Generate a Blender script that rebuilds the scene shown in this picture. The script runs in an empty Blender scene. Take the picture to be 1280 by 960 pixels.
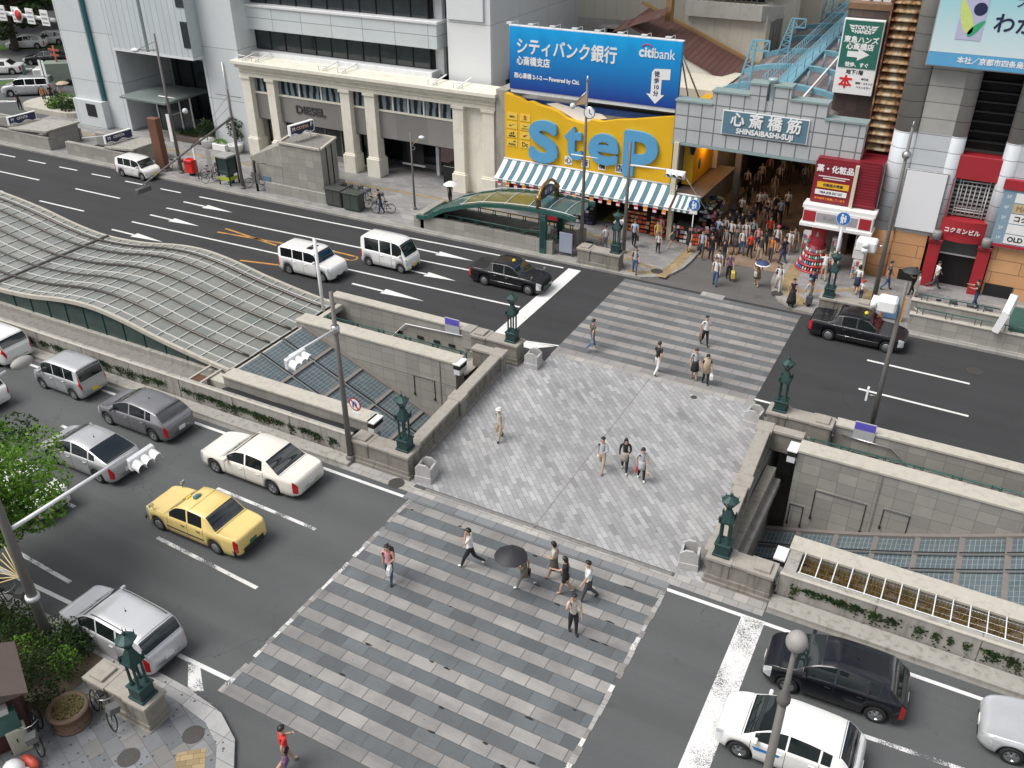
import bpy, bmesh, math, random
from mathutils import Vector, Matrix
R = math.radians
random.seed(7)
S = bpy.context.scene
COL = S.collection

# ------------------------------------------------------------------ camera, sky, sun, exposure
CH = 22.2
cd = bpy.data.cameras.new('camera'); cam = bpy.data.objects.new('camera', cd); COL.objects.link(cam)
cd.sensor_width = 36; cd.lens = 36*1130/1280; cd.clip_start = .3; cd.clip_end = 3000
_p, _r, _y = R(31.6), R(-.3), R(118.3)
_fw = Vector((math.cos(_y)*math.cos(_p), math.sin(_y)*math.cos(_p), -math.sin(_p)))
_rt = Vector((math.sin(_y), -math.cos(_y), 0)); _up = _rt.cross(_fw)
_r2 = math.cos(_r)*_rt + math.sin(_r)*_up; _u2 = -math.sin(_r)*_rt + math.cos(_r)*_up
cam.matrix_world = Matrix(((_r2.x,_u2.x,-_fw.x,0),(_r2.y,_u2.y,-_fw.y,0),(_r2.z,_u2.z,-_fw.z,CH),(0,0,0,1)))
S.camera = cam
W = bpy.data.worlds.new('World'); S.world = W; W.use_nodes = True
nt = W.node_tree
sky = nt.nodes.new('ShaderNodeTexSky'); sky.sky_type = 'NISHITA'; sky.sun_disc = False
SUN_EL, SUN_AZ = R(57), R(228)      # azimuth clockwise from +Y
sky.sun_elevation = SUN_EL; sky.sun_rotation = SUN_AZ
sky.air_density = 1.0; sky.dust_density = 6.0; sky.ozone_density = 1.0
# overcast: cloud banks mixed into the sky
_tc=nt.nodes.new('ShaderNodeTexCoord'); _no=nt.nodes.new('ShaderNodeTexNoise'); _no.inputs['Scale'].default_value=4.2; _no.inputs['Detail'].default_value=6
_mr=nt.nodes.new('ShaderNodeMapRange'); _mr.inputs[1].default_value=.42; _mr.inputs[2].default_value=.6
_mx=nt.nodes.new('ShaderNodeMix'); _mx.data_type='RGBA'; _mx.inputs[7].default_value=(8.6,8.7,8.8,1)
_dk=nt.nodes.new('ShaderNodeMix'); _dk.data_type='RGBA'; _dk.blend_type='MULTIPLY'; _dk.inputs[0].default_value=1; _dk.inputs[7].default_value=(.62,.62,.64,1)
nt.links.new(_tc.outputs['Generated'],_no.inputs['Vector']); nt.links.new(_no.outputs[0],_mr.inputs[0]); nt.links.new(_mr.outputs[0],_mx.inputs[0])
nt.links.new(sky.outputs[0],_dk.inputs[6]); nt.links.new(_dk.outputs[2],_mx.inputs[6]); nt.links.new(_mx.outputs[2], nt.nodes['Background'].inputs[0])
nt.nodes['Background'].inputs[1].default_value = .075
sd = bpy.data.lights.new('sun', 'SUN'); sd.energy = 1.9; sd.angle = R(36); sd.color = (1, .975, .94)
sun = bpy.data.objects.new('sun', sd); COL.objects.link(sun)
_sv = Vector((math.sin(SUN_AZ)*math.cos(SUN_EL), math.cos(SUN_AZ)*math.cos(SUN_EL), math.sin(SUN_EL)))
sun.rotation_euler = _sv.to_track_quat('Z', 'Y').to_euler()
vs = S.view_settings
vs.view_transform = 'Standard'; vs.look = 'None'; vs.exposure = .82; vs.gamma = 1; vs.use_curve_mapping = False

# ------------------------------------------------------------------ object helpers
MATW = {}
def tag(o, label=None, cat=None, group=None, kind=None):
    if label: o['label'] = label
    if cat: o['category'] = cat
    if group: o['group'] = group
    if kind: o['kind'] = kind
    return o
def thing(name, label, cat, loc=(0,0,0), rz=0, group=None):
    o = bpy.data.objects.new(name, None); COL.objects.link(o)
    o.empty_display_size = .2
    o.location = loc; o.rotation_euler = (0,0,rz)
    MATW[o.name] = Matrix.Translation(loc) @ Matrix.Rotation(rz,4,'Z')
    return tag(o, label, cat, group)
def rootm(o): return MATW.get(o.name, Matrix())
def kids(o): return [c for c in ALLKIDS.get(o.name, [])]
ALLKIDS = {}
def setparent(o, p):
    o.parent = p; ALLKIDS.setdefault(p.name, []).append(o)
def copy_tree(o, loc=None, rz=None, label=None, group=None, parent=None, scale=None):
    c = o.copy(); COL.objects.link(c)
    if parent is not None: setparent(c, parent)
    for ch in kids(o): copy_tree(ch, parent=c)
    if loc is not None: c.location = loc
    if rz is not None: c.rotation_euler = (0,0,rz)
    if scale is not None: c.scale = scale if hasattr(scale,'__len__') else (scale,)*3
    if label: c['label'] = label
    if group: c['group'] = group
    return c

class MB:
    """collects geometry in world coordinates and links it as ONE mesh object"""
    def __init__(s): s.v=[]; s.f=[]; s.mi=[]; s.mats=[]; s.sm=[]
    def _m(s, m):
        if m not in s.mats: s.mats.append(m)
        return s.mats.index(m)
    def add(s, vs_, fs, m, smooth=False):
        b=len(s.v); k=s._m(m); s.v += [tuple(v) for v in vs_]
        for f in fs: s.f.append(tuple(b+i for i in f)); s.mi.append(k); s.sm.append(smooth)
        return s
    def box(s, x0,x1,y0,y1,z0,z1, m, T=None):
        v=[(x0,y0,z0),(x1,y0,z0),(x1,y1,z0),(x0,y1,z0),(x0,y0,z1),(x1,y0,z1),(x1,y1,z1),(x0,y1,z1)]
        if T is not None: v=[T@Vector(p) for p in v]
        return s.add(v,[(3,2,1,0),(4,5,6,7),(0,1,5,4),(1,2,6,5),(2,3,7,6),(3,0,4,7)],m)
    def quad(s, a,b,c,d, m): return s.add([a,b,c,d],[(0,1,2,3)],m)
    def rect(s, x0,x1,y0,y1,z, m): return s.quad((x0,y0,z),(x1,y0,z),(x1,y1,z),(x0,y1,z),m)
    def poly(s, pts, z, m): return s.add([(p[0],p[1],z) for p in pts],[tuple(range(len(pts)))],m)
    def prism(s, pts, z0, z1, m, T=None, bottom=True):
        n=len(pts); v=[(p[0],p[1],z0) for p in pts]+[(p[0],p[1],z1) for p in pts]
        if T is not None: v=[T@Vector(p) for p in v]
        f=[tuple(range(n,2*n))]+([tuple(reversed(range(n)))] if bottom else [])+[(i,(i+1)%n,n+(i+1)%n,n+i) for i in range(n)]
        return s.add(v,f,m)
    def tube(s, pts, r, m, n=8, caps=True, smooth=True, closed=False):
        pts=[Vector(p) for p in pts]; N=len(pts)
        rs = r if hasattr(r,'__len__') else [r]*N
        vs_=[]; fs=[]; up=None
        for i,p in enumerate(pts):
            if closed: t=pts[(i+1)%N]-pts[i-1]
            else: t=(pts[min(i+1,N-1)]-pts[max(i-1,0)])
            t.normalize()
            if up is None or abs(up.dot(t))>.99: up = Vector((0,0,1)) if abs(t.z)<.9 else Vector((1,0,0))
            a=t.cross(up).normalized(); b=a.cross(t).normalized(); up=b
            for k in range(n):
                w=2*math.pi*k/n; vs_.append(p+(a*math.cos(w)+b*math.sin(w))*rs[i])
        M_=N if closed else N-1
        for i in range(M_):
            for k in range(n):
                j=(i+1)%N
                fs.append((i*n+k,i*n+(k+1)%n,j*n+(k+1)%n,j*n+k))
        if caps and not closed: fs += [tuple(reversed(range(n))),tuple(range((N-1)*n,N*n))]
        return s.add(vs_,fs,m,smooth)
    def bar(s, a, b, w, h, m):
        """rectangular bar from a to b, width w (horizontal), height h"""
        a=Vector(a); b=Vector(b); t=(b-a).normalized()
        u=Vector((0,0,1)) if abs(t.z)<.95 else Vector((0,1,0))
        x=t.cross(u).normalized()*w/2; y=x.cross(t).normalized()*h/2
        v=[a-x-y,a+x-y,a+x+y,a-x+y,b-x-y,b+x-y,b+x+y,b-x+y]
        return s.add(v,[(0,1,2,3),(7,6,5,4),(0,4,5,1),(1,5,6,2),(2,6,7,3),(3,7,4,0)],m)
    def lathe(s, prof, m, c=(0,0,0), n=16, smooth=True, ang0=0, T=None):
        vs_=[];fs=[]
        for (r,z) in prof:
            for k in range(n):
                w=2*math.pi*k/n+ang0; vs_.append(Vector((c[0]+r*math.cos(w),c[1]+r*math.sin(w),c[2]+z)))
        if T is not None: vs_=[T@v for v in vs_]
        for i in range(len(prof)-1):
            for k in range(n): fs.append((i*n+k,i*n+(k+1)%n,(i+1)*n+(k+1)%n,(i+1)*n+k))
        if prof[0][0]>1e-4: fs.append(tuple(reversed(range(n))))
        if prof[-1][0]>1e-4: fs.append(tuple(range((len(prof)-1)*n,len(prof)*n)))
        return s.add(vs_,fs,m,smooth)
    def ball(s, c, r, m, n=10, rings=6, sc=(1,1,1)):
        pr=[(max(1e-5,math.sin(math.pi*i/rings)),-math.cos(math.pi*i/rings)) for i in range(rings+1)]
        T=Matrix.Translation(c)@Matrix.Diagonal((r*sc[0],r*sc[1],r*sc[2],1))
        return s.lathe(pr,m,n=n,T=T)
    def grid(s, P, m, smooth=True, closed=False, flip=False):
        nu=len(P); nv=len(P[0]); vs_=[p for row in P for p in row]; fs=[]
        for i in range(nu-1):
            for j in range(nv if closed else nv-1):
                q=(i*nv+j,(i+1)*nv+j,(i+1)*nv+(j+1)%nv,i*nv+(j+1)%nv)
                fs.append(tuple(reversed(q)) if flip else q)
        return s.add(vs_,fs,m,smooth)
    def mesh(s, me, T, m):
        return s.add([T@v.co for v in me.vertices],[tuple(p.vertices) for p in me.polygons],m)
    def build(s, name, parent=None, bevel=0, local=False, smooth=None, seg=1, kind=None):
        me=bpy.data.meshes.new(name)
        v=s.v
        if parent is not None and not local:
            p=parent
            while p.parent is not None: p=p.parent
            if p.type=='EMPTY' and p.name in MATW:
                I=MATW[p.name].inverted(); v=[tuple(I@Vector(q)) for q in v]
        me.from_pydata(v,[],s.f); me.update()
        for m in s.mats: me.materials.append(m)
        me.polygons.foreach_set('material_index',s.mi)
        me.polygons.foreach_set('use_smooth',s.sm if smooth is None else [smooth]*len(s.sm))
        o=bpy.data.objects.new(name,me); COL.objects.link(o)
        if parent is not None: setparent(o,parent)
        if bevel:
            b=o.modifiers.new('bevel','BEVEL'); b.width=bevel; b.segments=seg; b.limit_method='ANGLE'; b.angle_limit=R(40)
        if kind: o['kind']=kind
        return o

_TXT={}
def textmesh(body, size=1, bold=0, ext=.0, align='CENTER', sx=1, sp=1):
    key=(body,size,bold,ext,align,sx,sp)
    if key in _TXT: return _TXT[key]
    cu=bpy.data.curves.new('txt','FONT'); cu.body=body; cu.size=size; cu.extrude=ext; cu.align_x=align; cu.align_y='CENTER'
    cu.space_character=sp; cu.resolution_u=4
    o=bpy.data.objects.new('txt',cu); COL.objects.link(o)
    dg=bpy.context.evaluated_depsgraph_get()
    me=bpy.data.meshes.new_from_object(o.evaluated_get(dg)); bpy.data.objects.remove(o)
    for v in me.vertices: v.co.x*=sx
    _TXT[key]=me
    return me
def text(mb, body, org, right, up, size, m, bold=0, ext=.004, align='CENTER', sx=1, sp=1):
    """lettering lying in the plane (right, up), standing proud of it by ext"""
    r=Vector(right).normalized(); u=Vector(up).normalized(); n=r.cross(u)
    me=textmesh(body,size,0,ext,align,sx,sp)
    offs=[(0,0)] if not bold else [(-bold,0),(bold,0),(0,bold),(0,-bold)]
    for i,(dx,dy) in enumerate(offs):
        T=Matrix.Translation(Vector(org)+r*dx+u*dy+n*(ext+.0015*i)) @ Matrix(((r.x,u.x,n.x,0),(r.y,u.y,n.y,0),(r.z,u.z,n.z,0),(0,0,0,1)))
        mb.mesh(me,T,m)
    return mb

# ------------------------------------------------------------------ materials (all procedural)
def new_mat(name):
    m=bpy.data.materials.new(name); m.use_nodes=True
    return m, m.node_tree, m.node_tree.nodes['Principled BSDF']
class NT:
    def __init__(s, nt): s.nt=nt
    def n(s, t, **k):
        x=s.nt.nodes.new(t)
        for a,b in k.items(): setattr(x,a,b)
        return x
    def put(s, sock, v):
        if hasattr(v,'is_linked') or hasattr(v,'links'): s.nt.links.new(v,sock)
        elif isinstance(v,(tuple,list)) and len(v)==3 and sock.type=='RGBA': sock.default_value=(*v,1)
        else: sock.default_value=v
    def math(s, op, a, b=0.0, c=None):
        x=s.n('ShaderNodeMath',operation=op); s.put(x.inputs[0],a); s.put(x.inputs[1],b)
        if c is not None: s.put(x.inputs[2],c)
        return x.outputs[0]
    def mix(s, f, a, b, bt='MIX'):
        x=s.n('ShaderNodeMix',data_type='RGBA',blend_type=bt); s.put(x.inputs[0],f); s.put(x.inputs[6],a); s.put(x.inputs[7],b); return x.outputs[2]
    def coord(s, kind='Object'):
        return s.n('ShaderNodeTexCoord').outputs[kind]
    def pos(s): return s.n('ShaderNodeNewGeometry').outputs['Position']
    def noise(s, vec, scale, detail=4, rough=.55, out='Fac'):
        x=s.n('ShaderNodeTexNoise'); s.put(x.inputs['Vector'],vec); x.inputs['Scale'].default_value=scale; x.inputs['Detail'].default_value=detail; x.inputs['Roughness'].default_value=rough
        return x.outputs[out]
    def ramp(s, f, stops):
        x=s.n('ShaderNodeValToRGB'); e=x.color_ramp.elements
        while len(e)<len(stops): e.new(.5)
        for k,(p,c) in enumerate(stops): e[k].position=p; e[k].color=(*c,1) if len(c)==3 else c
        s.put(x.inputs[0],f); return x.outputs[0]
    def mapr(s, f, a,b,c,d):
        x=s.n('ShaderNodeMapRange'); s.put(x.inputs[0],f)
        for i,v in enumerate((a,b,c,d)): x.inputs[i+1].default_value=v
        return x.outputs[0]
    def sep(s, v):
        x=s.n('ShaderNodeSeparateXYZ'); s.put(x.inputs[0],v); return x.outputs
    def comb(s, a,b,c=0.0):
        x=s.n('ShaderNodeCombineXYZ')
        for i,v in enumerate((a,b,c)): s.put(x.inputs[i],v)
        return x.outputs[0]
    def white(s, v):
        x=s.n('ShaderNodeTexWhiteNoise',noise_dimensions='3D'); s.put(x.inputs['Vector'],v); return x.outputs['Value']
    def bump(s, h, strength=.3, dist=.02):
        x=s.n('ShaderNodeBump'); x.inputs['Strength'].default_value=strength; x.inputs['Distance'].default_value=dist; s.put(x.inputs['Height'],h); return x.outputs[0]
def scl(c,k): return tuple(max(0,min(1,x*k)) for x in c)

_MC={}
def M(name, col, rough=.6, metal=0, var=.12, vs=6, spec=.5, coat=0, grime=0, bump=0, alpha=None, emit=0):
    """plain painted / cast surface with a little procedural variation"""
    key=(name,)
    if key in _MC: return _MC[key]
    m,t,b=new_mat(name); q=NT(t)
    co=q.coord('Object')
    if var:
        f=q.noise(co,vs,4)
        c=q.mix(f,scl(col,1-var),scl(col,1+var))
    else: c=col
    if grime:
        g=q.noise(co,1.3,6,.7); g=q.mapr(g,.5,.75,0,grime)
        z=q.sep(co)
        st=q.noise(q.comb(q.math('MULTIPLY',z[0],5.0),q.math('MULTIPLY',z[1],5.0),q.math('MULTIPLY',z[2],.35)),1.0,4)
        g2=q.mapr(st,.52,.8,0,grime)
        c=q.mix(q.math('MAXIMUM',g,g2),c,scl((.35*col[0]+.03,.34*col[1]+.03,.3*col[2]+.02),1))
    q.put(b.inputs['Base Color'],c)
    b.inputs['Roughness'].default_value=rough; b.inputs['Metallic'].default_value=metal
    b.inputs['Specular IOR Level'].default_value=spec
    if coat: b.inputs['Coat Weight'].default_value=coat; b.inputs['Coat Roughness'].default_value=.04
    if bump: q.put(b.inputs['Normal'],q.bump(q.noise(co,vs*6,3),bump,.01))
    if emit: q.put(b.inputs['Emission Color'],col); b.inputs['Emission Strength'].default_value=emit
    _MC[key]=m; return m

def asphalt(name, base, fleck=.5):
    m,t,b=new_mat(name); q=NT(t); p=q.pos()
    fine=q.noise(p,38,2,.7); mid=q.noise(p,9,4); big=q.noise(p,.35,4)
    z=q.sep(p)
    lane=q.noise(q.comb(q.math('MULTIPLY',z[0],.05),q.math('MULTIPLY',z[1],.9),0.0),1.0,3)
    c=q.mix(q.mapr(fine,.35,.65,0,1),scl(base,1-.38*fleck),scl(base,1+.5*fleck))
    c=q.mix(q.mapr(big,.35,.65,0,.5),c,scl(base,1.22))
    c=q.mix(q.mapr(lane,.38,.66,0,.45),c,scl(base,.7))
    sp=q.n('ShaderNodeTexVoronoi'); q.put(sp.inputs['Vector'],p); sp.inputs['Scale'].default_value=14
    spot=q.math('LESS_THAN',sp.outputs['Distance'],.07)
    c=q.mix(q.math('MULTIPLY',spot,.5),c,scl(base,2.6))
    st=q.noise(p,.9,3,.5); c=q.mix(q.mapr(st,.66,.72,0,.35),c,scl(base,.5))
    pw=q.white(q.comb(q.math('FLOOR',q.math('DIVIDE',q.math('ADD',z[0],q.math('MULTIPLY',q.math('FLOOR',q.math('DIVIDE',z[1],3.1)),4.3)),9.0)),q.math('FLOOR',q.math('DIVIDE',z[1],3.1)),2.0))
    c=q.mix(q.mapr(pw,.0,1.0,0,.28),c,scl(base,1.3))
    wob=q.n('ShaderNodeVectorMath',operation='ADD'); q.put(wob.inputs[0],p); q.put(wob.inputs[1],q.noise(p,1.4,3,out='Color'))
    ck=q.n('ShaderNodeTexVoronoi',feature='DISTANCE_TO_EDGE'); q.put(ck.inputs['Vector'],wob.outputs[0]); ck.inputs['Scale'].default_value=.22
    ckm=q.math('MULTIPLY',q.math('LESS_THAN',ck.outputs['Distance'],.0022),q.mapr(q.noise(p,.25,2),.5,.6,0,.45))
    c=q.mix(ckm,c,scl(base,.35))
    q.put(b.inputs['Base Color'],c); b.inputs['Roughness'].default_value=.85; b.inputs['Specular IOR Level'].default_value=.3
    q.put(b.inputs['Normal'],q.bump(q.math('ADD',fine,mid),.35,.008))
    return m

def tiles(name, sx, sy, rot, cols, joint, jw=.012, shift=.5, rough=.7, var=.12, stain=.35, band=None, speck=0, bump=.4, axes=(0,1), org=(0,0), clump=0, spec=.35, gum=0, streak=0):
    """laid units (slabs, setts, facade panels): running bond in a rotated frame of two world axes; each unit picks one of cols"""
    m,t,b=new_mat(name); q=NT(t); p=q.pos(); z=q.sep(p)
    X=q.math('SUBTRACT',z[axes[0]],org[0]); Y=q.math('SUBTRACT',z[axes[1]],org[1])
    c_,s_=math.cos(rot),math.sin(rot)
    if rot:
        X,Y = q.math('ADD',q.math('MULTIPLY',X,c_),q.math('MULTIPLY',Y,s_)), q.math('SUBTRACT',q.math('MULTIPLY',Y,c_),q.math('MULTIPLY',X,s_))
    v=q.math('DIVIDE',Y,sy); row=q.math('FLOOR',v); fv=q.math('SUBTRACT',v,row)
    u=q.math('ADD',q.math('DIVIDE',X,sx),q.math('MULTIPLY',row,shift)); colm=q.math('FLOOR',u); fu=q.math('SUBTRACT',u,colm)
    rnd=q.white(q.comb(row,colm,1.7)); rnd2=q.white(q.comb(colm,row,9.1))
    if clump:
        cl=q.noise(q.comb(colm,row,0.0),clump,2); rnd=q.math('FRACT',q.math('ADD',q.math('MULTIPLY',rnd,.45),q.mapr(cl,.3,.7,0,.8)))
    if band:   # alternate rows
        ev=q.math('MODULO',q.math('ABSOLUTE',row),2.0)
        c=q.mix(q.math('GREATER_THAN',ev,.5),band[0],band[1])
    else:
        st=[(i/len(cols),cc) for i,cc in enumerate(cols)]
        x=q.n('ShaderNodeValToRGB'); x.color_ramp.interpolation='CONSTANT'; e=x.color_ramp.elements
        while len(e)<max(2,len(st)): e.new(.5)
        for k,(pp,cc) in enumerate(st): e[k].position=pp; e[k].color=(*cc,1)
        if len(st)==1: e[1].position=1; e[1].color=(*cols[0],1)
        q.put(x.inputs[0],rnd); c=x.outputs[0]
    c=q.mix(1.0,c,q.mix(rnd2,(1-var,)*3,(1+var,)*3),'MULTIPLY')
    g=q.noise(p,22,3); c=q.mix(1.0,c,q.mix(g,(.88,)*3,(1.12,)*3),'MULTIPLY')
    if stain:
        s=q.noise(p,.8,6,.65); c=q.mix(q.mapr(s,.45,.75,0,stain),c,scl(joint,1.0))
    if speck:
        sp=q.n('ShaderNodeTexVoronoi'); q.put(sp.inputs['Vector'],p); sp.inputs['Scale'].default_value=speck
        c=q.mix(q.math('MULTIPLY',q.math('LESS_THAN',sp.outputs['Distance'],.16),.85),c,(.03,.032,.035))
    if gum:
        sp=q.n('ShaderNodeTexVoronoi'); q.put(sp.inputs['Vector'],p); sp.inputs['Scale'].default_value=gum
        c=q.mix(q.math('MULTIPLY',q.math('LESS_THAN',sp.outputs['Distance'],.055),.6),c,(.06,.06,.062))
        g3=q.noise(p,.33,5,.6); c=q.mix(1.0,c,q.mix(q.mapr(g3,.35,.65,0,1),(.84,)*3,(1.06,)*3),'MULTIPLY')
    if streak:
        s2=q.noise(q.comb(q.math('MULTIPLY',z[0],.06),q.math('MULTIPLY',z[1],1.1),0.0),1.0,4); c=q.mix(q.mapr(s2,.45,.68,0,streak),c,(.1,.103,.106))
    du=q.math('MULTIPLY',q.math('MINIMUM',fu,q.math('SUBTRACT',1.0,fu)),sx); dv=q.math('MULTIPLY',q.math('MINIMUM',fv,q.math('SUBTRACT',1.0,fv)),sy)
    d=q.math('MINIMUM',du,dv); j=q.mapr(d,jw*.4,jw,1,0)
    c=q.mix(q.math('MULTIPLY',j,.85),c,joint)
    q.put(b.inputs['Base Color'],c); b.inputs['Roughness'].default_value=rough; b.inputs['Specular IOR Level'].default_value=spec
    if bump: q.put(b.inputs['Normal'],q.bump(q.math('SUBTRACT',q.math('MULTIPLY',g,.15),j),bump,.008))
    return m

def worn_paint(name, col, base, wear=.5):
    m,t,b=new_mat(name); q=NT(t); p=q.pos()
    n1=q.noise(p,26,4,.8); n2=q.noise(p,1.1,3)
    f=q.math('ADD',q.mapr(n1,.3,.7,0,1),q.mapr(n2,.35,.65,-.5*wear,.5*wear))
    f=q.mapr(f,wear*.72-.06,wear*.72+.06,0,1)
    c=q.mix(f,scl(base,1.5),q.mix(q.noise(p,5,4),scl(col,.85),col))
    q.put(b.inputs['Base Color'],c); b.inputs['Roughness'].default_value=.75
    return m

def stone(name, col, var=.22, grime=.5, bump=.35, scale=5):
    m,t,b=new_mat(name); q=NT(t); p=q.pos(); z=q.sep(p)
    f=q.noise(p,scale,5,.6); g=q.noise(p,60,2)
    c=q.mix(f,scl(col,1-var),scl(col,1+var)); c=q.mix(1.0,c,q.mix(g,(.8,)*3,(1.2,)*3),'MULTIPLY')
    st=q.noise(q.comb(q.math('MULTIPLY',z[0],4.0),q.math('MULTIPLY',z[1],4.0),q.math('MULTIPLY',z[2],.5)),1.0,5,.6)
    c=q.mix(q.mapr(st,.5,.75,0,grime),c,scl((col[0]*.38,col[1]*.36,col[2]*.33),1))
    q.put(b.inputs['Base Color'],c); b.inputs['Roughness'].default_value=.8; b.inputs['Specular IOR Level'].default_value=.3
    q.put(b.inputs['Normal'],q.bump(q.math('ADD',g,f),bump,.008))
    return m

def glass(name, col=(.02,.03,.032), rough=.06, var=.5, coat=0):
    m,t,b=new_mat(name); q=NT(t); co=q.pos()
    c=q.mix(q.noise(co,1.2,3),scl(col,1-var),scl(col,1+var))
    q.put(b.inputs['Base Color'],c); b.inputs['Roughness'].default_value=rough; b.inputs['Specular IOR Level'].default_value=.6; b.inputs['Coat Weight'].default_value=coat; b.inputs['Coat Roughness'].default_value=.02
    return m

def leaves(name, cols, rough=.55):
    m,t,b=new_mat(name); q=NT(t); p=q.pos()
    f=q.white(q.comb(*[q.math('FLOOR',q.math('MULTIPLY',k,6.0)) for k in q.sep(p)]))
    n=q.noise(p,1.3,3); f=q.math('ADD',q.math('MULTIPLY',f,.55),q.mapr(n,.3,.7,0,.45))
    c=q.ramp(f,[(i/(len(cols)-1),cc) for i,cc in enumerate(cols)])
    q.put(b.inputs['Base Color'],c); b.inputs['Roughness'].default_value=rough; b.inputs['Specular IOR Level'].default_value=.25
    tr=q.n('ShaderNodeBsdfTranslucent'); q.put(tr.inputs['Color'],c); mx=q.n('ShaderNodeMixShader'); mx.inputs[0].default_value=.38
    q.put(mx.inputs[1],b.outputs[0]); q.put(mx.inputs[2],tr.outputs[0]); q.put(t.nodes['Material Output'].inputs['Surface'],mx.outputs[0])
    return m

GREY=(.055,.057,.06)
m_asph_far=asphalt('asphalt_dark',(.04,.041,.043))
m_asph_near=asphalt('asphalt_grey',(.086,.091,.092),.6)
m_asph_lane=asphalt('asphalt_side_street',(.115,.112,.108),.35)
m_ground=stone('ground_concrete',(.2,.195,.185))
m_paint=worn_paint('road_paint',(.74,.74,.72),GREY,.25)
m_paint_worn=worn_paint('road_paint_worn',(.7,.7,.68),GREY,.62)
m_paint_y=worn_paint('road_paint_yellow',(.55,.26,.05),GREY,.45)
m_paint_edge=worn_paint('road_paint_edge',(.66,.66,.64),GREY,.5)
m_plaza=tiles('plaza_setts',.62,.205,R(-45),[(.26,.262,.266),(.345,.347,.35),(.30,.302,.308),(.385,.387,.388),(.32,.321,.325)],(.17,.17,.172),.014,.5,.65,.09,.35,clump=.3,gum=1.8)
m_plaza_edge=tiles('plaza_edge_slabs',.5,.5,0,[(.36,.345,.325),(.32,.31,.3)],(.15,.15,.14),.014,.5,.75,.14,.4)
m_cross_near=tiles('crossing_slabs',.86,.448,0,[(.3,.3,.3)],(.075,.077,.08),.02,.37,.7,.2,.42,band=((.29,.281,.268),(.115,.129,.138)),org=(-16.5,12.0),gum=2.1,streak=.45)
m_cross_far=tiles('crossing_slabs_far',.86,.475,0,[(.3,.3,.3)],(.09,.09,.092),.016,.37,.7,.12,.2,band=((.285,.272,.26),(.13,.138,.143)),org=(-16.5,35.55),gum=2.1,streak=.35)
m_walk_far=tiles('pavement_slabs',.6,.3,0,[(.285,.28,.275),(.25,.248,.245),(.31,.305,.298),(.27,.267,.268)],(.16,.155,.15),.014,.5,.75,.1,.4,gum=2)
m_walk_near=tiles('pavement_slabs_grey',.6,.45,R(-20),[(.165,.175,.185),(.135,.145,.155),(.2,.208,.215),(.175,.172,.165)],(.1,.1,.1),.014,.5,.7,.12,.4,speck=4.5)
m_tact=tiles('tactile_tan',.3,.3,0,[(.33,.245,.13),(.29,.22,.12)],(.17,.13,.08),.01,0,.8,.12,.4)
m_kerb=tiles('kerb_stone',.9,.6,0,[(.33,.318,.295),(.3,.29,.272)],(.14,.14,.13),.014,0,.75,.1,.45)
m_arcfloor=tiles('arcade_floor',.6,.6,0,[(.26,.19,.14),(.3,.22,.16)],(.16,.12,.09),.01,.5,.5,.08,.35)
m_granite=tiles('granite_cladding_x',.72,.5,0,[(.31,.3,.272),(.335,.322,.293),(.295,.285,.262)],(.13,.125,.115),.010,.0,.55,.07,.25,axes=(0,2))
m_granite_y=tiles('granite_cladding_y',.72,.5,0,[(.31,.3,.272),(.335,.322,.293)],(.13,.125,.115),.010,.0,.55,.07,.25,axes=(1,2))
m_coping=stone('stone_coping',(.45,.425,.37),.14,.35,.2,3)
m_balus=stone('weathered_stone',(.23,.215,.185),.28,.8,.4,4)
m_balus_top=stone('weathered_stone_coping',(.33,.305,.268),.2,.35,.3,4)
m_conc=stone('concrete',(.34,.328,.295),.18,.75,.3,3)
m_concd=stone('concrete_dark',(.22,.21,.195),.25,.6,.3,3)
m_copper=M('verdigris_metal',(.02,.055,.053),.5,.2,.35,9)
m_green=M('green_painted_steel',(.03,.1,.085),.4,.1,.25,4)
m_white=M('white_paint',(.78,.78,.77),.45,0,.06,2)
m_whiteg=M('white_metal_grimy',(.68,.7,.71),.4,0,.08,3,grime=.25)
m_cream=M('cream_stucco',(.74,.71,.61),.65,0,.06,1.2,grime=.3)
m_black=M('black_rubber',(.012,.012,.013),.7,0,.2,6)
m_blackgloss=M('black_gloss',(.012,.013,.015),.2,0,.2,3)
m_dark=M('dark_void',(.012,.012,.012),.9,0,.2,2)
m_pole=M('pole_grey_brown',(.15,.142,.13),.55,.1,.15,4)
m_steel=M('brushed_steel',(.5,.5,.5),.3,.9,.15,4)
m_glass=glass('window_glass',(.022,.032,.034))
m_glassg=glass('green_tint_glass',(.03,.06,.055))
m_red=M('red_paint',(.35,.022,.032),.45,0,.1,2)
m_yellow=M('yellow_panel',(.72,.42,.008),.6,0,.05,1)
m_blue=M('sky_blue_letter',(.1,.33,.56),.45,0,.06,1)
m_signblue=M('sign_blue',(.02,.16,.5),.4,0,.05,2)
m_navy=M('navy_panel',(.015,.018,.07),.4,0,.1,2)
m_orange=M('orange_tag',(.8,.27,.03),.6,0,.15,3)
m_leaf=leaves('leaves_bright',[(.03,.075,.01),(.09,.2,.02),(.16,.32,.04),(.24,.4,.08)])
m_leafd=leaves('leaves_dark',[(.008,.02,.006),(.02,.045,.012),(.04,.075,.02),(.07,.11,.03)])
m_bark=M('bark',(.1,.075,.055),.9,0,.4,12,bump=.6)
m_soil=M('soil',(.11,.085,.06),.95,0,.4,10,bump=.5)
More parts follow.
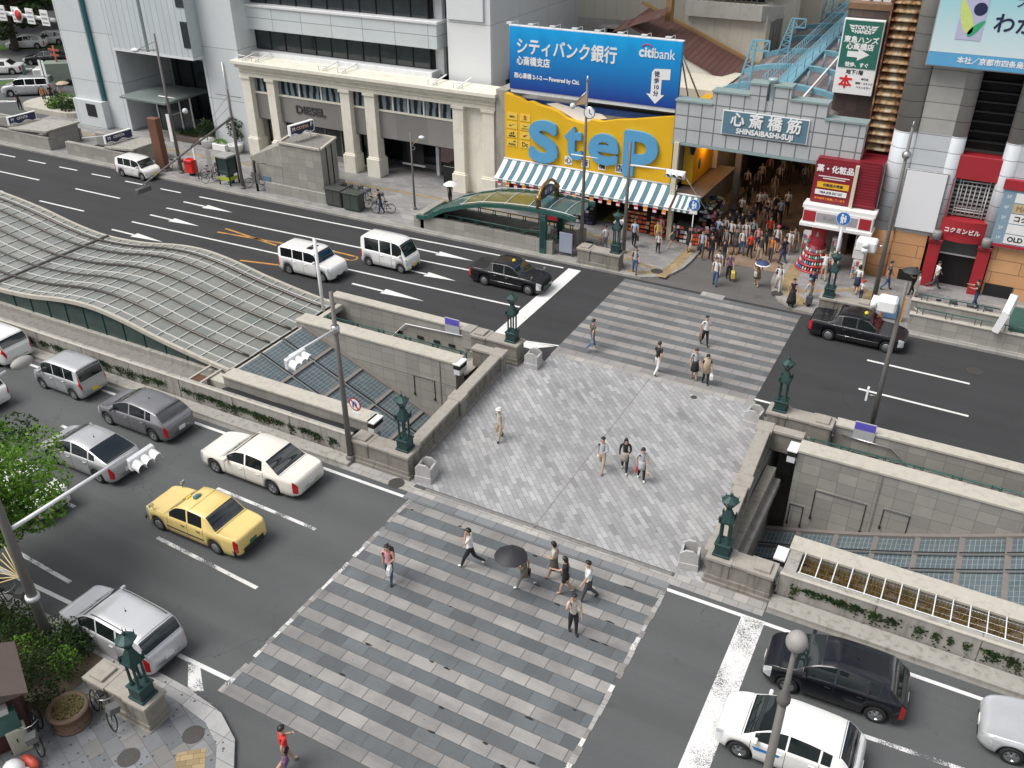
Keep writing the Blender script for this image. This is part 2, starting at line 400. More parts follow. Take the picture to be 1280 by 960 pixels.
# ------------------------------------------------------------------ setting: ground, roads, pavements, markings
def struct(mb, name, bevel=0):
    o=mb.build(name,bevel=bevel); o['kind']='structure'; return o
def arc(cx,cy,r,a0,a1,n=10): return [(cx+r*math.cos(R(a0+(a1-a0)*i/n)),cy+r*math.sin(R(a0+(a1-a0)*i/n))) for i in range(n+1)]
PITL=(-90,-17.9,24.0,34.2); PITR=(-5.0,60,24.1,34.2)
g=MB()
xs=[-1500,PITL[0],PITL[1],PITR[0],PITR[1],1500]; ys=[-600,24.05,34.2,2500]
for i in range(5):
    for j in range(3):
        if j==1 and i in (1,3): continue
        g.rect(xs[i],xs[i+1],ys[j],ys[j+1],-.03,m_ground)
struct(g,'ground')
g=MB()
for (a,b,c,d) in (PITL,PITR):
    g.rect(a,b,c,d,-7,m_concd)
    g.quad((a,c,-7),(b,c,-7),(b,c,-.03),(a,c,-.03),m_concd); g.quad((b,d,-7),(a,d,-7),(a,d,-.03),(b,d,-.03),m_granite)
    g.quad((a,d,-7),(a,c,-7),(a,c,-.03),(a,d,-.03),m_concd); g.quad((b,c,-7),(b,d,-7),(b,d,-.03),(b,c,-.03),m_concd)
struct(g,'sunken_court')
struct(MB().rect(-300,-16.75,34.6,45.35,0,m_asph_far).rect(-6.75,200,34.6,45.35,0,m_asph_far).rect(-16.75,-6.75,45.05,45.35,0,m_asph_far).rect(-20,-16.6,34.3,34.6,0,m_asph_far),'road')
struct(MB().rect(-300,-16.45,11.6,23.3,0,m_asph_near).rect(-6.2,200,11.6,23.3,0,m_asph_near).rect(-16.45,-6.2,9,12,0,m_asph_near).rect(-16.45,200,0,9,0,m_asph_near).rect(-6.2,200,9,11.6,0,m_asph_near),'road')
struct(MB().rect(-14.6,-8.4,45.3,49.9,.004,m_asph_lane).rect(-16.9,-14.6,45.3,46.5,.002,m_asph_lane).rect(-8.4,-6.6,45.3,46.6,.002,m_asph_lane),'side_street')
struct(MB().quad((-16.5,12,.008),(-6.2,12,.008),(-6.2,22.35,.008),(-16.6,22.35,.008),m_cross_near),'crosswalk')
struct(MB().quad((-16.75,35.55,.008),(-6.7,35.55,.008),(-6.75,45.05,.008),(-16.8,45.05,.008),m_cross_far),'crosswalk')
struct(MB().poly([(-17.7,23.3),(-5.05,23.3),(-5.45,32.4),(-3.6,32.4),(-3.0,34.4),(-6.6,34.4),(-6.6,35.2),(-16.7,35.2),(-16.7,34.4),(-19.6,34.4),(-19.4,32.5),(-18.2,32.5)],.006,m_plaza).rect(-20,-17.7,23.3,24.1,.006,m_plaza_edge).rect(-5.05,-2.9,23.3,24.2,.006,m_plaza_edge),'plaza')
struct(MB().rect(-16.9,-6.1,22.35,22.75,.012,tiles('edge_dark_slabs',.86,.4,0,[(.17,.18,.19),(.2,.21,.215)],(.08,.08,.08),.02,0,.7,.12,.2))
       .rect(-16.75,-6.6,35.12,35.55,.012,m_plaza_edge)
       .rect(-20.2,-16.9,22.75,23.3,.01,m_plaza_edge).rect(-6.1,-2.9,22.7,23.3,.01,m_plaza_edge).rect(-16.9,-6.1,22.75,23.1,.01,m_plaza_edge),'paving_border')
# joint lines across the plaza (drain slot) and asphalt edges of the crossing
struct(MB().rect(-11.6,-11.565,22.9,35.2,.012,m_concd),'drain_slot')
g=MB()
for (x0,x1,y0,y1) in ((-16.62,-16.46,12,22.4),(-6.22,-6.06,12,22.4)):
    n=34
    for i in range(n):
        ya=y0+(y1-y0)*i/n; yb=y0+(y1-y0)*(i+1)/n
        if random.random()<.9: g.rect(x0+random.uniform(-.03,.03),x1+random.uniform(-.03,.03),ya,yb-.01,.013,random.choice([m_plaza_edge,m_concd,m_paint_edge]))
for i in range(26):    # black repair patches at slab edges
    x=random.uniform(-16.3,-6.5); y=12+.448*random.randint(2,22)+random.uniform(-.06,.06)
    w=random.uniform(.05,.22); pts=[(x+w*random.uniform(.6,1.1)*math.cos(k*.9),y+.05*random.uniform(.3,1.1)*math.sin(k*.9)) for k in range(7)]
    g.poly(pts,.012+.0002*(i%9),m_black)
struct(g,'crosswalk_edging')

# far pavement left (with the corner curve) and right
KZ=.13
cornerL=[(-17.2,45.32),(-16.0,45.42),(-15.1,45.95),(-14.55,46.75),(-14.25,47.8),(-14.15,49),(-14.15,53)]
cornerR=[(-9.35,53),(-9.3,49),(-9.2,48.2),(-8.85,47.1),(-8.3,46.2),(-7.2,45.45),(-5.9,45.3)]
def inset(pts,d):
    out=[]
    for i,p in enumerate(pts):
        a=Vector(pts[max(i-1,0)]); b=Vector(pts[min(i+1,len(pts)-1)]); t=(b-a).normalized(); out.append((p[0]-t.y*d,p[1]+t.x*d))
    return out
KL=[(-160,45.32),(-60,45.32),(-30,45.32)]+cornerL
KLi=inset(KL,.55); KRr=cornerR+[(40,45.3),(120,45.3)]; KRi=inset(KRr,.55)
def band(a,b,z,m,name):
    g=MB()
    for i in range(len(a)-1): g.quad((*a[i],z),(*a[i+1],z),(*b[i+1],z),(*b[i],z),m)
    for i in range(len(a)-1): g.quad((*a[i],-.02),(*a[i+1],-.02),(*a[i+1],z),(*a[i],z),m)
    return struct(g,name)
band(KL,KLi,KZ,m_kerb,'kerb'); band(KRr,KRi,KZ,m_kerb,'kerb')
struct(MB().poly(KLi+[(-14.7,80),(-160,80)],KZ-.004,m_walk_far),'pavement')
struct(MB().poly(KRi+[(120,54),(-8.8,54)],KZ-.004,m_walk_far),'pavement')
g=MB(); g.rect(-160,-30,45.55,45.62,KZ+.003,m_concd); g.rect(-6,120,45.52,45.6,KZ+.003,m_concd); struct(g,'gutter_line')
# tan tactile paving
g=MB(); zt=KZ+.002
def strip(pts,w):
    a=inset(pts,w/2); b=inset(pts,-w/2)
    for i in range(len(a)-1): g.quad((*a[i],zt),(*b[i],zt),(*b[i+1],zt),(*a[i+1],zt),m_tact)
strip([(-75,50.6),(-50,50.6),(-34,51.0),(-24,50.6),(-20,49.6),(-17.7,48.3),(-16.6,46.6)],.32)
strip([(-15.0,45.95),(-14.95,46.9),(-14.8,48),(-14.75,51.2)],.62)
strip([(-17.0,45.95),(-16.2,46.0),(-15.3,46.5)],.4)
strip([(-17.9,47.6),(-15.6,46.8)],.3)
strip([(-8.4,51.3),(-8.3,48.6),(-7.8,47.2),(-6.9,46.1)],.75)
strip([(-7.9,47.6),(-6,48.6),(-4.2,49.8)],.32)
strip([(-4.6,46.2),(-4.1,47.6),(-3.9,49.6)],.7)
o=struct(g,'tactile_paving')
# arcade floor
struct(MB().rect(-14.15,-9.3,49.9,140,.012,m_arcfloor),'arcade_floor')
# near-left pavement
NL=[(-160,11.62),(-40,11.62),(-20,11.66),(-17.4,11.6),(-15.9,11.4),(-14.9,10.9),(-14.2,10.1),(-13.8,9),(-13.7,7),(-13.7,-20)]
NLi=inset(NL,-.5)
g=MB()
m_kerb2=tiles('kerb_granite_light',.95,.6,0,[(.33,.33,.325),(.38,.375,.37)],(.13,.13,.13),.014,0,.75,.12,.45,speck=4)
for i in range(len(NL)-1):
    g.quad((*NLi[i],KZ),(*NLi[i+1],KZ),(*NL[i+1],KZ),(*NL[i],KZ),m_kerb2); g.quad((*NL[i],-.02),(*NL[i+1],-.02),(*NL[i+1],KZ),(*NL[i],KZ),m_kerb2)
struct(g,'kerb')
struct(MB().poly(list(reversed(NLi))+[(-160,-20)],KZ-.004,m_walk_near),'pavement')
m_herring=tiles('herringbone_tan',.36,.18,R(38),[(.3,.225,.12),(.24,.18,.095),(.33,.25,.14)],(.14,.11,.07),.01,.5,.8,.1,.3)
g=MB()
lo=[];hi=[]
for k in range(9):
    x=-15.75+.2*k; y=10.1-.24*k; z_=.09 if k%2 else -.05
    lo.append((x-.3-z_,y-.26+z_)); hi.append((x+.3-z_,y+.26+z_))
for k in range(8): g.quad((*lo[k],zt),(*lo[k+1],zt),(*hi[k+1],zt),(*hi[k],zt),m_herring)
struct(g,'tactile_paving')
# kerb strip in front of the planter walls
g=MB(); g.box(-120,-20.0,22.95,23.55,-.02,.14,m_conc); struct(g,'kerb',.02)
g=MB(); g.box(-2.85,80,23.1,23.8,-.02,.14,m_conc); struct(g,'kerb',.02)
struct(MB().rect(-120,-20,22.75,22.95,.006,m_concd).rect(-2.85,80,22.95,23.1,.006,m_concd),'gutter')

# ---- road markings, one sheet 5 mm above the asphalt
g=MB(); ZM=.006
def line(x0,x1,y0,y1,m,w=.15):
    d=Vector((x1-x0,y1-y0)).normalized(); nx,ny=-d.y*w/2,d.x*w/2
    g.quad((x0-nx,y0-ny,ZM),(x1-nx,y1-ny,ZM),(x1+nx,y1+ny,ZM),(x0+nx,y0+ny,ZM),m)
def arrow(x0,x1,y,m=None):
    m=m or m_paint
    k=x0+(x1-x0)*.45
    line(x0,k,y,y,m,.16); g.add([(k-.05,y-.3,ZM),(x1,y,ZM),(k-.05,y+.3,ZM)],[(0,1,2)],m)
# far road, left half (traffic to the right)
line(-48.7,-20.6,43.8,44.75,m_paint)
for x0,x1 in ((-68.2,-66.9),(-66.5,-64.9),(-64.6,-63.2)): pass
for i in range(16): line(-50.5-1.95-i*3.6+.0,-50.5-i*3.6,43.75,43.8,m_paint)
for i in range(2): arrow(-48.95+i*18.6,-44.4+i*18.6,42.55+.6*i)
line(-49.1,-20.6,41.1,42.05,m_paint)
line(-49.2,-20.5,38.17,39.0,m_paint)
for i in range(6):
    line(-57.98-i*8.5,-53.47-i*8.5,40.9,40.95,m_paint); line(-58.16-i*8.5,-53.66-i*8.5,38.0,38.04,m_paint)
for x0,x1,y in ((-49.1,-44.6,39.65),(-28.9,-25.3,40.25)): arrow(x0,x1,y)
for x0,x1,y in ((-49.3,-44.7,36.6),(-30.4,-25.5,37.2)): arrow(x0,x1,y)
line(-60,-20.4,34.85,34.85,m_paint)
line(-42.84,-37.7,39.46,39.95,m_paint_y,.17); line(-42.81,-37.97,40.15,39.5,m_paint_y,.17)
for (a,b,c,d) in ((-37.2,-32.6,40.45,40.4),(-37.0,-32.5,39.75,39.8)): line(a,b,c,d,m_paint_y,.16)
pts=arc(-32.55,40.1,.3,-90,90,8)
for i in range(8): line(pts[i][0],pts[i+1][0],pts[i][1],pts[i+1][1],m_paint_y,.16)
line(-38.4,-35.6,36.7,37.3,m_paint_y,.17)
g.rect(-20.3,-19.5,35.1,44.85,ZM+.003,m_paint)                                        # stop line
line(-19.4,-16.75,35.55,36.1,m_paint,.12)
g.add([(-19.0,35.2,ZM),(-17.9,35.15,ZM),(-16.9,35.95,ZM),(-18.3,35.75,ZM)],[(0,1,2,3)],m_paint)
# far road, right half
for i in range(5):
    line(-2.82+i*9.3,1.8+i*9.3,41.8,41.72,m_paint); line(-2.7+i*9.3,2.0+i*9.3,38.87,38.75,m_paint)
line(-6.7,60,35.75,35.0,m_paint)
g.add([(-6.0,35.6,ZM+.003),(-5.2,35.62,ZM+.003),(-5.6,35.1,ZM+.003)],[(0,1,2)],m_paint)
# near road
line(-120,-16.7,23.0-.55,22.42,m_paint); line(-6.2,60,22.42,22.75,m_paint)
for i in range(5): line(-23.72-i*9.2,-18.7-i*9.2,19.4+.12*i,19.27+.12*i,m_paint_worn)
for i in range(5): line(-23.57-i*9.2,-18.55-i*9.2,16.18+.06*i,15.9+.06*i,m_paint_worn)
line(-28.5,-24.46,13.3,13.08,m_paint_worn)
line(-60,-16.5,11.95,12.5,m_paint)
g.add([(-18.25,12.42,ZM+.003),(-17.75,12.42,ZM+.003),(-17.0,11.8,ZM+.003),(-17.3,11.62,ZM+.003),(-17.55,11.7,ZM+.003)],[(0,1,2,3,4)],m_paint_worn)
g.quad((-3.45,12.2,ZM+.003),(-2.65,12.2,ZM+.003),(-2.75,22.45,ZM+.003),(-3.5,22.45,ZM+.003),worn_paint('road_paint_patchy',(.72,.72,.7),GREY,.42))
for i in range(4): line(.2+i*9,5.2+i*9,19.45,19.75,m_paint_worn)
struct(g,'road_marking')
# manhole covers
for x,y,r,z in ((-17.62,22.98,.33,.016),(-16.05,10.45,.31,KZ+.004),(-17.1,9.05,.31,KZ+.004),(-15.45,46.6,.36,KZ+.004),(-11.6,48.6,.33,.014),(-20.7,48.6,.3,KZ+.004),(-8.5,46.9,.33,KZ+.004),(1.9,43.1,.38,.007),(-9.2,34.6,.14,.016),(-10.6,57,.35,.018),(-10.3,66,.35,.018)):
    mb=MB(); mb.lathe([(r,-.003),(r,.004),(r*.93,.004),(r*.9,.002),(r*.5,.003),(1e-4,.003)],M('cast_iron',(.075,.07,.065),.6,.4,.3,20,bump=.6),(x,y,z),20,False)
    mb.build('manhole_cover')['kind']='structure'
g=MB(); 
for x,y in ((-21.2,45.05),(-17.6,45.02)): g.box(x-.35,x+.35,y-.18,y+.12,.0,.014,M('cast_iron',(.075,.07,.065)))
struct(g,'drain_grate')
struct(MB().quad((-12.3,44.9,.014),(-11.0,44.9,.014),(-11.0,45.5,.014),(-12.3,45.5,.014),m_plaza_edge),'paving_patch')

# ------------------------------------------------------------------ the two sunken medians
def wallx(name,label,x0,x1,y0,y1,z0,z1,mface,cop=True,cat='wall',over=.05,ch=.12,mcop=None):
    t=thing(name,label,cat,((x0+x1)/2,(y0+y1)/2,max(z0,0)))
    MB().box(x0,x1,y0,y1,z0,z1-ch,mface).build('wall_face',t)
    if cop: MB().box(x0-.02,x1+.02,y0-over,y1+over,z1-ch,z1,mcop or m_coping).build('coping',t,.015)
    return t
def hatch(t,x0,x1,z0,z1,y):
    mb=MB(); mb.box(x0,x1,y-.04,y,z1-.05,z1,m_steel); mb.box(x0,x0+.03,y-.03,y,z0,z1-.05,m_dark); mb.box(x1-.03,x1,y-.03,y,z0,z1-.05,m_dark)
    mb.box(x0-.02,x0+.06,y-.06,y-.03,z0-.02,z0+.12,m_dark); mb.box(x1-.06,x1+.02,y-.06,y-.03,z0-.02,z0+.12,m_dark)
    mb.build('hatch_frame',t)
def railing(name,label,x0,x1,y,z,step=1.35,dirn='x'):
    t=thing(name,label,'railing',((x0+x1)/2,y,z))
    mb=MB(); mb.tube([(x0,y,z+.3),(x1,y,z+.3)],.03,m_green,6); mb.tube([(x0,y,z+.06),(x1,y,z+.06)],.02,m_green,6); mb.build('rail',t)
    n=int(abs(x1-x0)/step)+1
    for i in range(n):
        x=x0+(x1-x0)*i/(n-1) if n>1 else x0
        mb=MB()
        for dx in (-.16,.16): mb.box(x+dx-.025,x+dx+.025,y-.025,y+.025,z,z+.34,m_green)
        pts=[(x+.1*math.cos(a*math.pi/6),y,z+.18+.1*math.sin(a*math.pi/6)) for a in range(12)]
        mb.tube(pts,.018,m_green,5,closed=True)
        mb.build('post',t)
        if i<n-1:
            xa=x+.2; xb=x0+(x1-x0)*(i+1)/(n-1)-.2; mb=MB()
            mb.tube([(xa+(xb-xa)*k/8,y,z+.1+.12*math.sin(math.pi*k/8)) for k in range(9)],.014,m_green,5); mb.build('scroll',t)
    return t
wl=wallx('retaining_wall','granite retaining wall between the dark far road and the left stair passage',-29.2,-20.45,33.9,34.38,-7,1.0,m_granite)
MB().tube([(-28.4,33.8,-3.6),(-24.4,33.8,.45),(-20.7,33.8,.62)],.035,m_whiteg,6).build('handrail',wl)
mb=MB(); 
for x in (-24.9,-23.6,-22.6,-21.7): mb.box(x-.18,x+.18,33.84,33.9,-.25,-.1,m_dark)
mb.build('light_slot',wl)
MB().box(-20.95,-20.42,33.7,34.42,-.02,1.02,m_granite_y).build('end_pier',wl,.015)
wl=wallx('retaining_wall','granite wall with one framed hatch beside the left glass roof',-29.0,-19.55,30.75,31.5,-7,1.02,m_granite)
hatch(wl,-21.95,-20.75,-1.4,-.27,30.75)
MB().box(-20.45,-20.4,30.72,30.75,-7,.88,m_concd).box(-29,-19.55,30.735,30.75,-.33,-.3,m_concd).build('wall_joint',wl)
railing('stair_railing','green ornamental railing along the left stair passage wall',-27.6,-19.7,31.75,.75)
struct(MB().add([(-19.4,31.5,0),(-19.4,33.9,0),(-29,33.9,-5),(-29,31.5,-5)],[(0,1,2,3)],m_conc),'stair_floor')
wr=wallx('retaining_wall','granite retaining wall between the far road and the right stair passage',-2.9,60,33.85,34.35,-7,1.0,m_granite)
MB().tube([(-2.6,33.75,.6),(-.6,33.75,.55),(3.2,33.75,-2.6)],.035,m_steel,6).build('handrail',wr)
mb=MB()
for x in (-1.9,-1.2,-.4): mb.box(x-.18,x+.18,33.79,33.85,-.3,-.12,m_dark)
mb.build('light_slot',wr)
wr=wallx('retaining_wall','granite wall with three framed hatches beside the right glass roof',-3.85,60,31.2,31.95,-7,1.04,m_granite)
hatch(wr,-2.9,-.9,-2.1,-.62,31.2); hatch(wr,-4.26+.5,-3.2,-2.67,-1.62,31.2); hatch(wr,-.27,.72,-1.58,-.58,31.2)
MB().box(-.62,-.57,31.17,31.2,-7,.9,m_concd).box(4.4,4.45,31.17,31.2,-7,.9,m_concd).build('wall_joint',wr)
railing('stair_railing','green ornamental railing along the right stair passage wall',-3.6,24,32.15,.78)
struct(MB().add([(-4,31.9,0),(-4,33.9,0),(8,33.9,-5.5),(8,31.9,-5.5)],[(0,3,2,1)],m_conc),'stair_floor')
wallx('parapet_wall','speckled granite parapet between the left glass roof and black membrane strip',-28.4,-20.25,24.9,25.6,-7,1.0,m_granite)
wallx('parapet_wall','speckled granite parapet between the right glass roof and dry planter',-2.75,60,25.35,26.0,-7,1.0,m_granite)
# planter walls with creeper
def planterwall(label,x0,x1,y0,y1,z1):
    t=thing('planter_wall',label,'wall',((x0+x1)/2,(y0+y1)/2,0))
    mb=MB(); x=x0
    L=3.2 if x0<-50 else 3.1
    xs=[]
    x=x1 if x0<-50 else x0
    while x0-.1<=x<=x1+.1:
        xn=x-L if x0<-50 else x+L
        a,b=sorted((x,xn)); mb.box(max(a,x0)+.012,min(b,x1)-.012,y0,y1,-.02,z1,m_conc); x=xn
        if len(xs)>60: break
        xs.append(x)
    mb.box(x0,x1,y0+.03,y1-.03,-.02,z1-.02,m_concd)
    mb.build('wall_panel',t,.02)
    MB().box(x0,x1,y0-.02,y0+.1,z1-.002,z1+.05,m_coping).build('coping',t,.01)
    return t
pwl=planterwall('long concrete planter wall with creeper patches beside the left traffic lanes',-96,-20.25,23.6,23.9,1.05)
pwr=planterwall('concrete planter wall with dark creeper beside the black hatchback',-2.75,60.9,23.85,24.2,1.0)
def creeper(t,x0,x1,y,zt_,clumps,seed):
    rr=random.Random(seed); mb=MB()
    for c,wd,dz in clumps:
        for k in range(int(wd*230)):
            x=c+rr.gauss(0,wd*.4); 
            if not x0<x<x1: continue
            z=zt_-abs(rr.gauss(0,dz*1.6))-rr.uniform(0,.14); s=rr.uniform(.03,.07)
            if z<.05: continue
            a=rr.uniform(0,6.28); yy=y-rr.uniform(.005,.06)
            p=[(x+s*math.cos(a+j*1.57)*(1 if j%2 else .6),yy-rr.uniform(0,.03),z+s*math.sin(a+j*1.57)*(1 if j%2 else .6)) for j in range(4)]
            mb.quad(*p,m_leafd)
    mb.build('creeper',t)
rr=random.Random(3)
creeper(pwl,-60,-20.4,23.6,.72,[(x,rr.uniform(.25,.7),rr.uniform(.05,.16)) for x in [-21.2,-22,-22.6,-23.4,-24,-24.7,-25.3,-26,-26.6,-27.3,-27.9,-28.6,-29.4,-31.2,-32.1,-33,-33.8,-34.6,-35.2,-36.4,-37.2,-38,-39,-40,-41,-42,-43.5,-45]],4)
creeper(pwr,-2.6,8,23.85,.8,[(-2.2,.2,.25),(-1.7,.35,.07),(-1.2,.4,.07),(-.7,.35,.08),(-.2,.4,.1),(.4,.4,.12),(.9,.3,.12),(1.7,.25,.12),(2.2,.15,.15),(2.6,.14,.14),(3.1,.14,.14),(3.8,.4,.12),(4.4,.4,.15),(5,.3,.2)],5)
# black membrane strip roof and gutter behind the left planter wall
t=thing('membrane_roof','black membrane strip roof behind the left creeper wall','roof',(-24.5,24.4,0))
mb=MB(); mb.grid([[(-20.75-(7.4)*i/12,23.92+.98*j/6,.42+.16*math.sin(math.pi*(j/6))+.02*math.sin(i*1.3)) for j in range(7)] for i in range(13)],M('black_membrane',(.02,.02,.022),.55,0,.3,3))
mb.build('membrane',t); MB().box(-20.75,-20.3,23.95,24.88,-.02,.3,m_conc).build('kerb_block',t,.01)
struct(MB().rect(-96,-28.1,23.9,26.0,.02,m_concd),'gutter_bed')
mb=MB()
rr=random.Random(9)
for k in range(900):
    x=rr.choice([-29,-29.5,-33,-34,-35,-36,-28.8])+rr.gauss(0,.5); y=24.0+abs(rr.gauss(0,.18)); h=rr.uniform(.06,.22); a=rr.uniform(0,3.1)
    mb.add([(x-.02*math.cos(a),y-.02*math.sin(a),.02),(x+.02*math.cos(a),y+.02*math.sin(a),.02),(x+rr.uniform(-.06,.06),y+rr.uniform(-.05,.05),.02+h)],[(0,1,2)],m_leaf)
o=mb.build('weeds'); o['kind']='stuff'; tag(o,'green weeds growing in the gutter behind the left planter wall','weeds')
t=thing('gutter_bridge','short steel bridge with a rusty grate across the left gutter','bridge',(-29.6,24.9,.3))
mb=MB(); mb.bar((-30.1,24.0,.55),(-30.1,25.8,.55),.1,.08,m_coping); mb.bar((-29.4,24.0,.55),(-29.4,25.8,.55),.1,.08,m_coping); mb.build('beam',t)
MB().box(-30.05,-29.45,24.3,25.0,.5,.53,M('rust_brown',(.12,.055,.03),.8,.2,.4,8)).build('grate',t)

# ---- curved glass canopy (left median)
CZ=[(-96,2.4),(-70,2.3),(-60,2.75),(-56,2.45),(-52,2.0),(-48.5,1.38),(-46,1.15),(-43,1.3),(-40,1.72),(-38,1.82),(-36,1.62),(-33.5,1.15),(-31,.78),(-29,.55)]
def czf(x):
    for i in range(len(CZ)-1):
        if CZ[i][0]<=x<=CZ[i+1][0]:
            p=[CZ[max(i-1,0)],CZ[i],CZ[i+1],CZ[min(i+2,len(CZ)-1)]]
            h=p[2][0]-p[1][0]; u=(x-p[1][0])/h
            m1=(p[2][1]-p[0][1])/(p[2][0]-p[0][0])*h; m2=(p[3][1]-p[1][1])/(p[3][0]-p[1][0])*h
            return (2*u**3-3*u*u+1)*p[1][1]+(u**3-2*u*u+u)*m1+(-2*u**3+3*u*u)*p[2][1]+(u**3-u*u)*m2
    return CZ[-1][1]
def glasspanel(name,base,alt,axis):
    m,t_,b=new_mat(name); q=NT(t_); p=q.pos(); z=q.sep(p)
    w=q.white(q.comb(q.math('FLOOR',q.math('DIVIDE',z[0],.93)),q.math('FLOOR',q.math('DIVIDE',z[1],.8)),3.0))
    c=q.mix(w,base,alt)
    l=q.math('FRACT',q.math('MULTIPLY',z[1] if axis=='y' else z[0],9.0))
    c=q.mix(q.math('MULTIPLY',q.math('LESS_THAN',l,.28),.3),c,(.3,.32,.3))
    n=q.noise(p,.8,4); c=q.mix(q.mapr(n,.4,.7,0,.55),c,(.2,.19,.165))
    q.put(b.inputs['Base Color'],c); b.inputs['Roughness'].default_value=.22; b.inputs['Specular IOR Level'].default_value=.5
    return m
m_cglass=glasspanel('canopy_glass',(.165,.185,.172),(.24,.245,.225),'y'); m_bar=M('glazing_bar_grey',(.58,.58,.56),.5,.1,.1,3,grime=.3)
t=thing('glass_canopy','wavy glass canopy with white glazing bars over the left median','canopy',(-45,29.8,0))
Y0,Y1=25.95,33.7
XS=[-29-.465*i for i in range(int((96-29)/.465))]
MB().grid([[(x,Y0+(Y1-Y0)*j/6,czf(x)) for j in range(7)] for x in XS],m_cglass).build('glass',t)
mb=MB()
for i in range(0,len(XS),2):
    x=XS[i]; mb.bar((x,Y0,czf(x)+.03),(x,Y1,czf(x)+.03),.045,.05,m_bar)
for k,yy in enumerate([26.4,27.95,29.5,31.05,32.6,33.3]):
    for i in range(0,len(XS)-2,2): mb.bar((XS[i],yy,czf(XS[i])+.035),(XS[i+2],yy,czf(XS[i+2])+.035),.055,.05,m_bar)
mb.build('glazing_bar',t)
m_tube=M('dark_bronze_tube',(.085,.075,.065),.35,.6,.2,4)
for yy in (27.2,28.7,30.3,31.9,33.0):
    MB().tube([(x,yy,czf(x)+.13) for x in XS[::1]],.065 if yy not in (28.7,) else .05,m_tube,6).build('tube',t)
mb=MB(); mb.bar((-45.9,Y0,czf(-45.9)+.12),(-45.9,Y1,czf(-45.9)+.12),.16,.08,m_tube); mb.build('expansion_joint',t)
for yy,nm in ((Y0-.08,'edge_beam'),(Y1+.06,'edge_beam')):
    mb=MB()
    for i in range(len(XS)-1): mb.bar((XS[i],yy,czf(XS[i])-.02),(XS[i+1],yy,czf(XS[i+1])-.02),.16,.2,m_coping)
    mb.build(nm,t)
mb=MB()
for i in range(0,len(XS)-3,3):
    xa,xb=XS[i],XS[i+3]; mb.quad((xa-.03,Y0,.3),(xb+.03,Y0,.3),(xb+.03,Y0,czf(xb)-.12),(xa-.03,Y0,czf(xa)-.12),m_glassg)
    mb.bar((xb,Y0-.02,.3),(xb,Y0-.02,czf(xb)-.1),.04,.05,m_green)
mb.build('glass_wall',t); 
MB().box(-96,-29.2,25.75,26.1,-.02,.32,m_conc).build('plinth',t,.01)
MB().box(-29.15,-28.75,25.6,33.8,.2,.42,m_concd).box(-28.75,-28.45,25.6,33.8,.3,.62,m_coping).build('end_gutter',t,.015)
MB().box(-29.6,-28.2,24.95,25.6,-.02,.5,m_coping).build('corner_block',t,.02)

# ---- sloping glass roofs between canopy / bridge
def gridglass(name,rev=1):
    m,t_,b=new_mat(name); q=NT(t_); p=q.pos(); z=q.sep(p)
    fx=q.math('FRACT',q.math('MULTIPLY',z[0],6.2)); fy=q.math('FRACT',q.math('MULTIPLY',z[1],3.4))
    l=q.math('MAXIMUM',q.math('LESS_THAN',fx,.14),q.math('LESS_THAN',fy,.07))
    n=q.noise(p,.7,4)
    c=q.mix(n,(.05,.075,.09),(.12,.16,.175)); c=q.mix(q.math('MULTIPLY',l,.5),c,(.36,.38,.38))
    c=q.mix(q.mapr(q.noise(p,3,5),.5,.75,0,.3),c,(.25,.24,.22))
    q.put(b.inputs['Base Color'],c); b.inputs['Roughness'].default_value=.16
    return m
m_gg=gridglass('wired_roof_glass')
m_frame=M('brown_grey_frame',(.22,.2,.185),.5,.2,.15,3)
def slopeglass(label,x0,x1,zf,y0,y1,nx,ymid,stepx):
    t=thing('glass_roof',label,'glass roof',((x0+x1)/2,(y0+y1)/2,min(zf(x0),zf(x1))))
    xs=[x0+(x1-x0)*i/nx for i in range(nx+1)]
    MB().grid([[(x,y,zf(x)) for y in (y0,(y0+y1)/2,y1)] for x in xs],m_gg,flip=True).build('glass',t)
    x=x0+stepx
    while x<x1:
        MB().bar((x,y0,zf(x)+.03),(x,y1,zf(x)+.03),.2,.07,m_frame).build('crossbar',t); x+=stepx
    for yy in ymid:
        mb=MB()
        for i in range(nx): mb.bar((xs[i],yy,zf(xs[i])+.1),(xs[i+1],yy,zf(xs[i+1])+.1),.07,.06,m_steel); mb.bar((xs[i],yy+.14,zf(xs[i])+.06),(xs[i+1],yy+.14,zf(xs[i+1])+.06),.06,.05,m_dark)
        mb.build('ridge_tube',t)
    for yy in (y0+.1,y1-.12):
        mb=MB()
        for i in range(nx): mb.bar((xs[i],yy,zf(xs[i])+.05),(xs[i+1],yy,zf(xs[i+1])+.05),.2,.14,m_frame)
        mb.build('edge_frame',t)
    return t
slopeglass('wired glass roof sloping down from the wavy canopy to the bridge',-28.45,-18.4,lambda x:.75-.42*(x+28.45),25.6,30.75,20,(27.4,29.0),1.75)
RZ=lambda x: -3.35+.26*(x+4.9)+.010*(x+4.9)**2
slopeglass('dark wired glass roof rising from the right end of the bridge',-4.6,26,lambda x:min(RZ(x),1.2),26.0,31.2,40,(28.9,29.9),1.45)
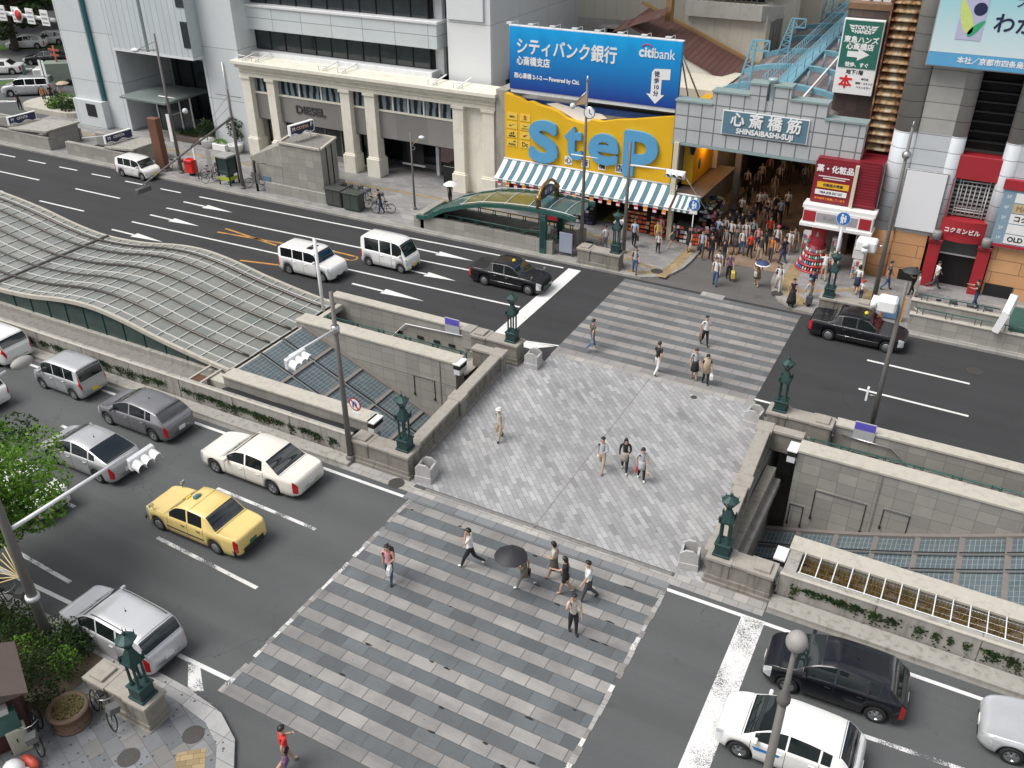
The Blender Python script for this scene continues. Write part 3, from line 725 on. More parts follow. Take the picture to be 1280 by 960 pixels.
# dry planter with white bars (right)
t=thing('planter_bed','long planter of dry yellow grass under a white bar grid','planter',(10,24.8,0))
MB().box(-2.7,60,24.2,25.35,-.02,.55,m_soil).build('soil',t)
MB().box(-2.72,-2.3,24.2,25.3,.55,.92,m_conc).build('end_block',t,.01)
mb=MB(); rr=random.Random(11)
m_dry=leaves('dry_grass',[(.16,.11,.04),(.36,.26,.1),(.28,.21,.08),(.12,.12,.04)])
for k in range(9000):
    x=-2.2+rr.random()**1.6*14; y=rr.uniform(24.25,25.3); h=rr.uniform(.14,.4); a=rr.uniform(0,3.1)
    if math.sin(x*6.8)+math.sin(y*9)*.7<-.9: continue
    mb.add([(x-.018*math.cos(a),y-.018*math.sin(a),.55),(x+.018*math.cos(a),y+.018*math.sin(a),.55),(x+rr.uniform(-.09,.09),y+rr.uniform(-.09,.09),.55+h)],[(0,1,2)],m_dry)
mb.build('dry_grass',t)['kind']='stuff'
mb=MB()
x=-2.2
while x<14:
    mb.bar((x,24.2,.97),(x,25.35,.97),.034,.03,m_whiteg); x+=.52
mb.tube([(-2.25,25.33,.97),(14,25.33,.97)],.02,m_whiteg,6); mb.tube([(-2.25,24.25,.97),(14,24.25,.97)],.02,m_whiteg,6)
x=-2.2
while x<14:
    mb.tube([(x,25.34,.99),(x,25.34,.55)],.006,m_steel,4,smooth=False); x+=.104
for yy in (24.5,24.8,25.1): mb.tube([(-2.25,yy,.96),(14,yy,.96)],.006,m_steel,4)
mb.build('bar_grid',t)

# ------------------------------------------------------------------ bridge parapets: lantern pedestals and balustrades
def pedestal(label,x0,x1,y0,y1,lampx,h=1.1,w=None):
    """stone pedestal wall: stepped base, panelled shaft, coping; the lamp pier at lampx end"""
    t=thing('lantern_pedestal',label,'pedestal',((x0+x1)/2,(y0+y1)/2,0))
    MB().box(x0-.12,x1+.12,y0-.12,y1+.12,0,.16,m_balus).box(x0-.06,x1+.06,y0-.06,y1+.06,.16,.34,m_balus).build('plinth',t,.015)
    MB().box(x0,x1,y0,y1,.34,h-.14,m_balus).build('shaft',t)
    for (a,b) in ((x0,x0+.7),(x1-.7,x1)): MB().box(a-.035,b+.035,y0-.035,y1+.035,.344,h-.143,m_balus).build('pier',t,.012)
    MB().box(x0-.07,x1+.07,y0-.05,y1+.05,h-.14,h-.02,m_balus_top).build('coping',t,.015)
    for (a,b) in ((x0,x0+.7),(x1-.7,x1)): MB().box(a-.1,b+.1,y0-.09,y1+.09,h-.13,h,m_balus_top).build('pier_cap',t,.012)
    far=x1-.62 if lampx<(x0+x1)/2 else x0+.08
    MB().box(far,far+.54,y0+.04,y1-.04,h,h+.09,m_balus_top).build('pier_block',t,.012)
    return t
def lantern(label,x,y,z=1.1):
    t=thing('street_lantern',label,'street lamp',(x,y,z),0,'bronze lanterns on the bridge pedestals')
    MB().box(-.29,.29,-.29,.29,0,.1,m_copper).box(-.245,.245,-.245,.245,.1,.46,m_copper).box(-.275,.275,-.275,.275,.46,.53,m_copper).build('base',t,.012,local=True)
    for sx in (-1,1):
        for sy in (-1,1):
            MB().lathe([(.07,.5),(.07,.56),(.045,.6),(.04,1.3),(.065,1.36),(.065,1.42)],m_copper,(sx*.14,sy*.14,0),8).build('column',t,local=True)
    mb=MB(); mb.box(-.24,.24,-.24,.24,1.42,1.5,m_copper)
    mb.lathe([(.3,1.5),(.1,1.92),(.12,1.98)],m_copper,n=4,ang0=math.pi/4,smooth=False)
    for a in range(4): mb.lathe([(.03,1.5),(.05,1.56),(.01,1.72)],m_copper,(.31*math.cos(a*math.pi/2+.785),.31*math.sin(a*math.pi/2+.785),0),6)
    mb.build('pyramid_cap',t,local=True)
    mb=MB(); mb.lathe([(.07,1.98),(.1,2.02),(.27,2.26)],M('lantern_glass',(.1,.14,.14),.2,0,.2,6),n=8,smooth=False); l=mb.build('lamp_glass',t,local=True)
    mb=MB()
    for a in range(8):
        c,s_=math.cos(a*math.pi/4),math.sin(a*math.pi/4); mb.tube([(.1*c,.1*s_,2.0),(.285*c,.285*s_,2.28),(.31*c,.31*s_,2.36)],.013,m_copper,5)
    mb.lathe([(.29,2.26),(.3,2.29),(.05,2.44),(.04,2.5),(.05,2.54),(.012,2.58),(.008,2.72)],m_copper,n=8,smooth=False)
    mb.build('lamp_roof',t,local=True)
    return t
L0=lantern('green bronze lantern at the left end of the bridge, behind the white sedan',-17.72,23.9)
for nm,x,y,lab in (('a',-18.15,33.75,'green bronze lantern beside the wide white stop line of the far road'),('b',-4.72,23.85,'green bronze lantern above the black hatchback, on the right near pedestal'),('c',-5.2,33.7,'green bronze lantern at the right far corner of the plaza'),('d',-17.82,45.95,'green bronze lantern on the far pavement before the striped awning'),('e',-5.65,45.8,'green bronze lantern on the far pavement above the right black taxi'),('f',-17.58,10.3,'green bronze lantern over the parked silver wagon, lower left corner')):
    copy_tree(L0,(x,y,1.1),label=lab)
pedestal('weathered stone pedestal at the left near corner of the bridge',-20.0,-17.35,23.45,24.1,-17.5)
pedestal('weathered stone pedestal by the far stop line, left of the plaza',-20.2,-17.75,33.4,34.1,-18)
pedestal('weathered stone pedestal right of the near crosswalk end',-5.08,-2.95,23.5,24.15,-5)
pedestal('weathered stone pedestal at the right far corner of the plaza',-5.6,-3.05,33.35,34.05,-5.3)
pedestal('pale stone pedestal on the far pavement left of the side street',-20.05,-17.5,45.6,46.3,-17.8)
pedestal('pale stone pedestal on the far pavement above the right black taxi',-6.0,-3.5,45.5,46.15,-5.7)
pedestal('weathered stone pedestal beside the parked silver wagon',-19.6,-17.25,10.0,10.65,-17.5)
def balustrade(label,xa,ya,xb,yb,face):
    t=thing('balustrade',label,'balustrade',((xa+xb)/2,(ya+yb)/2,0))
    d=Vector((xb-xa,yb-ya,0)); L=d.length; a=math.atan2(d.y,d.x); T=Matrix.Translation((xa,ya,0))@Matrix.Rotation(a,4,'Z')
    w=.21
    MB().box(0,L,-w-.1,w+.1,0,.2,m_balus,T).build('plinth',t,.015)
    MB().box(0,L,-w+.04,w-.04,.2,.86,m_balus,T).build('panel_wall',t)
    MB().box(0,L,-w-.06,w+.06,.86,1.0,m_balus_top,T).build('coping',t,.02)
    for u in (.02,L*.5,L-.02):
        MB().box(u-.28,u+.28,-w-.08,w+.08,.2,.855,m_balus,T).box(u-.36,u+.36,-w-.13,w+.13,.855,1.035,m_balus_top,T).build('pier',t,.015)
    s=1 if face>0 else -1
    for sec in range(2):
        u0=L*.5*sec+.45; u1=L*.5*(sec+1)-.45; n=6
        for k in range(n):
            u=u0+(u1-u0)*(k+.5)/n
            mb=MB()
            pts=[T@Vector((u+.19*math.cos(q*math.pi/6),s*-(w-.03),.55+.17*math.sin(q*math.pi/6))) for q in range(12)]
            mb.tube(pts,.035,m_balus,6,closed=True); mb.ball(T@Vector((u,s*-(w-.04),.55)),.07,m_balus,8,4)
            mb.build('ring_ornament',t)
        MB().box(u0-.05,u1+.05,-w-.0,w+.0,.2,.3,m_balus,T).box(u0-.05,u1+.05,-w,w,.77,.858,m_balus,T).build('panel_frame',t)
    return t
balustrade('weathered stone balustrade with ring ornaments along the left plaza edge',-17.72,24.15,-18.25,32.6,1)
balustrade('weathered stone balustrade along the right plaza edge above the dark glass roof',-5.02,24.2,-5.45,32.3,-1)
t=thing('court_ledge','stained concrete ledge below the right balustrade','ledge',(-4.4,28,-.5))
MB().box(-4.85,-4.3,24.2,31.2,-1.0,-.6,m_concd).build('ledge',t,.02); MB().box(-4.95,-4.55,24.2,31.2,-7,-.1,m_balus).build('wall_face',t)
t=thing('corner_wall','low stone wall joining the left balustrade to the stair passage','wall',(-18.7,32.7,0))
MB().box(-19.6,-18.0,32.4,32.8,0,.86,m_balus).build('wall_face',t); MB().box(-19.65,-17.9,32.34,32.86,.86,1.0,m_balus_top).build('coping',t,.015)
t=thing('corner_wall','low stone wall joining the right balustrade to the stair passage','wall',(-4.7,32.5,0))
MB().box(-5.3,-3.9,32.2,32.55,0,.86,m_balus).build('wall_face',t); MB().box(-5.4,-3.85,32.14,32.6,.86,1.0,m_balus_top).build('coping',t,.015)
for x,y,lab in ((-19.45,31.0,'white floodlight box at the end of the left hatch wall'),(-20.15,25.2,'white floodlight box at the end of the left membrane roof'),(-4.05,31.4,'white floodlight box at the end of the right hatch wall'),(-2.95,24.9,'white floodlight box beside the dry planter')):
    t=thing('floodlight',lab,'floodlight',(x,y,.3),0,'floodlight boxes beside the bridge')
    MB().box(-.2,.2,-.35,.35,.62,.7,m_white).box(-.16,.16,-.32,.32,.1,.4,m_whiteg).build('housing',t,.01,local=True); MB().box(-.17,.17,-.33,.33,.4,.62,m_dark).build('lens',t,local=True)
# granite bins / planters at the four corners of the plaza
def stonebin(label,x,y,rz):
    t=thing('stone_planter',label,'planter',(x,y,0),rz,'granite planters at the plaza corners')
    m=m_stonebin
    MB().box(-.36,.36,-.36,.36,0,.28,m).build('plinth',t,.015,local=True)
    mb=MB()
    for s_ in (-1,1):
        pr=[(-.33,.28),(.33,.28),(.33,.66),(.12,.82),(-.12,.82),(-.33,.66)]
        n=len(pr); v=[(p[0],s_*.33,p[1]) for p in pr]+[(p[0],s_*.24,p[1]) for p in pr]
        mb.add(v,[tuple(range(n)),tuple(reversed(range(n,2*n)))]+[(i,(i+1)%n,n+(i+1)%n,n+i) for i in range(n)],m)
    mb.box(-.33,-.24,-.24,.24,.28,.64,m).box(.24,.33,-.24,.24,.28,.64,m).box(-.24,.24,-.24,.24,.28,.36,m_dark)
    mb.build('body',t,local=True)
    return t
m_stonebin=stone('grey_granite',(.43,.425,.41),.14,.3,.25,6)
stonebin('grey granite planter before the left near pedestal',-16.75,23.85,R(8)); stonebin('grey granite planter beside the far stop line',-17.0,33.75,R(4))
stonebin('grey granite planter left of the right near lantern',-5.85,24.0,R(10)); stonebin('grey granite planter at the right far plaza corner',-6.25,33.75,R(-6))
# ------------------------------------------------------------------ buildings along the far pavement
XR,ZU=(1,0,0),(0,0,1)
m_off=tiles('office_cladding',5.2,3.9,0,[(.56,.6,.615),(.585,.62,.63)],(.22,.25,.26),.035,0,.5,.02,.12,axes=(0,2),org=(-71,.2),bump=.1)
m_offy=tiles('office_cladding_side',5.2,3.9,0,[(.56,.6,.615),(.585,.62,.63)],(.22,.25,.26),.035,0,.5,.02,.12,axes=(1,2),org=(53,.2),bump=.1)
m_offv=tiles('office_seamed_panel',.62,12,0,[(.5,.55,.56),(.52,.57,.58)],(.16,.2,.21),.03,0,.45,.03,.1,axes=(0,2),org=(-64,7.2),bump=.2)
m_teal=M('teal_trim',(.015,.12,.14),.4,0,.1,2)
t=thing('office_building','pale grey panelled office building with a dark recessed entrance, far left','building',(-62,58,0))
mb=MB()
mb.box(-71,-65.4,53,70,0,40,m_off); mb.box(-65.4,-55.7,53,70,6.9,40,m_off); mb.box(-55.7,-51.9,53,53.4,0,40,m_off); mb.box(-55.7,-51.9,53.4,70,0,40,m_offy)
mb.box(-65.4,-55.7,58.5,70,0,6.9,m_off)
mb.build('wall',t)
MB().box(-71.2,-68.0,52.6,53.0,2.45,40,m_off).box(-71.3,-67.7,52.3,53.0,.1,2.45,m_off).build('corner_pillar',t,.03)
MB().box(-67.98,-67.75,52.75,52.999,2.46,40,m_teal).build('trim',t)
MB().box(-69.75,-68.6,52.26,52.3,1.1,2.15,m_black).build('wall_plaque',t)
MB().box(-64.05,-60.45,51.9,53,7.3,40,m_offv).build('bay_panel',t,.02); MB().box(-60.1,-55.5,51.9,53,7.3,40,m_offv).build('bay_panel',t,.02)
MB().box(-64.1,-55.45,51.85,53.0,7.12,7.29,m_whiteg).build('bay_sill',t)
mb=MB(); mb.quad((-65.3,58.45,.1),(-55.75,58.45,.1),(-55.75,58.45,6.85),(-65.3,58.45,6.85),m_glass); mb.build('entrance_glass',t)
for i in range(6): MB().box(-64.6+1.75*i-.06,-64.6+1.75*i+.06,58.3,58.44,.1,6.85,m_black).build('mullion',t)
MB().box(-65.4,-65.38,53.05,58.4,.1,6.9,m_offy).box(-55.72,-55.7,53.45,58.4,.1,6.9,m_offy).box(-65.38,-55.72,53.05,58.4,6.86,6.895,m_dark).build('recess_lining',t)
MB().box(-64.4,-59.2,51.6,56.5,3.35,3.55,M('canopy_grey_green',(.2,.24,.23),.5,.2,.15,2)).build('entrance_canopy',t,.02)
mb=MB(); mb.box(-63.6,-59.6,54.6,54.66,.13,3.3,m_glass); mb.build('entrance_screen',t)
for x in (-63.6,-62.2,-60.9,-59.6): MB().box(x-.05,x+.05,54.5,54.58,.13,3.3,m_whiteg).build('door_frame',t)
MB().box(-57.2,-56.45,52.96,53.0,8.4,9.85,m_glass).build('window',t); MB().box(-56.2,-55.5,51.86,51.9,8.0,9.9,m_glass).build('window',t); MB().box(-56.3,-55.5,51.86,51.9,10.9,12.2,m_glass).build('window',t)
mb=MB(); mb.tube([(-53.6,52.9,.1),(-53.6,52.9,7)],.05,m_steel,6); mb.build('drainpipe',t)

# cream colonnade shop with office floors above
m_panelgrey=tiles('brushed_fascia',2.6,3,0,[(.235,.225,.215),(.26,.25,.235),(.22,.212,.2)],(.12,.115,.11),.012,0,.4,.06,.2,axes=(0,2),org=(-51,2.9),bump=.1,spec=.5)
m_spandrel=tiles('spandrel_panel',2.75,.86,0,[(.52,.57,.58),(.54,.585,.595)],(.12,.14,.145),.03,0,.4,.02,.1,axes=(0,2),org=(-52.2,9.3),bump=.2)
m_spandrely=tiles('spandrel_panel_side',2.75,.86,0,[(.52,.57,.58)],(.12,.14,.145),.03,0,.4,.02,.1,axes=(1,2),org=(54.4,9.3),bump=.2)
t=thing('colonnade_shop','cream classical shopfront with tall piers and glass office floors above','building',(-40.5,56,0))
MB().box(-51.5,-29.5,57,66,.1,7.2,m_dark).box(-51.6,-51.5,53.2,66,.1,7.2,m_cream).box(-30.0,-29.5,53.2,58,.1,7.2,m_cream).build('inner_wall',t)
piers=[(-51.9,-51.05),(-49.45,-48.7),(-42.55,-41.7),(-40.4,-39.5),(-33.0,-32.15),(-30.65,-29.75)]
for a,b in piers:
    mb=MB(); mb.box(a,b,52.9,53.7,1.45,6.15,m_cream); mb.box(a-.12,b+.12,52.75,53.85,.1,1.45,m_cream); mb.box(a-.08,b+.08,52.8,53.8,6.0,6.2,m_cream); mb.box(a-.05,b+.05,52.85,53.75,1.451,1.56,m_cream)
    mb.build('pier',t,.02)
mb=MB(); mb.box(-51.9,-29.6,52.85,54,6.2,6.86,m_cream); mb.build('entablature',t,.02)
MB().box(-51.95,-29.55,52.72,54,6.55,6.62,m_cream).box(-52.05,-29.45,52.55,54,6.86,7.15,m_cream).box(-52.2,-29.3,52.3,54.4,7.15,7.42,m_cream).build('cornice',t,.03)
MB().box(-51.9,-35.5,54.4,58,7.2,7.75,m_whiteg).build('parapet',t,.02)
for x in (-51.2,-49.9,-43.6,-41.9,-34.3,-32.3):
    MB().tube([(x-.35,52.6,7.43),(x-.35,52.6,7.78),(x+.35,52.6,7.78),(x+.35,52.6,7.43)],.035,m_white,6).bar((x,52.5,7.5),(x,54.4,7.75),.1,.06,m_white).build('bracket',t)
bays=[(-51.05,-49.45),(-48.7,-42.55),(-41.7,-40.4),(-39.5,-33.0)]
mcur,tcur,bcur=new_mat('curtained_window'); q=NT(tcur); p=q.pos(); z=q.sep(p)
w=q.math('SINE',q.math('ADD',q.math('MULTIPLY',z[0],10.5),q.math('MULTIPLY',q.noise(p,.9,2),5.0)))
q.put(bcur.inputs['Base Color'],q.mix(q.mapr(w,-.4,.5,0,1),(.015,.02,.022),(.2,.26,.29))); bcur.inputs['Roughness'].default_value=.18
for i,(a,b) in enumerate(bays):
    MB().box(a,b,53.35,53.5,3.0,4.92,m_panelgrey).build('fascia',t)
    MB().quad((a,53.4,5.06),(b,53.4,5.06),(b,53.4,6.2),(a,53.4,6.2),mcur).build('upper_window',t)
    mb=MB(); mb.box(a,b,53.3,53.42,4.92,5.05,m_cream)
    n=max(1,round((b-a)/2.05)) if i<3 else 5
    for k in range(1,n): x=a+(b-a)*k/n; mb.box(x-.045,x+.045,53.3,53.39,5.05,6.2,m_white)
    mb.build('window_frame',t)
    yy=54.6 if i!=3 else 56.3
    mb=MB(); mb.quad((a-.3,yy,.5),(b+.3,yy,.5),(b+.3,yy,3.0),(a-.3,yy,3.0),m_glass); mb.build('shop_window',t)
    mb=MB()
    n=max(1,round((b-a)/1.5))
    for k in range(n+1): x=a+(b-a)*k/n; mb.box(x-.04,x+.04,yy-.08,yy-.01,.14,3.0,m_panelgrey)
    mb.box(a,b,yy-.1,yy+.02,.14,.5,m_panelgrey); mb.box(a,b,53.4,57,2.95,3.0,m_dark)
    mb.build('shop_frame',t)
mb=MB(); text(mb,'DIESEL',(-45.8,53.345,4.1),XR,ZU,.8,M('letter_dark_grey',(.05,.05,.05),.5),bold=.02,ext=.03,sx=1.2); mb.build('lettering',t)
MB().box(-32.15,-30.65,53.3,53.6,.12,6.2,m_cream).build('end_panel',t); 
MB().box(-36.0,-35.75,55.2,55.5,.13,3.0,m_whiteg).build('door_post',t)
MB().box(-34.6,-33.05,53.9,55.4,.13,1.45,m_blackgloss).build('dark_counter',t,.02)
MB().box(-35.6,-34.5,55.3,55.36,1.2,2.8,M('poster_print',(.3,.2,.19),.5,0,.5,2)).build('poster',t)
MB().box(-38.9,-37.0,55.1,55.16,.75,2.9,m_blackgloss).box(-38.95,-36.95,55.09,55.18,.6,.75,m_whiteg).build('display_window',t)
mb=MB(); text(mb,'D',(-37.9,55.09,1.95),XR,ZU,.5,m_white,ext=.004); mb.build('window_mark',t)
# office floors above
mb=MB()
MB().box(-52.1,-35.9,55.3,70,7.4,40,m_dark).build('core_wall',t)
zf=[(8.0,9.3),(10.95,12.6),(14.2,15.9),(17.5,19.2)]
for k,(a,b) in enumerate(zf):
    MB().quad((-52,55.2,a-.2),(-36,55.2,a-.2),(-36,55.2,b),(-52,55.2,b),m_glass).quad((-36,55.2,a-.2),(-35.88,70,a-.2),(-35.88,70,b),(-36,55.2,b),m_glass).build('ribbon_window',t)
    for i in range(12): x=-51.9+1.44*i; MB().box(x-.03,x+.03,55.12,55.19,a-.2,b,m_black).build('window_mullion',t)
    MB().box(-52.3,-35.0,54.5,70,b,b+1.62,m_spandrel).build('spandrel',t,.02)
    MB().box(-52.5,-34.9,54.4,70,b+1.62,b+1.8,m_whiteg).build('sill',t,.02)
MB().box(-35.88,-35.2,55.6,70,7.4,40,m_whiteg).build('end_fin',t)
t=thing('lift_tower','plain white panelled tower between the cream shopfront and the blue billboard','building',(-32.6,60,0))
m_tow=tiles('tower_panel',9,5.1,0,[(.66,.68,.69),(.68,.7,.7)],(.3,.32,.33),.03,0,.5,.02,.06,axes=(0,2),org=(-34.5,.9),bump=.1)
m_tow_shaded=tiles('tower_panel_shaded',4.6,5.1,0,[(.6,.635,.65),(.62,.65,.665)],(.3,.33,.34),.03,0,.5,.02,.06,axes=(1,2),org=(54.5,.9),bump=.1)  # same white panels, with the east face's shade put into the colour
mb=MB(); mb.box(-34.4,-31.05,54.9,55.2,7.0,40,m_tow); mb.box(-34.4,-31.05,55.2,69,0,40,m_tow_shaded); mb.build('wall',t)
MB().box(-34.3,-31.5,54.75,54.9,11.3,40,m_tow).build('raised_panel',t,.02)
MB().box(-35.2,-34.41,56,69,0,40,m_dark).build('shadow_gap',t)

# ---- yellow shoe shop with billboard
m_print=None
def gradz(name,lo,hi,z0,z1):
    m,t_,b=new_mat(name); q=NT(t_); z=q.sep(q.pos())[2]
    c=q.ramp(q.mapr(z,z0,z1,0,1),[(0,lo),(.45,tuple((lo[i]*.55+hi[i]*.45) for i in range(3))),(1,hi)])
    c=q.mix(1.0,c,q.mix(q.noise(q.pos(),30,2),(.92,)*3,(1.08,)*3),'MULTIPLY')
    q.put(b.inputs['Base Color'],c); b.inputs['Roughness'].default_value=.45; return m
m_bill=gradz('billboard_print',(.008,.035,.26),(.0,.36,.78),8.05,11.8)
t=thing('blue_billboard','wide blue bank billboard with white Japanese lettering above the yellow shop','billboard',(-22.5,52.1,8))
MB().box(-28.05,-16.9,52.0,52.3,8.05,11.8,m_bill).build('panel',t)
MB().box(-28.1,-16.85,52.02,52.34,11.8,11.87,m_whiteg).box(-28.0,-17,52.05,52.3,7.8,8.04,m_whiteg).build('frame',t,.01)
mb=MB()
text(mb,'シティバンク銀行',(-24.2,52,10.62),XR,ZU,1.02,m_white,bold=.025,ext=.01,sx=.83)
text(mb,'心斎橋支店',(-26.38,52,9.78),XR,ZU,.56,m_white,bold=.016,ext=.01,sx=.83)
text(mb,'西心斎橋 2-1-2 — Powered by Citi.',(-25.45,52,8.88),XR,ZU,.34,m_white,bold=.012,ext=.01,sx=.9)
text(mb,'citi',(-19.0,52,11.05),XR,ZU,.78,m_white,bold=.03,ext=.01,align='CENTER'); text(mb,'bank',(-18.55,52,11.03),XR,ZU,.78,m_white,bold=.006,ext=.01,sx=.86,align='LEFT')
mb.build('lettering',t)
mb=MB(); mb.tube([(-19.0+.34*math.cos(R(20+14*i)),51.985,11.24+.27*math.sin(R(20+14*i))) for i in range(11)],.03,M('logo_arc_red',(.55,.03,.04),.4),6); mb.build('logo_arc',t)
mb=MB(); pr=[(-18.42,10.2),(-17.45,10.26),(-17.45,9.65),(-17.95,9.62),(-17.95,8.75),(-17.72,8.76),(-18.25,8.2),(-18.85,8.76),(-18.58,8.75),(-18.58,10.0)]
mb.add([(x,51.985,z) for x,z in pr],[tuple(range(len(pr)))],m_white); mb.build('arrow',t)
mb=MB()
for k,ch in enumerate(('徒','歩','10','分')): text(mb,ch,(-18.26,51.984,9.9-.37*k),XR,ZU,.34,m_navy,bold=.008,ext=.004)
mb.build('arrow_lettering',t)
for i in range(8):
    x=-27.6+1.45*i; MB().tube([(x,52.3,11.85),(x,52.25,12.1),(x,51.3,12.12)],.02,m_whiteg,5).box(x-.22,x+.12,51.2,51.42,12.05,12.17,m_whiteg).build('flood_lamp',t)
for x in (-27.5,-25,-22,-19.5,-17.2): MB().bar((x,52.35,8.1),(x,54.6,7.7),.08,.08,m_steel).bar((x,52.38,11.6),(x,55.2,7.8),.07,.07,m_steel).build('strut',t)
MB().tube([(-16.95,52.4,11.0),(-16.2,54.4,8.0)],.05,m_steel,6).build('stay',t)

t=thing('yellow_shop','yellow shoe shop with torn-edge sign and goods stacked under its awning','shop',(-22.5,56,0))
MB().box(-30.9,-15.6,57.4,63,0,7.9,M('beige_render',(.42,.4,.35),.8,0,.12,1,grime=.5)).box(-29.4,-28.6,52.6,57.4,.1,7.7,m_conc).box(-28.6,-16.6,52.4,57.4,3.4,7.0,m_concd).build('wall',t)
MB().box(-16.55,-15.9,53.2,63,3.2,8,M('amber_yellow',(.62,.34,.01),.55,0,.12,1)).build('side_wall',t)
top=[(-28.4,7.7),(-27.9,7.62),(-27.3,7.5),(-26.9,7.28),(-26.5,7.38),(-25.9,7.2),(-25.2,7.12),(-24.6,6.95),(-24.0,6.62),(-23.4,6.5),(-22.8,6.42),(-22.3,6.75),(-21.6,6.7),(-20.6,6.95),(-19.6,7.1),(-18.6,7.3),(-17.6,7.5),(-16.9,7.62)]
pr=[(-28.4,3.5),(-16.9,3.5)]+list(reversed(top)); n=len(pr)
mb=MB(); mb.add([(x,51.95,z) for x,z in pr]+[(x,52.35,z) for x,z in pr],[tuple(range(n)),tuple(reversed(range(n,2*n)))]+[(i,(i+1)%n,n+(i+1)%n,n+i) for i in range(n)],m_yellow); mb.build('sign_panel',t)
pr=[(-25.6,7.2),(-24.9,7.35),(-24.0,7.2),(-23.4,7.28),(-22.6,7.05),(-21.8,7.0),(-21.4,6.8),(-22.0,6.65),(-22.6,6.3),(-23.4,6.4),(-24.6,6.9)]; n=len(pr)
mb=MB(); mb.add([(x,52.36,z+.05) for x,z in pr]+[(x,52.44,z+.05) for x,z in pr],[tuple(range(n)),tuple(reversed(range(n,2*n)))]+[(i,(i+1)%n,n+(i+1)%n,n+i) for i in range(n)],m_white); mb.build('torn_edge',t)
MB().box(-28.3,-17,52.6,52.75,7.0,7.35,M('blue_tarp',(.02,.08,.3),.6,0,.4,3)).box(-23,-17.5,52.8,55,7.0,7.5,m_dark).build('roof_clutter',t)
def letter(mb,ch,x0,x1,z0,z1,y,m,fat=.17,ext=.1):
    for k in range(13):
        a=k*2*math.pi/12; dx,dz=(fat*math.cos(a),fat*math.sin(a)) if k<12 else (0,0)
        letter1(mb,ch,x0+fat+dx,x1-fat+dx,z0+fat+dz,z1-fat+dz,y-.0012*k,m,0,ext)
def letter1(mb,ch,x0,x1,z0,z1,y,m,off=.0,ext=.08):
    cu=bpy.data.curves.new('txt','FONT'); cu.body=ch; cu.size=1; cu.extrude=ext; cu.offset=off; cu.resolution_u=6
    o=bpy.data.objects.new('txt',cu); COL.objects.link(o); dg=bpy.context.evaluated_depsgraph_get()
    me=bpy.data.meshes.new_from_object(o.evaluated_get(dg)); bpy.data.objects.remove(o)
    xs=[v.co.x for v in me.vertices]; ys=[v.co.y for v in me.vertices]; ax,bx,ay,by=min(xs),max(xs),min(ys),max(ys)
    T=Matrix(((( x1-x0)/(bx-ax),0,0,x0-ax*(x1-x0)/(bx-ax)),(0,0,-1,y-ext),(0,(z1-z0)/(by-ay),0,z0-ay*(z1-z0)/(by-ay)),(0,0,0,1)))
    mb.mesh(me,T,m)
for ch,x0,x1,z0,z1 in (('S',-26.55,-24.45,3.6,6.35),('t',-24.0,-22.75,4.15,6.2),('e',-22.35,-20.3,4.1,6.05),('p',-20.0,-17.75,3.62,6.5)):
    mb=MB(); letter(mb,ch,x0,x1,z0,z1,51.95,m_blue,{'S':.17,'p':.16}.get(ch,.11)); mb.build('letter',t)
for k,ch in enumerate('心斎橋店'):
    x=-23.75+1.17*k; MB().box(x-.26,x+.26,51.9,51.94,3.72,4.24,m_white).build('plate',t)
    mb=MB(); text(mb,ch,(x,51.9,3.98),XR,ZU,.46,m_black,bold=.012,ext=.004); mb.build('plate_lettering',t)
# sports-brand plates (pale yellow squares with small dark or red marks)
m_pale=M('pale_yellow',(.78,.53,.08),.5,0,.04,1)
for r_ in range(4):
    for c in range(2):
        x=-27.85+.95*c; z=6.3-.58*r_
        MB().box(x-.38,x+.38,51.92,51.945,z-.22,z+.22,m_pale).build('brand_plate',t)
        mb=MB()
        lab=[['asics','B'],['',''],['adidas',''],['PUMA','Dc']][r_][c]
        if lab: text(mb,lab,(x,51.92,z-(.1 if lab in('adidas','PUMA') else 0)),XR,ZU,.2 if len(lab)>2 else .4,m_red if lab=='B' else m_black,bold=.008,ext=.003)
        if (r_,c)==(1,0): mb.add([(x-.25,51.915,z+.04),(x-.16,51.915,z-.07),(x+.28,51.915,z+.12),(x-.14,51.915,z)],[(0,1,2,3)],m_black)
        if (r_,c)==(1,1): mb.add([(x-.2,51.915,z+.13),(x,51.915,z-.02),(x+.25,51.915,z+.13),(x+.02,51.915,z+.05)],[(0,1,2,3)],m_black); text(mb,'MIZUNO',(x,51.92,z-.12),XR,ZU,.13,m_black,ext=.003)
        if (r_,c)==(2,0):
            for s_ in range(3): mb.add([(x-.2+.13*s_,51.915,z+.0),(x-.1+.13*s_,51.915,z+.0),(x-.13+.13*s_,51.915,z+.08+.05*s_),(x-.2+.13*s_,51.915,z+.08+.05*s_)],[(0,1,2,3)],m_black)
        if (r_,c)==(2,1): mb.add([(x-.2,51.915,z),(x+.22,51.915,z+.1),(x-.05,51.915,z-.1)],[(0,1,2)],m_red)
        if (r_,c)==(3,0): mb.add([(x,51.915,z+.05),(x+.2,51.915,z+.2),(x+.3,51.915,z+.08),(x+.12,51.915,z+.1)],[(0,1,2,3)],m_black)
        mb.build('brand_mark',t)
# shop interior: dark back wall, shoe shelves and stacks of orange boxes
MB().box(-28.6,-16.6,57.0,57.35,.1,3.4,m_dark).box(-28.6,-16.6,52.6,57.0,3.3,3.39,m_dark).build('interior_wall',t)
MB().box(-28.6,-15.9,52.4,57.0,.1,.14,M('shop_floor',(.1,.09,.08),.6,0,.2,3)).build('shop_floor',t)
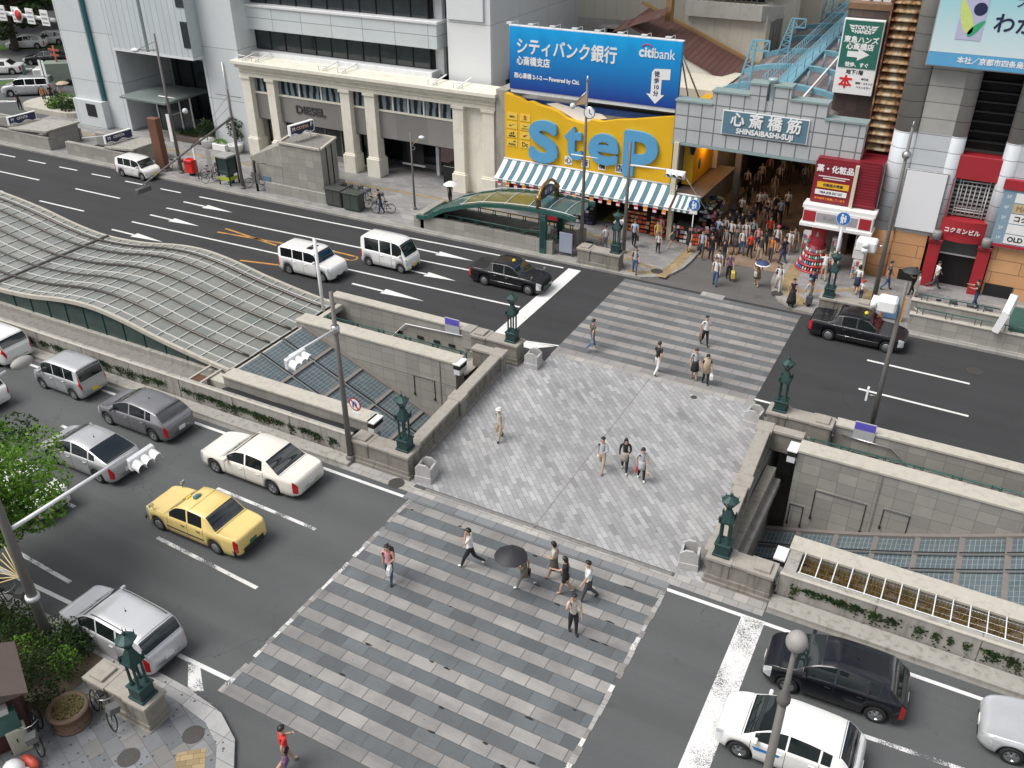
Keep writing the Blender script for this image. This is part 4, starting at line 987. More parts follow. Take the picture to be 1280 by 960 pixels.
# striped awnings
m_stripe_w=M('awning_white',(.8,.79,.76),.7,0,.05,3); m_stripe_b=M('awning_blue_grey',(.07,.16,.2),.7,0,.08,3)
def awning(label,x0,x1,ya,za,yb,zb,n):
    a=thing('striped_awning',label,'awning',((x0+x1)/2,ya,zb),0,'striped awnings of the yellow shop')
    mb=MB()
    for i in range(n):
        xa=x0+(x1-x0)*i/n; xb=x0+(x1-x0)*(i+1)/n; m=m_stripe_w if i%2==0 else m_stripe_b
        P=[]
        for k in range(4):
            u=k/3; P.append([(xa,ya+(yb-ya)*u,za+(zb-za)*u-.07*math.sin(math.pi*u)),(xb,ya+(yb-ya)*u,za+(zb-za)*u-.07*math.sin(math.pi*u))])
        mb.grid(P,m,smooth=False,flip=True)
        mb.quad((xa,yb,zb),(xb,yb,zb),(xb,yb-.01,zb-.17),(xa,yb-.01,zb-.17),m)
    mb.build('fabric',a)
    MB().tube([(x0,ya-.02,za+.04),(x1,ya-.02,za+.04)],.06,m_whiteg,6).build('roller',a); MB().tube([(x0,yb,zb),(x1,yb,zb)],.03,m_whiteg,6).build('front_rail',a)
    for x in (x0+.3,(x0+x1)/2,x1-.3): MB().tube([(x,ya,za-.3),(x,yb,zb-.03)],.025,m_whiteg,5).build('arm',a)
    return a
awning('long blue and white striped awning over the shoe shop front',-28.45,-16.35,51.9,3.45,50.45,2.55,37)
awning('short blue and white striped awning at the corner of the shoe shop',-16.25,-14.75,51.6,3.1,50.7,2.5,8)
t=thing('side_canopy','brown-grey lean-to canopy between the yellow side wall and the arcade','canopy',(-15.3,55,3))
MB().prism([(-16.6,51.9),(-14.7,51.7),(-14.5,58.2),(-15.9,58.2)],3.02,3.1,M('brown_canopy',(.1,.085,.078),.7,0,.12,1.5)).build('roof_sheet',t)
MB().box(-16.65,-16.35,51.35,51.62,.1,6.3,M('cream_post',(.6,.55,.42),.6,0,.1,2)).build('post',t)
for x,y,z,lab in ((-15.75,55.2,5.4,'glowing orange lamp on the yellow side wall, nearer the shop front'),(-15.8,60.3,4.95,'glowing orange lamp deeper in the arcade on the yellow wall')):
    l=thing('wall_lamp',lab,'lamp',(x,y,z),0,'orange lamps on the yellow side wall')
    MB().ball((0,0,0),.16,M('orange_glow',(1,.38,.04),.5,0,0,1,emit=14),10,6).build('bulb',l,local=True); MB().lathe([(.06,0),(.08,.2)],m_black,(-.1,0,.1),8).build('bracket',l,local=True)
    ld=bpy.data.lights.new('lamp_light','POINT'); ld.energy=55; ld.color=(1,.5,.12); ld.shadow_soft_size=.15
    lo=bpy.data.objects.new('lamp_light',ld); COL.objects.link(lo); setparent(lo,l); lo.location=(.3,0,.0)
mb=MB(); mb.ball((-16.0,53.2,5.8),.55,m_navy,12,8,(.3,1,1.3)); mb.ball((-16.0,54.5,4.2),.45,M('blue_sign',(.03,.1,.25)),12,8,(.3,1,1.2)); o=mb.build('bubble_sign'); tag(o,'dark rounded bubble signs on the yellow side wall','sign')
# price tags hanging on the awnings' front edge
tagm=[M('tag_red',(.6,.05,.06),.6,0,.2,8),m_orange]
mb0=None
k=0
for i in range(20):
    x=-28.0+.6*i
    if not(-28.2<x<-16.4): continue
    mb=MB(); mb.box(x-.13,x+.13,50.4,50.415,2.12,2.42,tagm[i%2]); mb.box(x-.11,x+.11,50.395,50.4,2.15,2.22 if i%2 else 2.27,m_white)
    o=mb.build('price_tag'); tag(o,'red and white price card on the awning edge' if i%2==0 else 'orange price card on the awning edge','price tag','price cards hanging from the long awning')
# goods below: shoe racks and orange boxes
m_obox=tiles('orange_boxes',.33,.15,0,[(.55,.12,.03),(.62,.2,.05),(.5,.1,.03),(.6,.16,.09)],(.12,.03,.02),.016,.0,.7,.15,.1,axes=(0,2),bump=.2)
m_shoes=tiles('shoe_rows',.24,.22,0,[(.03,.03,.035),(.5,.5,.5),(.08,.08,.1),(.3,.28,.26),(.02,.02,.02)],(.015,.015,.015),.03,.3,.7,.2,0,axes=(0,2),bump=.4)
rack_i=0
def rack(label,x0,x1,y,h,mf,group='goods racks under the long awning',d=.5):
    t=thing('shoe_rack',label,'rack',((x0+x1)/2,y,.13),0,group)
    mb=MB(); mb.box(x0,x1,y,y+d,.14,h,m_dark); mb.build('frame',t)
    n=max(2,int((h-.2)/.26))
    for k in range(n):
        z=.2+(h-.25)*k/n; mb=MB(); rr=random.Random(int(x0*77)+k)
        x=x0+.04
        while x<x1-.2:
            w=rr.uniform(.2,.3); 
            mb.box(x,x+w-.03,y-.09,y-.002,z,z+rr.uniform(.12,.2),rr.choice(mf)); x+=w
        mb.build('shelf_goods',t)
    if d>.8:
        mb=MB(); rr=random.Random(int(x1*13)); gm=[M('goods_%d'%i,c,.7,0,.2,9) for i,c in enumerate([(.5,.04,.05),(.6,.58,.55),(.1,.2,.1),(.5,.35,.1),(.05,.08,.2),(.35,.33,.3),(.03,.03,.03),(.55,.15,.25)])]
        for k in range(int(d*70)):
            gx=rr.uniform(x0,x1-.1); gy=rr.uniform(y,y+d-.1); a=rr.uniform(.08,.24); gz=h+rr.uniform(-.02,.1)
            if rr.random()<.55: gx=x1-.06+rr.uniform(0,.1); gz=rr.uniform(.25,h-.1)
            T=Matrix.Translation((gx,gy,gz))@Matrix.Rotation(rr.uniform(0,3),4,'Z')@Matrix.Rotation(rr.uniform(-.5,.5),4,'X'); mb.box(-a/2,a/2,-a*.4,a*.4,-a*.3,a*.45,rr.choice(gm),T)
        mb.build('loose_goods',t)
    return t
dk=[m_black,M('shoe_grey',(.2,.2,.21)),M('shoe_white',(.6,.6,.6)),M('shoe_navy',(.03,.04,.1)),m_blackgloss]
ob=[M('box_orange',(.55,.12,.03),.7,0,.2,5),M('box_red',(.42,.05,.03),.7,0,.2,5),M('box_pale',(.5,.3,.15),.7,0,.2,5)]
rack('dark shoe rack at the left end under the long awning',-27.9,-26.0,52.3,2.3,dk); rack('dark shoe rack with pale shoes behind the green subway roof',-25.6,-23.2,52.2,2.2,dk)
rack('black shoe rack just left of the shop doorway',-22.9,-21.6,51.4,1.5,dk)
rack('rack of orange shoe boxes right of the shop doorway',-19.6,-17.9,51.7,1.7,ob); rack('rack of orange shoe boxes at the right end of the long awning',-17.8,-16.6,51.6,1.55,ob)
rack('black bags hung above the orange boxes',-19.6,-17.9,52.3,2.4,dk)
rack('tilted stand of orange boxes at the shop corner',-16.0,-15.2,51.3,1.4,ob+dk[:3]); rack('low stand of orange and red shoe boxes on the arcade corner',-14.95,-13.75,51.3,1.0,ob,d=.9)
rack('clothes and shoe rack along the shop side in the arcade',-15.2,-14.3,53.2,1.9,dk+ob[:1],d=2.2)
MB().box(-21.4,-20.0,52.5,54.5,.14,.2,M('shop_mat_yellow',(.3,.24,.05))).build('doorway_mat')['kind']='structure'
t=thing('display_table','dark display table with a red cloth sign seen below the green subway roof','table',(-24.4,51.0,.13))
MB().box(-25.2,-23.6,50.6,51.3,.13,.85,m_black).build('table_body',t); MB().box(-25.15,-23.65,50.57,50.6,.3,.82,m_red).build('red_sign',t)

# ---- arcade gate
m_gate=tiles('gate_panel',.795,.795,0,[(.43,.445,.455),(.45,.46,.47),(.42,.435,.445)],(.09,.11,.115),.05,0,.5,.04,.15,axes=(0,2),org=(-16.8,6.28),bump=.3)
m_gtrim=M('gate_trim_green',(.25,.33,.33),.5,.1,.08,2)
t=thing('arcade_gate','stepped grey panelled gate with a blue name plate over the shopping arcade','gate',(-11.5,51.8,6.3))
steps=[(-16.8,-14.68,8.66),(-14.68,-12.62,9.4),(-12.62,-11.66,10.06),(-11.28,-10.32,10.06),(-10.32,-8.3,9.4),(-8.3,-6.15,8.6)]
mb=MB(); mb.box(-16.8,-6.15,51.5,52.3,6.28,8.58,m_gate)
for a,b,z in steps: mb.box(a,b,51.5,52.3,8.58,z,m_gate)
mb.box(-11.66,-11.28,51.6,52.3,8.58,9.2,m_gate)
mb.build('panel_wall',t)
mb=MB()
for a,b,z in steps: mb.box(a-.05,b+.05,51.42,52.38,z,z+.1,m_gtrim)
mb.build('coping',t); MB().box(-16.85,-6.1,51.42,52.38,6.16,6.28,m_gtrim).build('soffit_trim',t)
MB().box(-13.95,-9.08,51.4,51.46,7.16,8.52,m_white).box(-13.89,-9.14,51.37,51.4,7.21,8.47,M('plate_slate_blue',(.1,.19,.25),.45,0,.06,1)).build('name_plate',t)
mb=MB()
for k,ch in enumerate('心斎橋筋'): text(mb,ch,(-13.05+1.06*k,51.37,8.02),XR,ZU,.82,m_white,bold=.02,ext=.03)
text(mb,'SHINSAIBASHI-SUJI',(-11.45,51.37,7.43),XR,ZU,.4,m_white,bold=.016,ext=.02,sx=.98)
mb.build('lettering',t)
mb=MB(); mb.lathe([(.2,8.6),(.2,9.0),(.26,9.02),(.26,9.12),(.16,9.2),(.16,10.1),(.22,10.2),(.3,10.3),(.3,10.4),(.1,10.42)],M('gate_pale_blue',(.35,.45,.47),.4,.2,.1,4),(-11.47,51.9,0),14); mb.build('centre_column',t)
# arcade roof
m_sky=M('sky_blue_steel',(.2,.42,.52),.45,.1,.12,3,grime=.25)
m_aroof=tiles('arcade_roofing',1.6,.55,0,[(.17,.14,.14),(.21,.18,.175),(.14,.125,.13),(.24,.22,.215)],(.07,.065,.07),.03,.3,.6,.15,.4,axes=(1,0),bump=.3)
t=thing('arcade_roof','arched arcade roof with light blue steel ribs and a railed walkway','roof',(-11.8,75,8))
def ar(u,y): # u in -1..1 across
    return (-11.6-.03*(y-52)+u*3.6, y, 8.55+1.0*math.sqrt(max(0,1-.86*u*u))-.55)
ys_=[52.4+.8*i for i in range(76)]
mb=MB(); mb.grid([[ar(-1+2*j/12,y) for j in range(13)] for y in ys_],m_aroof,flip=True); mb.build('roofing',t)
for k in range(10):
    y=56+5.2*k; mb=MB()
    for j in range(12): a=Vector(ar(-1+2*j/12,y)); b=Vector(ar(-1+2*(j+1)/12,y)); mb.bar(a+Vector((0,0,.14)),b+Vector((0,0,.14)),.38,.3,m_sky)
    mb.build('rib',t)
    mb=MB()
    for u in (.35,.7):
        p0=Vector(ar(u,y)); mb.tube([p0+Vector((0,0,.2)),p0+Vector((0,0,1.1))],.025,m_sky,5); mb.tube([p0+Vector((0,.3,.2)),p0+Vector((0,.3,1.1))],.025,m_sky,5)
    mb.build('rib_post',t)
mb=MB(); 
for k in range(6):
    y=53+10*k; mb.bar(Vector(ar(.45,y))+Vector((0,0,.3)),Vector(ar(.45,y+10))+Vector((0,0,.3)),.1,.1,m_white)
mb.build('cable_tray',t)
wk=lambda y:-11.75-.03*(y-52)
mb=MB(); mb.bar((wk(52.5),52.5,9.2),(wk(112),112,9.2),.85,.12,m_sky); mb.bar((wk(52.5)+.5,52.5,9.1),(wk(112)+.5,112,9.1),.12,.3,m_sky); mb.build('walkway',t)
for sx in (-.5,.42):
    mb=MB(); 
    for zz in (.5,1.0): mb.tube([(wk(52.5)+sx,52.5,9.25+zz),(wk(112)+sx,112,9.25+zz)],.028,m_sky,5)
    y=52.6
    while y<110: mb.tube([(wk(y)+sx,y,9.25),(wk(y)+sx,y,10.28)],.025,m_sky,5); y+=.75 if sx<0 else 2.6
    mb.build('walkway_rail',t)
def mast(label,x,y,z0,h,arm):
    t=thing('lattice_mast',label,'mast',(x,y,z0),0,'light blue lattice masts on the arcade roof')
    mb=MB()
    a,b=Vector((0,0,0)),Vector((.12,0,h)); c,d=Vector((-.75,0,-.2)),Vector((-.05,0,h))
    mb.bar(a,b,.12,.12,m_sky); mb.bar(c,d,.1,.1,m_sky)
    for k in range(7): u=k/7; v=(k+.5)/7; mb.bar(c+(d-c)*u,a+(b-a)*v,.05,.05,m_sky); mb.bar(a+(b-a)*v,c+(d-c)*min(1,u+1/7),.05,.05,m_sky)
    mb.build('mast_lattice',t,local=True)
    mb=MB(); mb.bar((0,0,h),(arm,0,h),.08,.08,m_sky); mb.bar((0,0,h-.55),(arm,0,h-.55),.08,.08,m_sky); mb.bar((arm,0,h),(arm,0,h-.55),.07,.07,m_sky); mb.bar((0,0,h),(arm*.5,0,h-.55),.05,.05,m_sky); mb.bar((arm*.5,0,h-.55),(arm,0,h),.05,.05,m_sky); mb.build('mast_arm',t,local=True)
mast('light blue lattice mast nearest the arcade gate',-13.35,54,8.9,3.0,.9); mast('light blue lattice mast at mid length of the arcade roof',-13.9,66,8.9,2.3,.9); mast('light blue lattice mast furthest back along the arcade roof',-13.9,80,9,4.2,.9); mast('light blue lattice mast right of the walkway',-9.6,63,8.2,2.6,.9)
# arcade interior: shop rows down both sides
def shoprow(label,side,x,y0,y1):
    t=thing('shop_row',label,'shops',(x,(y0+y1)/2,0))
    s=-1 if side=='left' else 1
    x0,x1=(x-4,x) if s<0 else (x,x+4)
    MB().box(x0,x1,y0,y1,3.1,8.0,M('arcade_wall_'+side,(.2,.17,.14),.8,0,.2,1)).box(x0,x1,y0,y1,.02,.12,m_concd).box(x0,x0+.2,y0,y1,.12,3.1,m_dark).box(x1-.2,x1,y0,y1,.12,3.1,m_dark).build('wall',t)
    y=y0+.4; k=0; rr=random.Random(5+s)
    while y<y1-2:
        w=rr.uniform(2.2,3.6); c=rr.choice([(.4,.03,.04),(.5,.4,.08),(.06,.15,.3),(.5,.5,.48),(.08,.25,.12),(.45,.1,.2)])
        xf=x+.02 if s<0 else x-.14
        MB().box(xf,xf+.12,y,y+w,2.6,3.3,M('shop_sign_%d%s'%(k,side),c,.5,0,.25,3)).build('shop_sign',t)
        y+=w+.3; k+=1
    return t
shoprow('dim shop row down the left side of the arcade','left',-15.0,63.2,130); 
shoprow('dim shop row down the right side of the arcade','right',-8.35,58.5,130)
t=thing('arcade_pillar','tall grey pillar at the left side of the arcade','pillar',(-14.55,59,0)); MB().box(-14.75,-14.35,58.8,59.2,.1,8.2,M('pillar_grey',(.25,.22,.18),.6,0,.15,2)).build('shaft',t); MB().box(-14.85,-14.25,58.7,59.3,0,.4,m_conc).build('base',t)
MB().box(-16.6,-7,130,130.5,0,9,m_dark).build('arcade_end')['kind']='structure'

# ---- vertical sign tower and rusty louvre
m_browntile=tiles('brown_tiles',.6,.45,0,[(.085,.06,.055),(.1,.072,.065),(.075,.055,.05)],(.04,.03,.03),.014,0,.5,.1,.35,axes=(0,2))
t=thing('sign_tower','dark brown tiled corner tower carrying the green arrow sign','building',(-7.3,57,0))
MB().box(-8.55,-6.25,54.15,62,.1,13.9,m_browntile).build('wall',t); MB().box(-8.6,-6.2,54.1,62,13.9,14.2,M('rust_cap',(.2,.12,.07),.8,0,.3,4)).build('roof_cap',t)
mb=MB()
for x in (-7.9,-7.3,-6.8): mb.box(x-.2,x+.2,55,55.6,14.2,15.4+.2*math.sin(x),m_whiteg)
mb.build('roof_unit',t); MB().bar((-8.4,54.0,7.2),(-6.2,54.0,7.0),.08,.05,m_white).build('cable_tray',t)
t=thing('arrow_sign','green and white vertical sign with a white arrow on the brown tower','sign',(-7.55,54,9.6))
m_sg=M('sign_green',(.02,.14,.105),.4,0,.06,1)
MB().box(-8.6,-6.5,53.8,54.12,9.55,13.45,m_white).build('sign_box',t,.02)
MB().box(-8.53,-6.57,53.77,53.8,10.95,13.38,m_sg).build('green_panel',t)
mb=MB(); text(mb,'東急ハンズ',(-7.55,53.77,12.4),XR,ZU,.36,m_white,bold=.014,ext=.004); text(mb,'心斎橋店',(-7.55,53.77,12.05),XR,ZU,.36,m_white,bold=.014,ext=.004); text(mb,'徒歩、すぐ',(-7.55,53.77,11.12),XR,ZU,.25,m_white,bold=.012,ext=.004)
text(mb,'TOKYU',(-7.55,53.77,13.04),XR,ZU,.27,m_white,bold=.014,ext=.004); text(mb,'HANDS',(-7.55,53.77,12.82),XR,ZU,.25,m_white,bold=.014,ext=.004)
for s_ in (-1,1):
    for k in range(3): mb.add([(-7.55+s_*(.46),53.765,12.78+.13*k),(-7.55+s_*(.46),53.765,12.87+.13*k),(-7.55+s_*(.62+.08*k),53.765,12.9+.13*k),(-7.55+s_*(.55+.06*k),53.765,12.8+.13*k)][::s_],[(0,1,2,3)],m_white)
pr=[(-8.15,11.55),(-7.6,11.55),(-7.6,11.38),(-7.0,11.72),(-7.6,12.0+.02),(-7.6,11.85),(-8.15,11.85)]
mb.add([(x,53.765,z-.03) for x,z in pr],[tuple(range(len(pr)))],m_white); mb.build('white_marks',t)
mb=MB(); text(mb,'地下1階',(-7.6,53.8,10.72),XR,ZU,.26,m_black,bold=.008,ext=.004); 
for k,s_ in enumerate(('単行本','雑誌・コミック','ベストセラー')): text(mb,s_,(-7.0,53.8,10.4-.22*k),XR,ZU,.13,m_black,bold=.003,ext=.003)
mb.build('black_lettering',t)
mb=MB(); text(mb,'本',(-8.0,53.8,10.15),XR,ZU,.72,M('sign_red',(.6,.02,.03)),bold=.03,ext=.006); mb.build('red_lettering',t)
m_rust=None
def rustm():
    m,t_,b=new_mat('rusty_cream_steel'); q=NT(t_); p=q.pos(); z=q.sep(p)
    n=q.noise(q.comb(q.math('MULTIPLY',z[0],2.2),z[1],q.math('MULTIPLY',z[2],.8)),1.6,6,.7)
    x=q.mapr(z[0],-6.2,-4.85,-.22,.22); f=q.math('ADD',n,q.math('ABSOLUTE',x))
    c=q.ramp(f,[(.45,(.5,.45,.34)),(.6,(.36,.22,.1)),(.72,(.13,.045,.02)),(.85,(.05,.025,.02))])
    q.put(b.inputs['Base Color'],c); b.inputs['Roughness'].default_value=.75; return m
m_rust=rustm()
t=thing('rusty_louvre','tall rusty cream louvre screen between the brown tower and grey building','louvre',(-5.5,53.2,4.5))
MB().box(-6.2,-4.82,53.5,54,6.9,30,m_dark).build('backing',t)
for k in range(46):
    z=6.95+.42*k; MB().add([(-6.18,53.0,z),(-4.84,53.0,z),(-4.84,53.48,z+.3),(-6.18,53.48,z+.3),(-6.18,53.0,z-.05),(-4.84,53.0,z-.05)],[(0,1,2,3),(4,5,1,0)],m_rust).build('slat',t)
MB().box(-6.28,-6.2,52.95,53.6,6.9,30,m_rust).box(-4.84,-4.8,52.98,53.4,6.9,30,m_rust).build('side_frame',t)

# ---- cosmetics shop at the arcade corner
m_maroon=M('maroon_panel',(.2,.012,.022),.45,0,.1,1.5); m_rib=tiles('maroon_ribs',6,.16,0,[(.2,.012,.022),(.215,.015,.026)],(.09,.006,.012),.03,0,.5,.05,0,axes=(0,2))
t=thing('cosmetics_shop','red cosmetics shop with stacked signboards on the right arcade corner','shop',(-6.5,53,0))
MB().box(-8.35,-4.75,52.6,58.4,.02,.12,m_arcfloor).box(-8.3,-4.8,57.5,58,.1,6.6,m_dark).box(-4.95,-4.8,52,58,.1,6.6,m_cream).box(-8.25,-4.85,51,58,3.95,6.7,m_maroon).build('wall',t)
MB().box(-8.3,-6.18,50.9,51.0,4.25,6.55,m_maroon).build('sign_panel',t); MB().box(-6.0,-4.9,50.93,51.0,4.3,6.8,m_rib).build('ribbed_panel',t)
MB().box(-6.18,-6.0,50.75,51.05,3.0,6.55,M('cream_post',(.6,.55,.42))).build('post',t)
MB().box(-8.55,-4.62,50.45,51.4,3.95,4.2,m_white).box(-8.55,-4.62,50.3,51.4,2.95,3.15,m_white).build('moulding',t,.02); MB().box(-8.45,-4.7,50.4,51.2,3.15,3.95,m_white).build('fascia',t)
MB().box(-8.42,-7.75,50.38,50.4,3.24,3.86,m_red).build('red_block',t); MB().box(-5.4,-4.78,50.38,50.4,3.24,3.86,m_red).build('red_block',t)
MB().box(-7.7,-5.5,50.38,50.4,3.3,3.82,M('silver_sign',(.5,.5,.52),.35,.5,.05,2)).build('silver_sign',t)
mb=MB(); text(mb,'KoKuMiN',(-6.6,50.38,3.56),XR,ZU,.36,M('letter_grey',(.25,.25,.27)),ext=.01); mb.build('fascia_lettering',t)
mb=MB(); text(mb,'薬・化粧品',(-7.22,50.9,6.15),XR,ZU,.42,m_white,bold=.014,ext=.006,sx=.95)
for k in range(2): mb.box(-8.05+.25*k,-6.4-.2*k,50.888,50.895,5.72-.12*k,5.77-.12*k,m_white)
MB().box(-8.05,-6.35,50.87,50.9,5.1,5.42,M('amber_label',(.75,.42,.02),.5,0,.06,2)).build('yellow_strip',t); MB().box(-8.1,-6.4,50.87,50.9,4.7,4.98,m_white).build('white_strip',t)
text(mb,'化粧品大特価',(-7.2,50.87,5.26),XR,ZU,.18,m_navy,bold=.006,ext=.003); text(mb,'VISA JCB DC UC',(-7.25,50.87,4.84),XR,ZU,.17,m_navy,bold=.006,ext=.003); text(mb,'年中無休で営業しています',(-7.25,50.9,4.47),XR,ZU,.14,m_orange,bold=.004,ext=.003)
mb.build('sign_lettering',t)
mb=MB(); mb.lathe([(.42,.1),(.42,2.95)],m_red,(-7.55,51.4,0),20); mb.build('round_column',t)
mb=MB(); mb.tube([(-7.6,50.97,2.2),(-7.55,50.97,2.5),(-7.5,50.97,2.2)],.03,m_white,5); mb.build('column_mark',t)
t=thing('round_display','round tiered display of bottles around the red column','display',(-7.55,51.4,.1))
mb=MB()
for k in range(4): r0=1.05-.13*k; mb.lathe([(r0,.1+.33*k),(r0,.2+.33*k),(r0-.3,.2+.33*k)],m_red,(-7.55,51.4,0),24)
mb.lathe([(.62,.1),(.5,1.6)],m_maroon,(-7.55,51.4,0),20); mb.build('tier',t)
rr=random.Random(21); cols=[M('bottle_%d'%i,c,.35,0,.1,9) for i,c in enumerate([(.6,.6,.6),(.1,.25,.45),(.5,.35,.15),(.55,.1,.12),(.12,.3,.2),(.7,.68,.6)])]
for k in range(4):
    r0=.93-.13*k; mb=MB()
    for i in range(34):
        a=2*math.pi*i/34; x,y=-7.55+r0*math.cos(a),51.4+r0*math.sin(a); mb.lathe([(.055,.2+.33*k),(.055,.34+.33*k),(.025,.38+.33*k),(.025,.42+.33*k)],rr.choice(cols),(x,y,0),6)
    mb.build('bottle_row',t)
def goods(label,x0,x1,y,z1,nm='goods_shelf',n=4,cat='shelf',d=.35,tilt=0):
    t=thing(nm,label,cat,((x0+x1)/2,y,.1))
    MB().box(x0,x1,y,y+d,.1,z1,m_white).build('rack_frame',t)
    for k in range(n):
        mb=MB(); x=x0+.03; z=.2+(z1-.25)*k/n
        while x<x1-.1: w=rr.uniform(.1,.2); mb.box(x,x+w-.02,y-.12,y-.004,z,z+rr.uniform(.1,(z1-.3)/n-.03),rr.choice(cols)); x+=w
        mb.build('shelf_goods',t)
    return t
goods('white goods shelf between the red column and the shop doorway',-6.75,-6.25,51.4,2.1,n=5); goods('pink and white poster rack right of the cosmetics shop door',-5.35,-4.85,50.9,1.3)
goods('goods shelf against the arcade side of the cosmetics shop',-8.7,-8.2,53.2,1.5)
t=thing('poster_board','white poster board with pink faces beside the cosmetics shop door','poster',(-5.05,50.9,1.4))
MB().box(-5.45,-4.85,50.86,50.95,1.35,2.7,m_white).build('board',t); MB().box(-5.42,-4.88,50.85,50.86,2.5,2.68,m_red).build('header',t)
for x in (-5.3,-5.02): MB().ball((x,50.86,2.1),.12,M('poster_pink',(.7,.38,.35),.5,0,.2,5),8,5,(1,.1,1.3)).build('printed_face',t)

# ---- grey and orange building with the red portal
m_grt=tiles('grey_tile_upper',3.7,.82,0,[(.36,.36,.335),(.375,.375,.35)],(.12,.12,.115),.03,0,.5,.03,.25,axes=(0,2),org=(-4.85,8.4),bump=.2)
m_blt=tiles('pale_blue_tile',3.7,.82,0,[(.5,.535,.56),(.52,.55,.575)],(.14,.15,.155),.03,0,.5,.03,.15,axes=(0,2),org=(-4.85,8.4),bump=.2)
m_ort=tiles('orange_tile',2.6,.72,0,[(.56,.31,.15),(.59,.33,.165)],(.2,.1,.06),.03,.5,.6,.04,.15,axes=(0,2),org=(-4.85,.1),bump=.2)
t=thing('tiled_building','grey and orange tiled corner building with a red arched portal','building',(3,58,0))
segs=[(.1,2.95,m_ort),(2.95,8.45,m_blt),(8.45,34,m_grt)]
for (xa,xb) in ((-3.6,-1.9),(1.4,12)):
    mb=MB()
    for a,b,m in segs: mb.box(xa,xb,52.0,60,a,b,m)
    mb.build('wall',t)
for xc in (-4.2,-1.65,1.05):
    mb=MB()
    for a,b,m in segs:
        if xc>-2 and a<2.9: continue
        mb.lathe([(.62 if xc<-4 else .42,a),(.62 if xc<-4 else .42,b)],m,(xc,52.3,0),24)
    mb.build('round_pilaster',t)
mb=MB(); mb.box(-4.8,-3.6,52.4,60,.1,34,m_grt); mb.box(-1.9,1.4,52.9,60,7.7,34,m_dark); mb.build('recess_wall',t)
for k in range(12): MB().box(-1.3,.75,52.4,52.9,8.2+.5*k,8.28+.5*k,m_blackgloss).build('louvre',t)
MB().box(-1.35,.8,52.05,52.9,6.3,7.55,m_red).build('red_lintel',t,.02)
MB().box(-1.35,.8,52.5,52.9,4.1,6.3,m_black).build('grille_backing',t)
mb=MB()
for x in (-.85,-.62,-.4,-.18,.05,.3): mb.tube([(x,52.4,4.3),(x,52.4,6.0 if abs(x+.28)<.5 else 6.15)],.025,m_whiteg,5)
for z in (4.45,4.6,5.9,6.1): mb.tube([(-1.0,52.4,z),(.45,52.4,z)],.025,m_whiteg,5)
for x in (-1.0,.45): mb.tube([(x,52.4,4.15),(x,52.4,6.2)],.035,m_whiteg,5)
mb.build('grille',t)
mb=MB()
for k in range(9): mb.box(-1.3,.75,52.42,52.5,4.2+.23*k,4.3+.23*k,m_concd)
mb.build('grille_slat',t)
MB().box(-1.4,-1.3,52.0,52.8,4.1,6.3,m_red).build('red_jamb',t); MB().box(.75,.85,52.0,52.8,4.1,6.3,m_red).build('red_jamb',t)
mb=MB(); pts=[(-1.4+2.25*i/14,51.95-.28*math.sin(math.pi*i/14)) for i in range(15)]
mb.prism(pts+[(.85,52.6),(-1.4,52.6)],2.95,4.12,m_red); mb.build('bowed_sign',t)
mb=MB(); text(mb,'コクミンビル',(-.3,51.64,3.6),XR,ZU,.3,m_whiteg,bold=.008,ext=.02); mb.build('lettering',t)
for xa in (-1.75,.72):
    MB().box(xa,xa+.62,51.7,52.6,.1,2.75,m_red).build('portal_pier',t,.02); MB().box(xa-.05,xa+.67,51.6,52.6,2.75,2.95,m_maroon).build('pier_cap',t,.02)
    MB().lathe([(.24,2.95),(.24,3.35),(.2,3.4)],M('pot_grey',(.25,.25,.24)),(xa+.3,51.75,0),12).build('finial',t)
MB().box(-1.13,.72,52.5,52.6,2.0,2.95,M('portal_glass',(.1,.12,.12),.2,0,.2,3)).build('fanlight',t); MB().box(-1.13,.72,52.55,53.2,.1,2.0,m_dark).box(-1.13,.72,52.45,52.55,1.92,2.0,m_whiteg).build('doorway',t)
MB().box(-2.95,-1.85,51.97,52.0,.1,.75,m_black).build('vent',t); MB().box(1.5,2.9,51.97,52.0,.1,.85,m_black).build('vent',t)
t=thing('blank_board','blank white board on the pale blue wall of the tiled building','billboard',(-2.7,51.9,3.2))
MB().box(-3.75,-1.58,51.82,51.98,3.15,6.52,m_steel).build('frame',t,.01); MB().box(-3.68,-1.65,51.79,51.82,3.22,6.45,M('blank_white',(.74,.75,.77),.4,0,.02,1)).build('face',t)
m_rs=gradz('clinic_print',(.62,.72,.74),(.18,.55,.62),12.6,16.5)
t=thing('plant_billboard','pale turquoise billboard with a leaf emblem high on the tiled building','billboard',(0,51.4,12))
MB().box(-3.95,7,51.3,52.0,11.95,17.2,M('box_grey',(.3,.3,.29))).build('sign_box',t); MB().box(-3.9,7,51.27,51.3,12.65,17.1,m_rs).build('face',t); MB().box(-3.9,7,51.27,51.3,12.0,12.64,M('sign_azure',(.1,.35,.6),.45,0,.04,1)).build('azure_strip',t)
mb=MB(); text(mb,'本社／京都市四条烏丸  WWW',(-2.55,51.27,12.33),XR,ZU,.33,m_white,bold=.01,ext=.005,align='LEFT'); mb.build('white_lettering',t)
mb=MB(); text(mb,'わか',(-1.35,51.27,14.1),XR,ZU,.95,m_navy,bold=.02,ext=.005,align='LEFT'); text(mb,'ブルー',(-.65,51.27,15.1),XR,ZU,.5,m_navy,bold=.01,ext=.005,align='LEFT'); mb.build('blue_lettering',t)
MB().box(-2.9,-1.75,51.25,51.27,13.3,15.2,M('emblem_lilac',(.45,.45,.62))).build('emblem_panel',t)
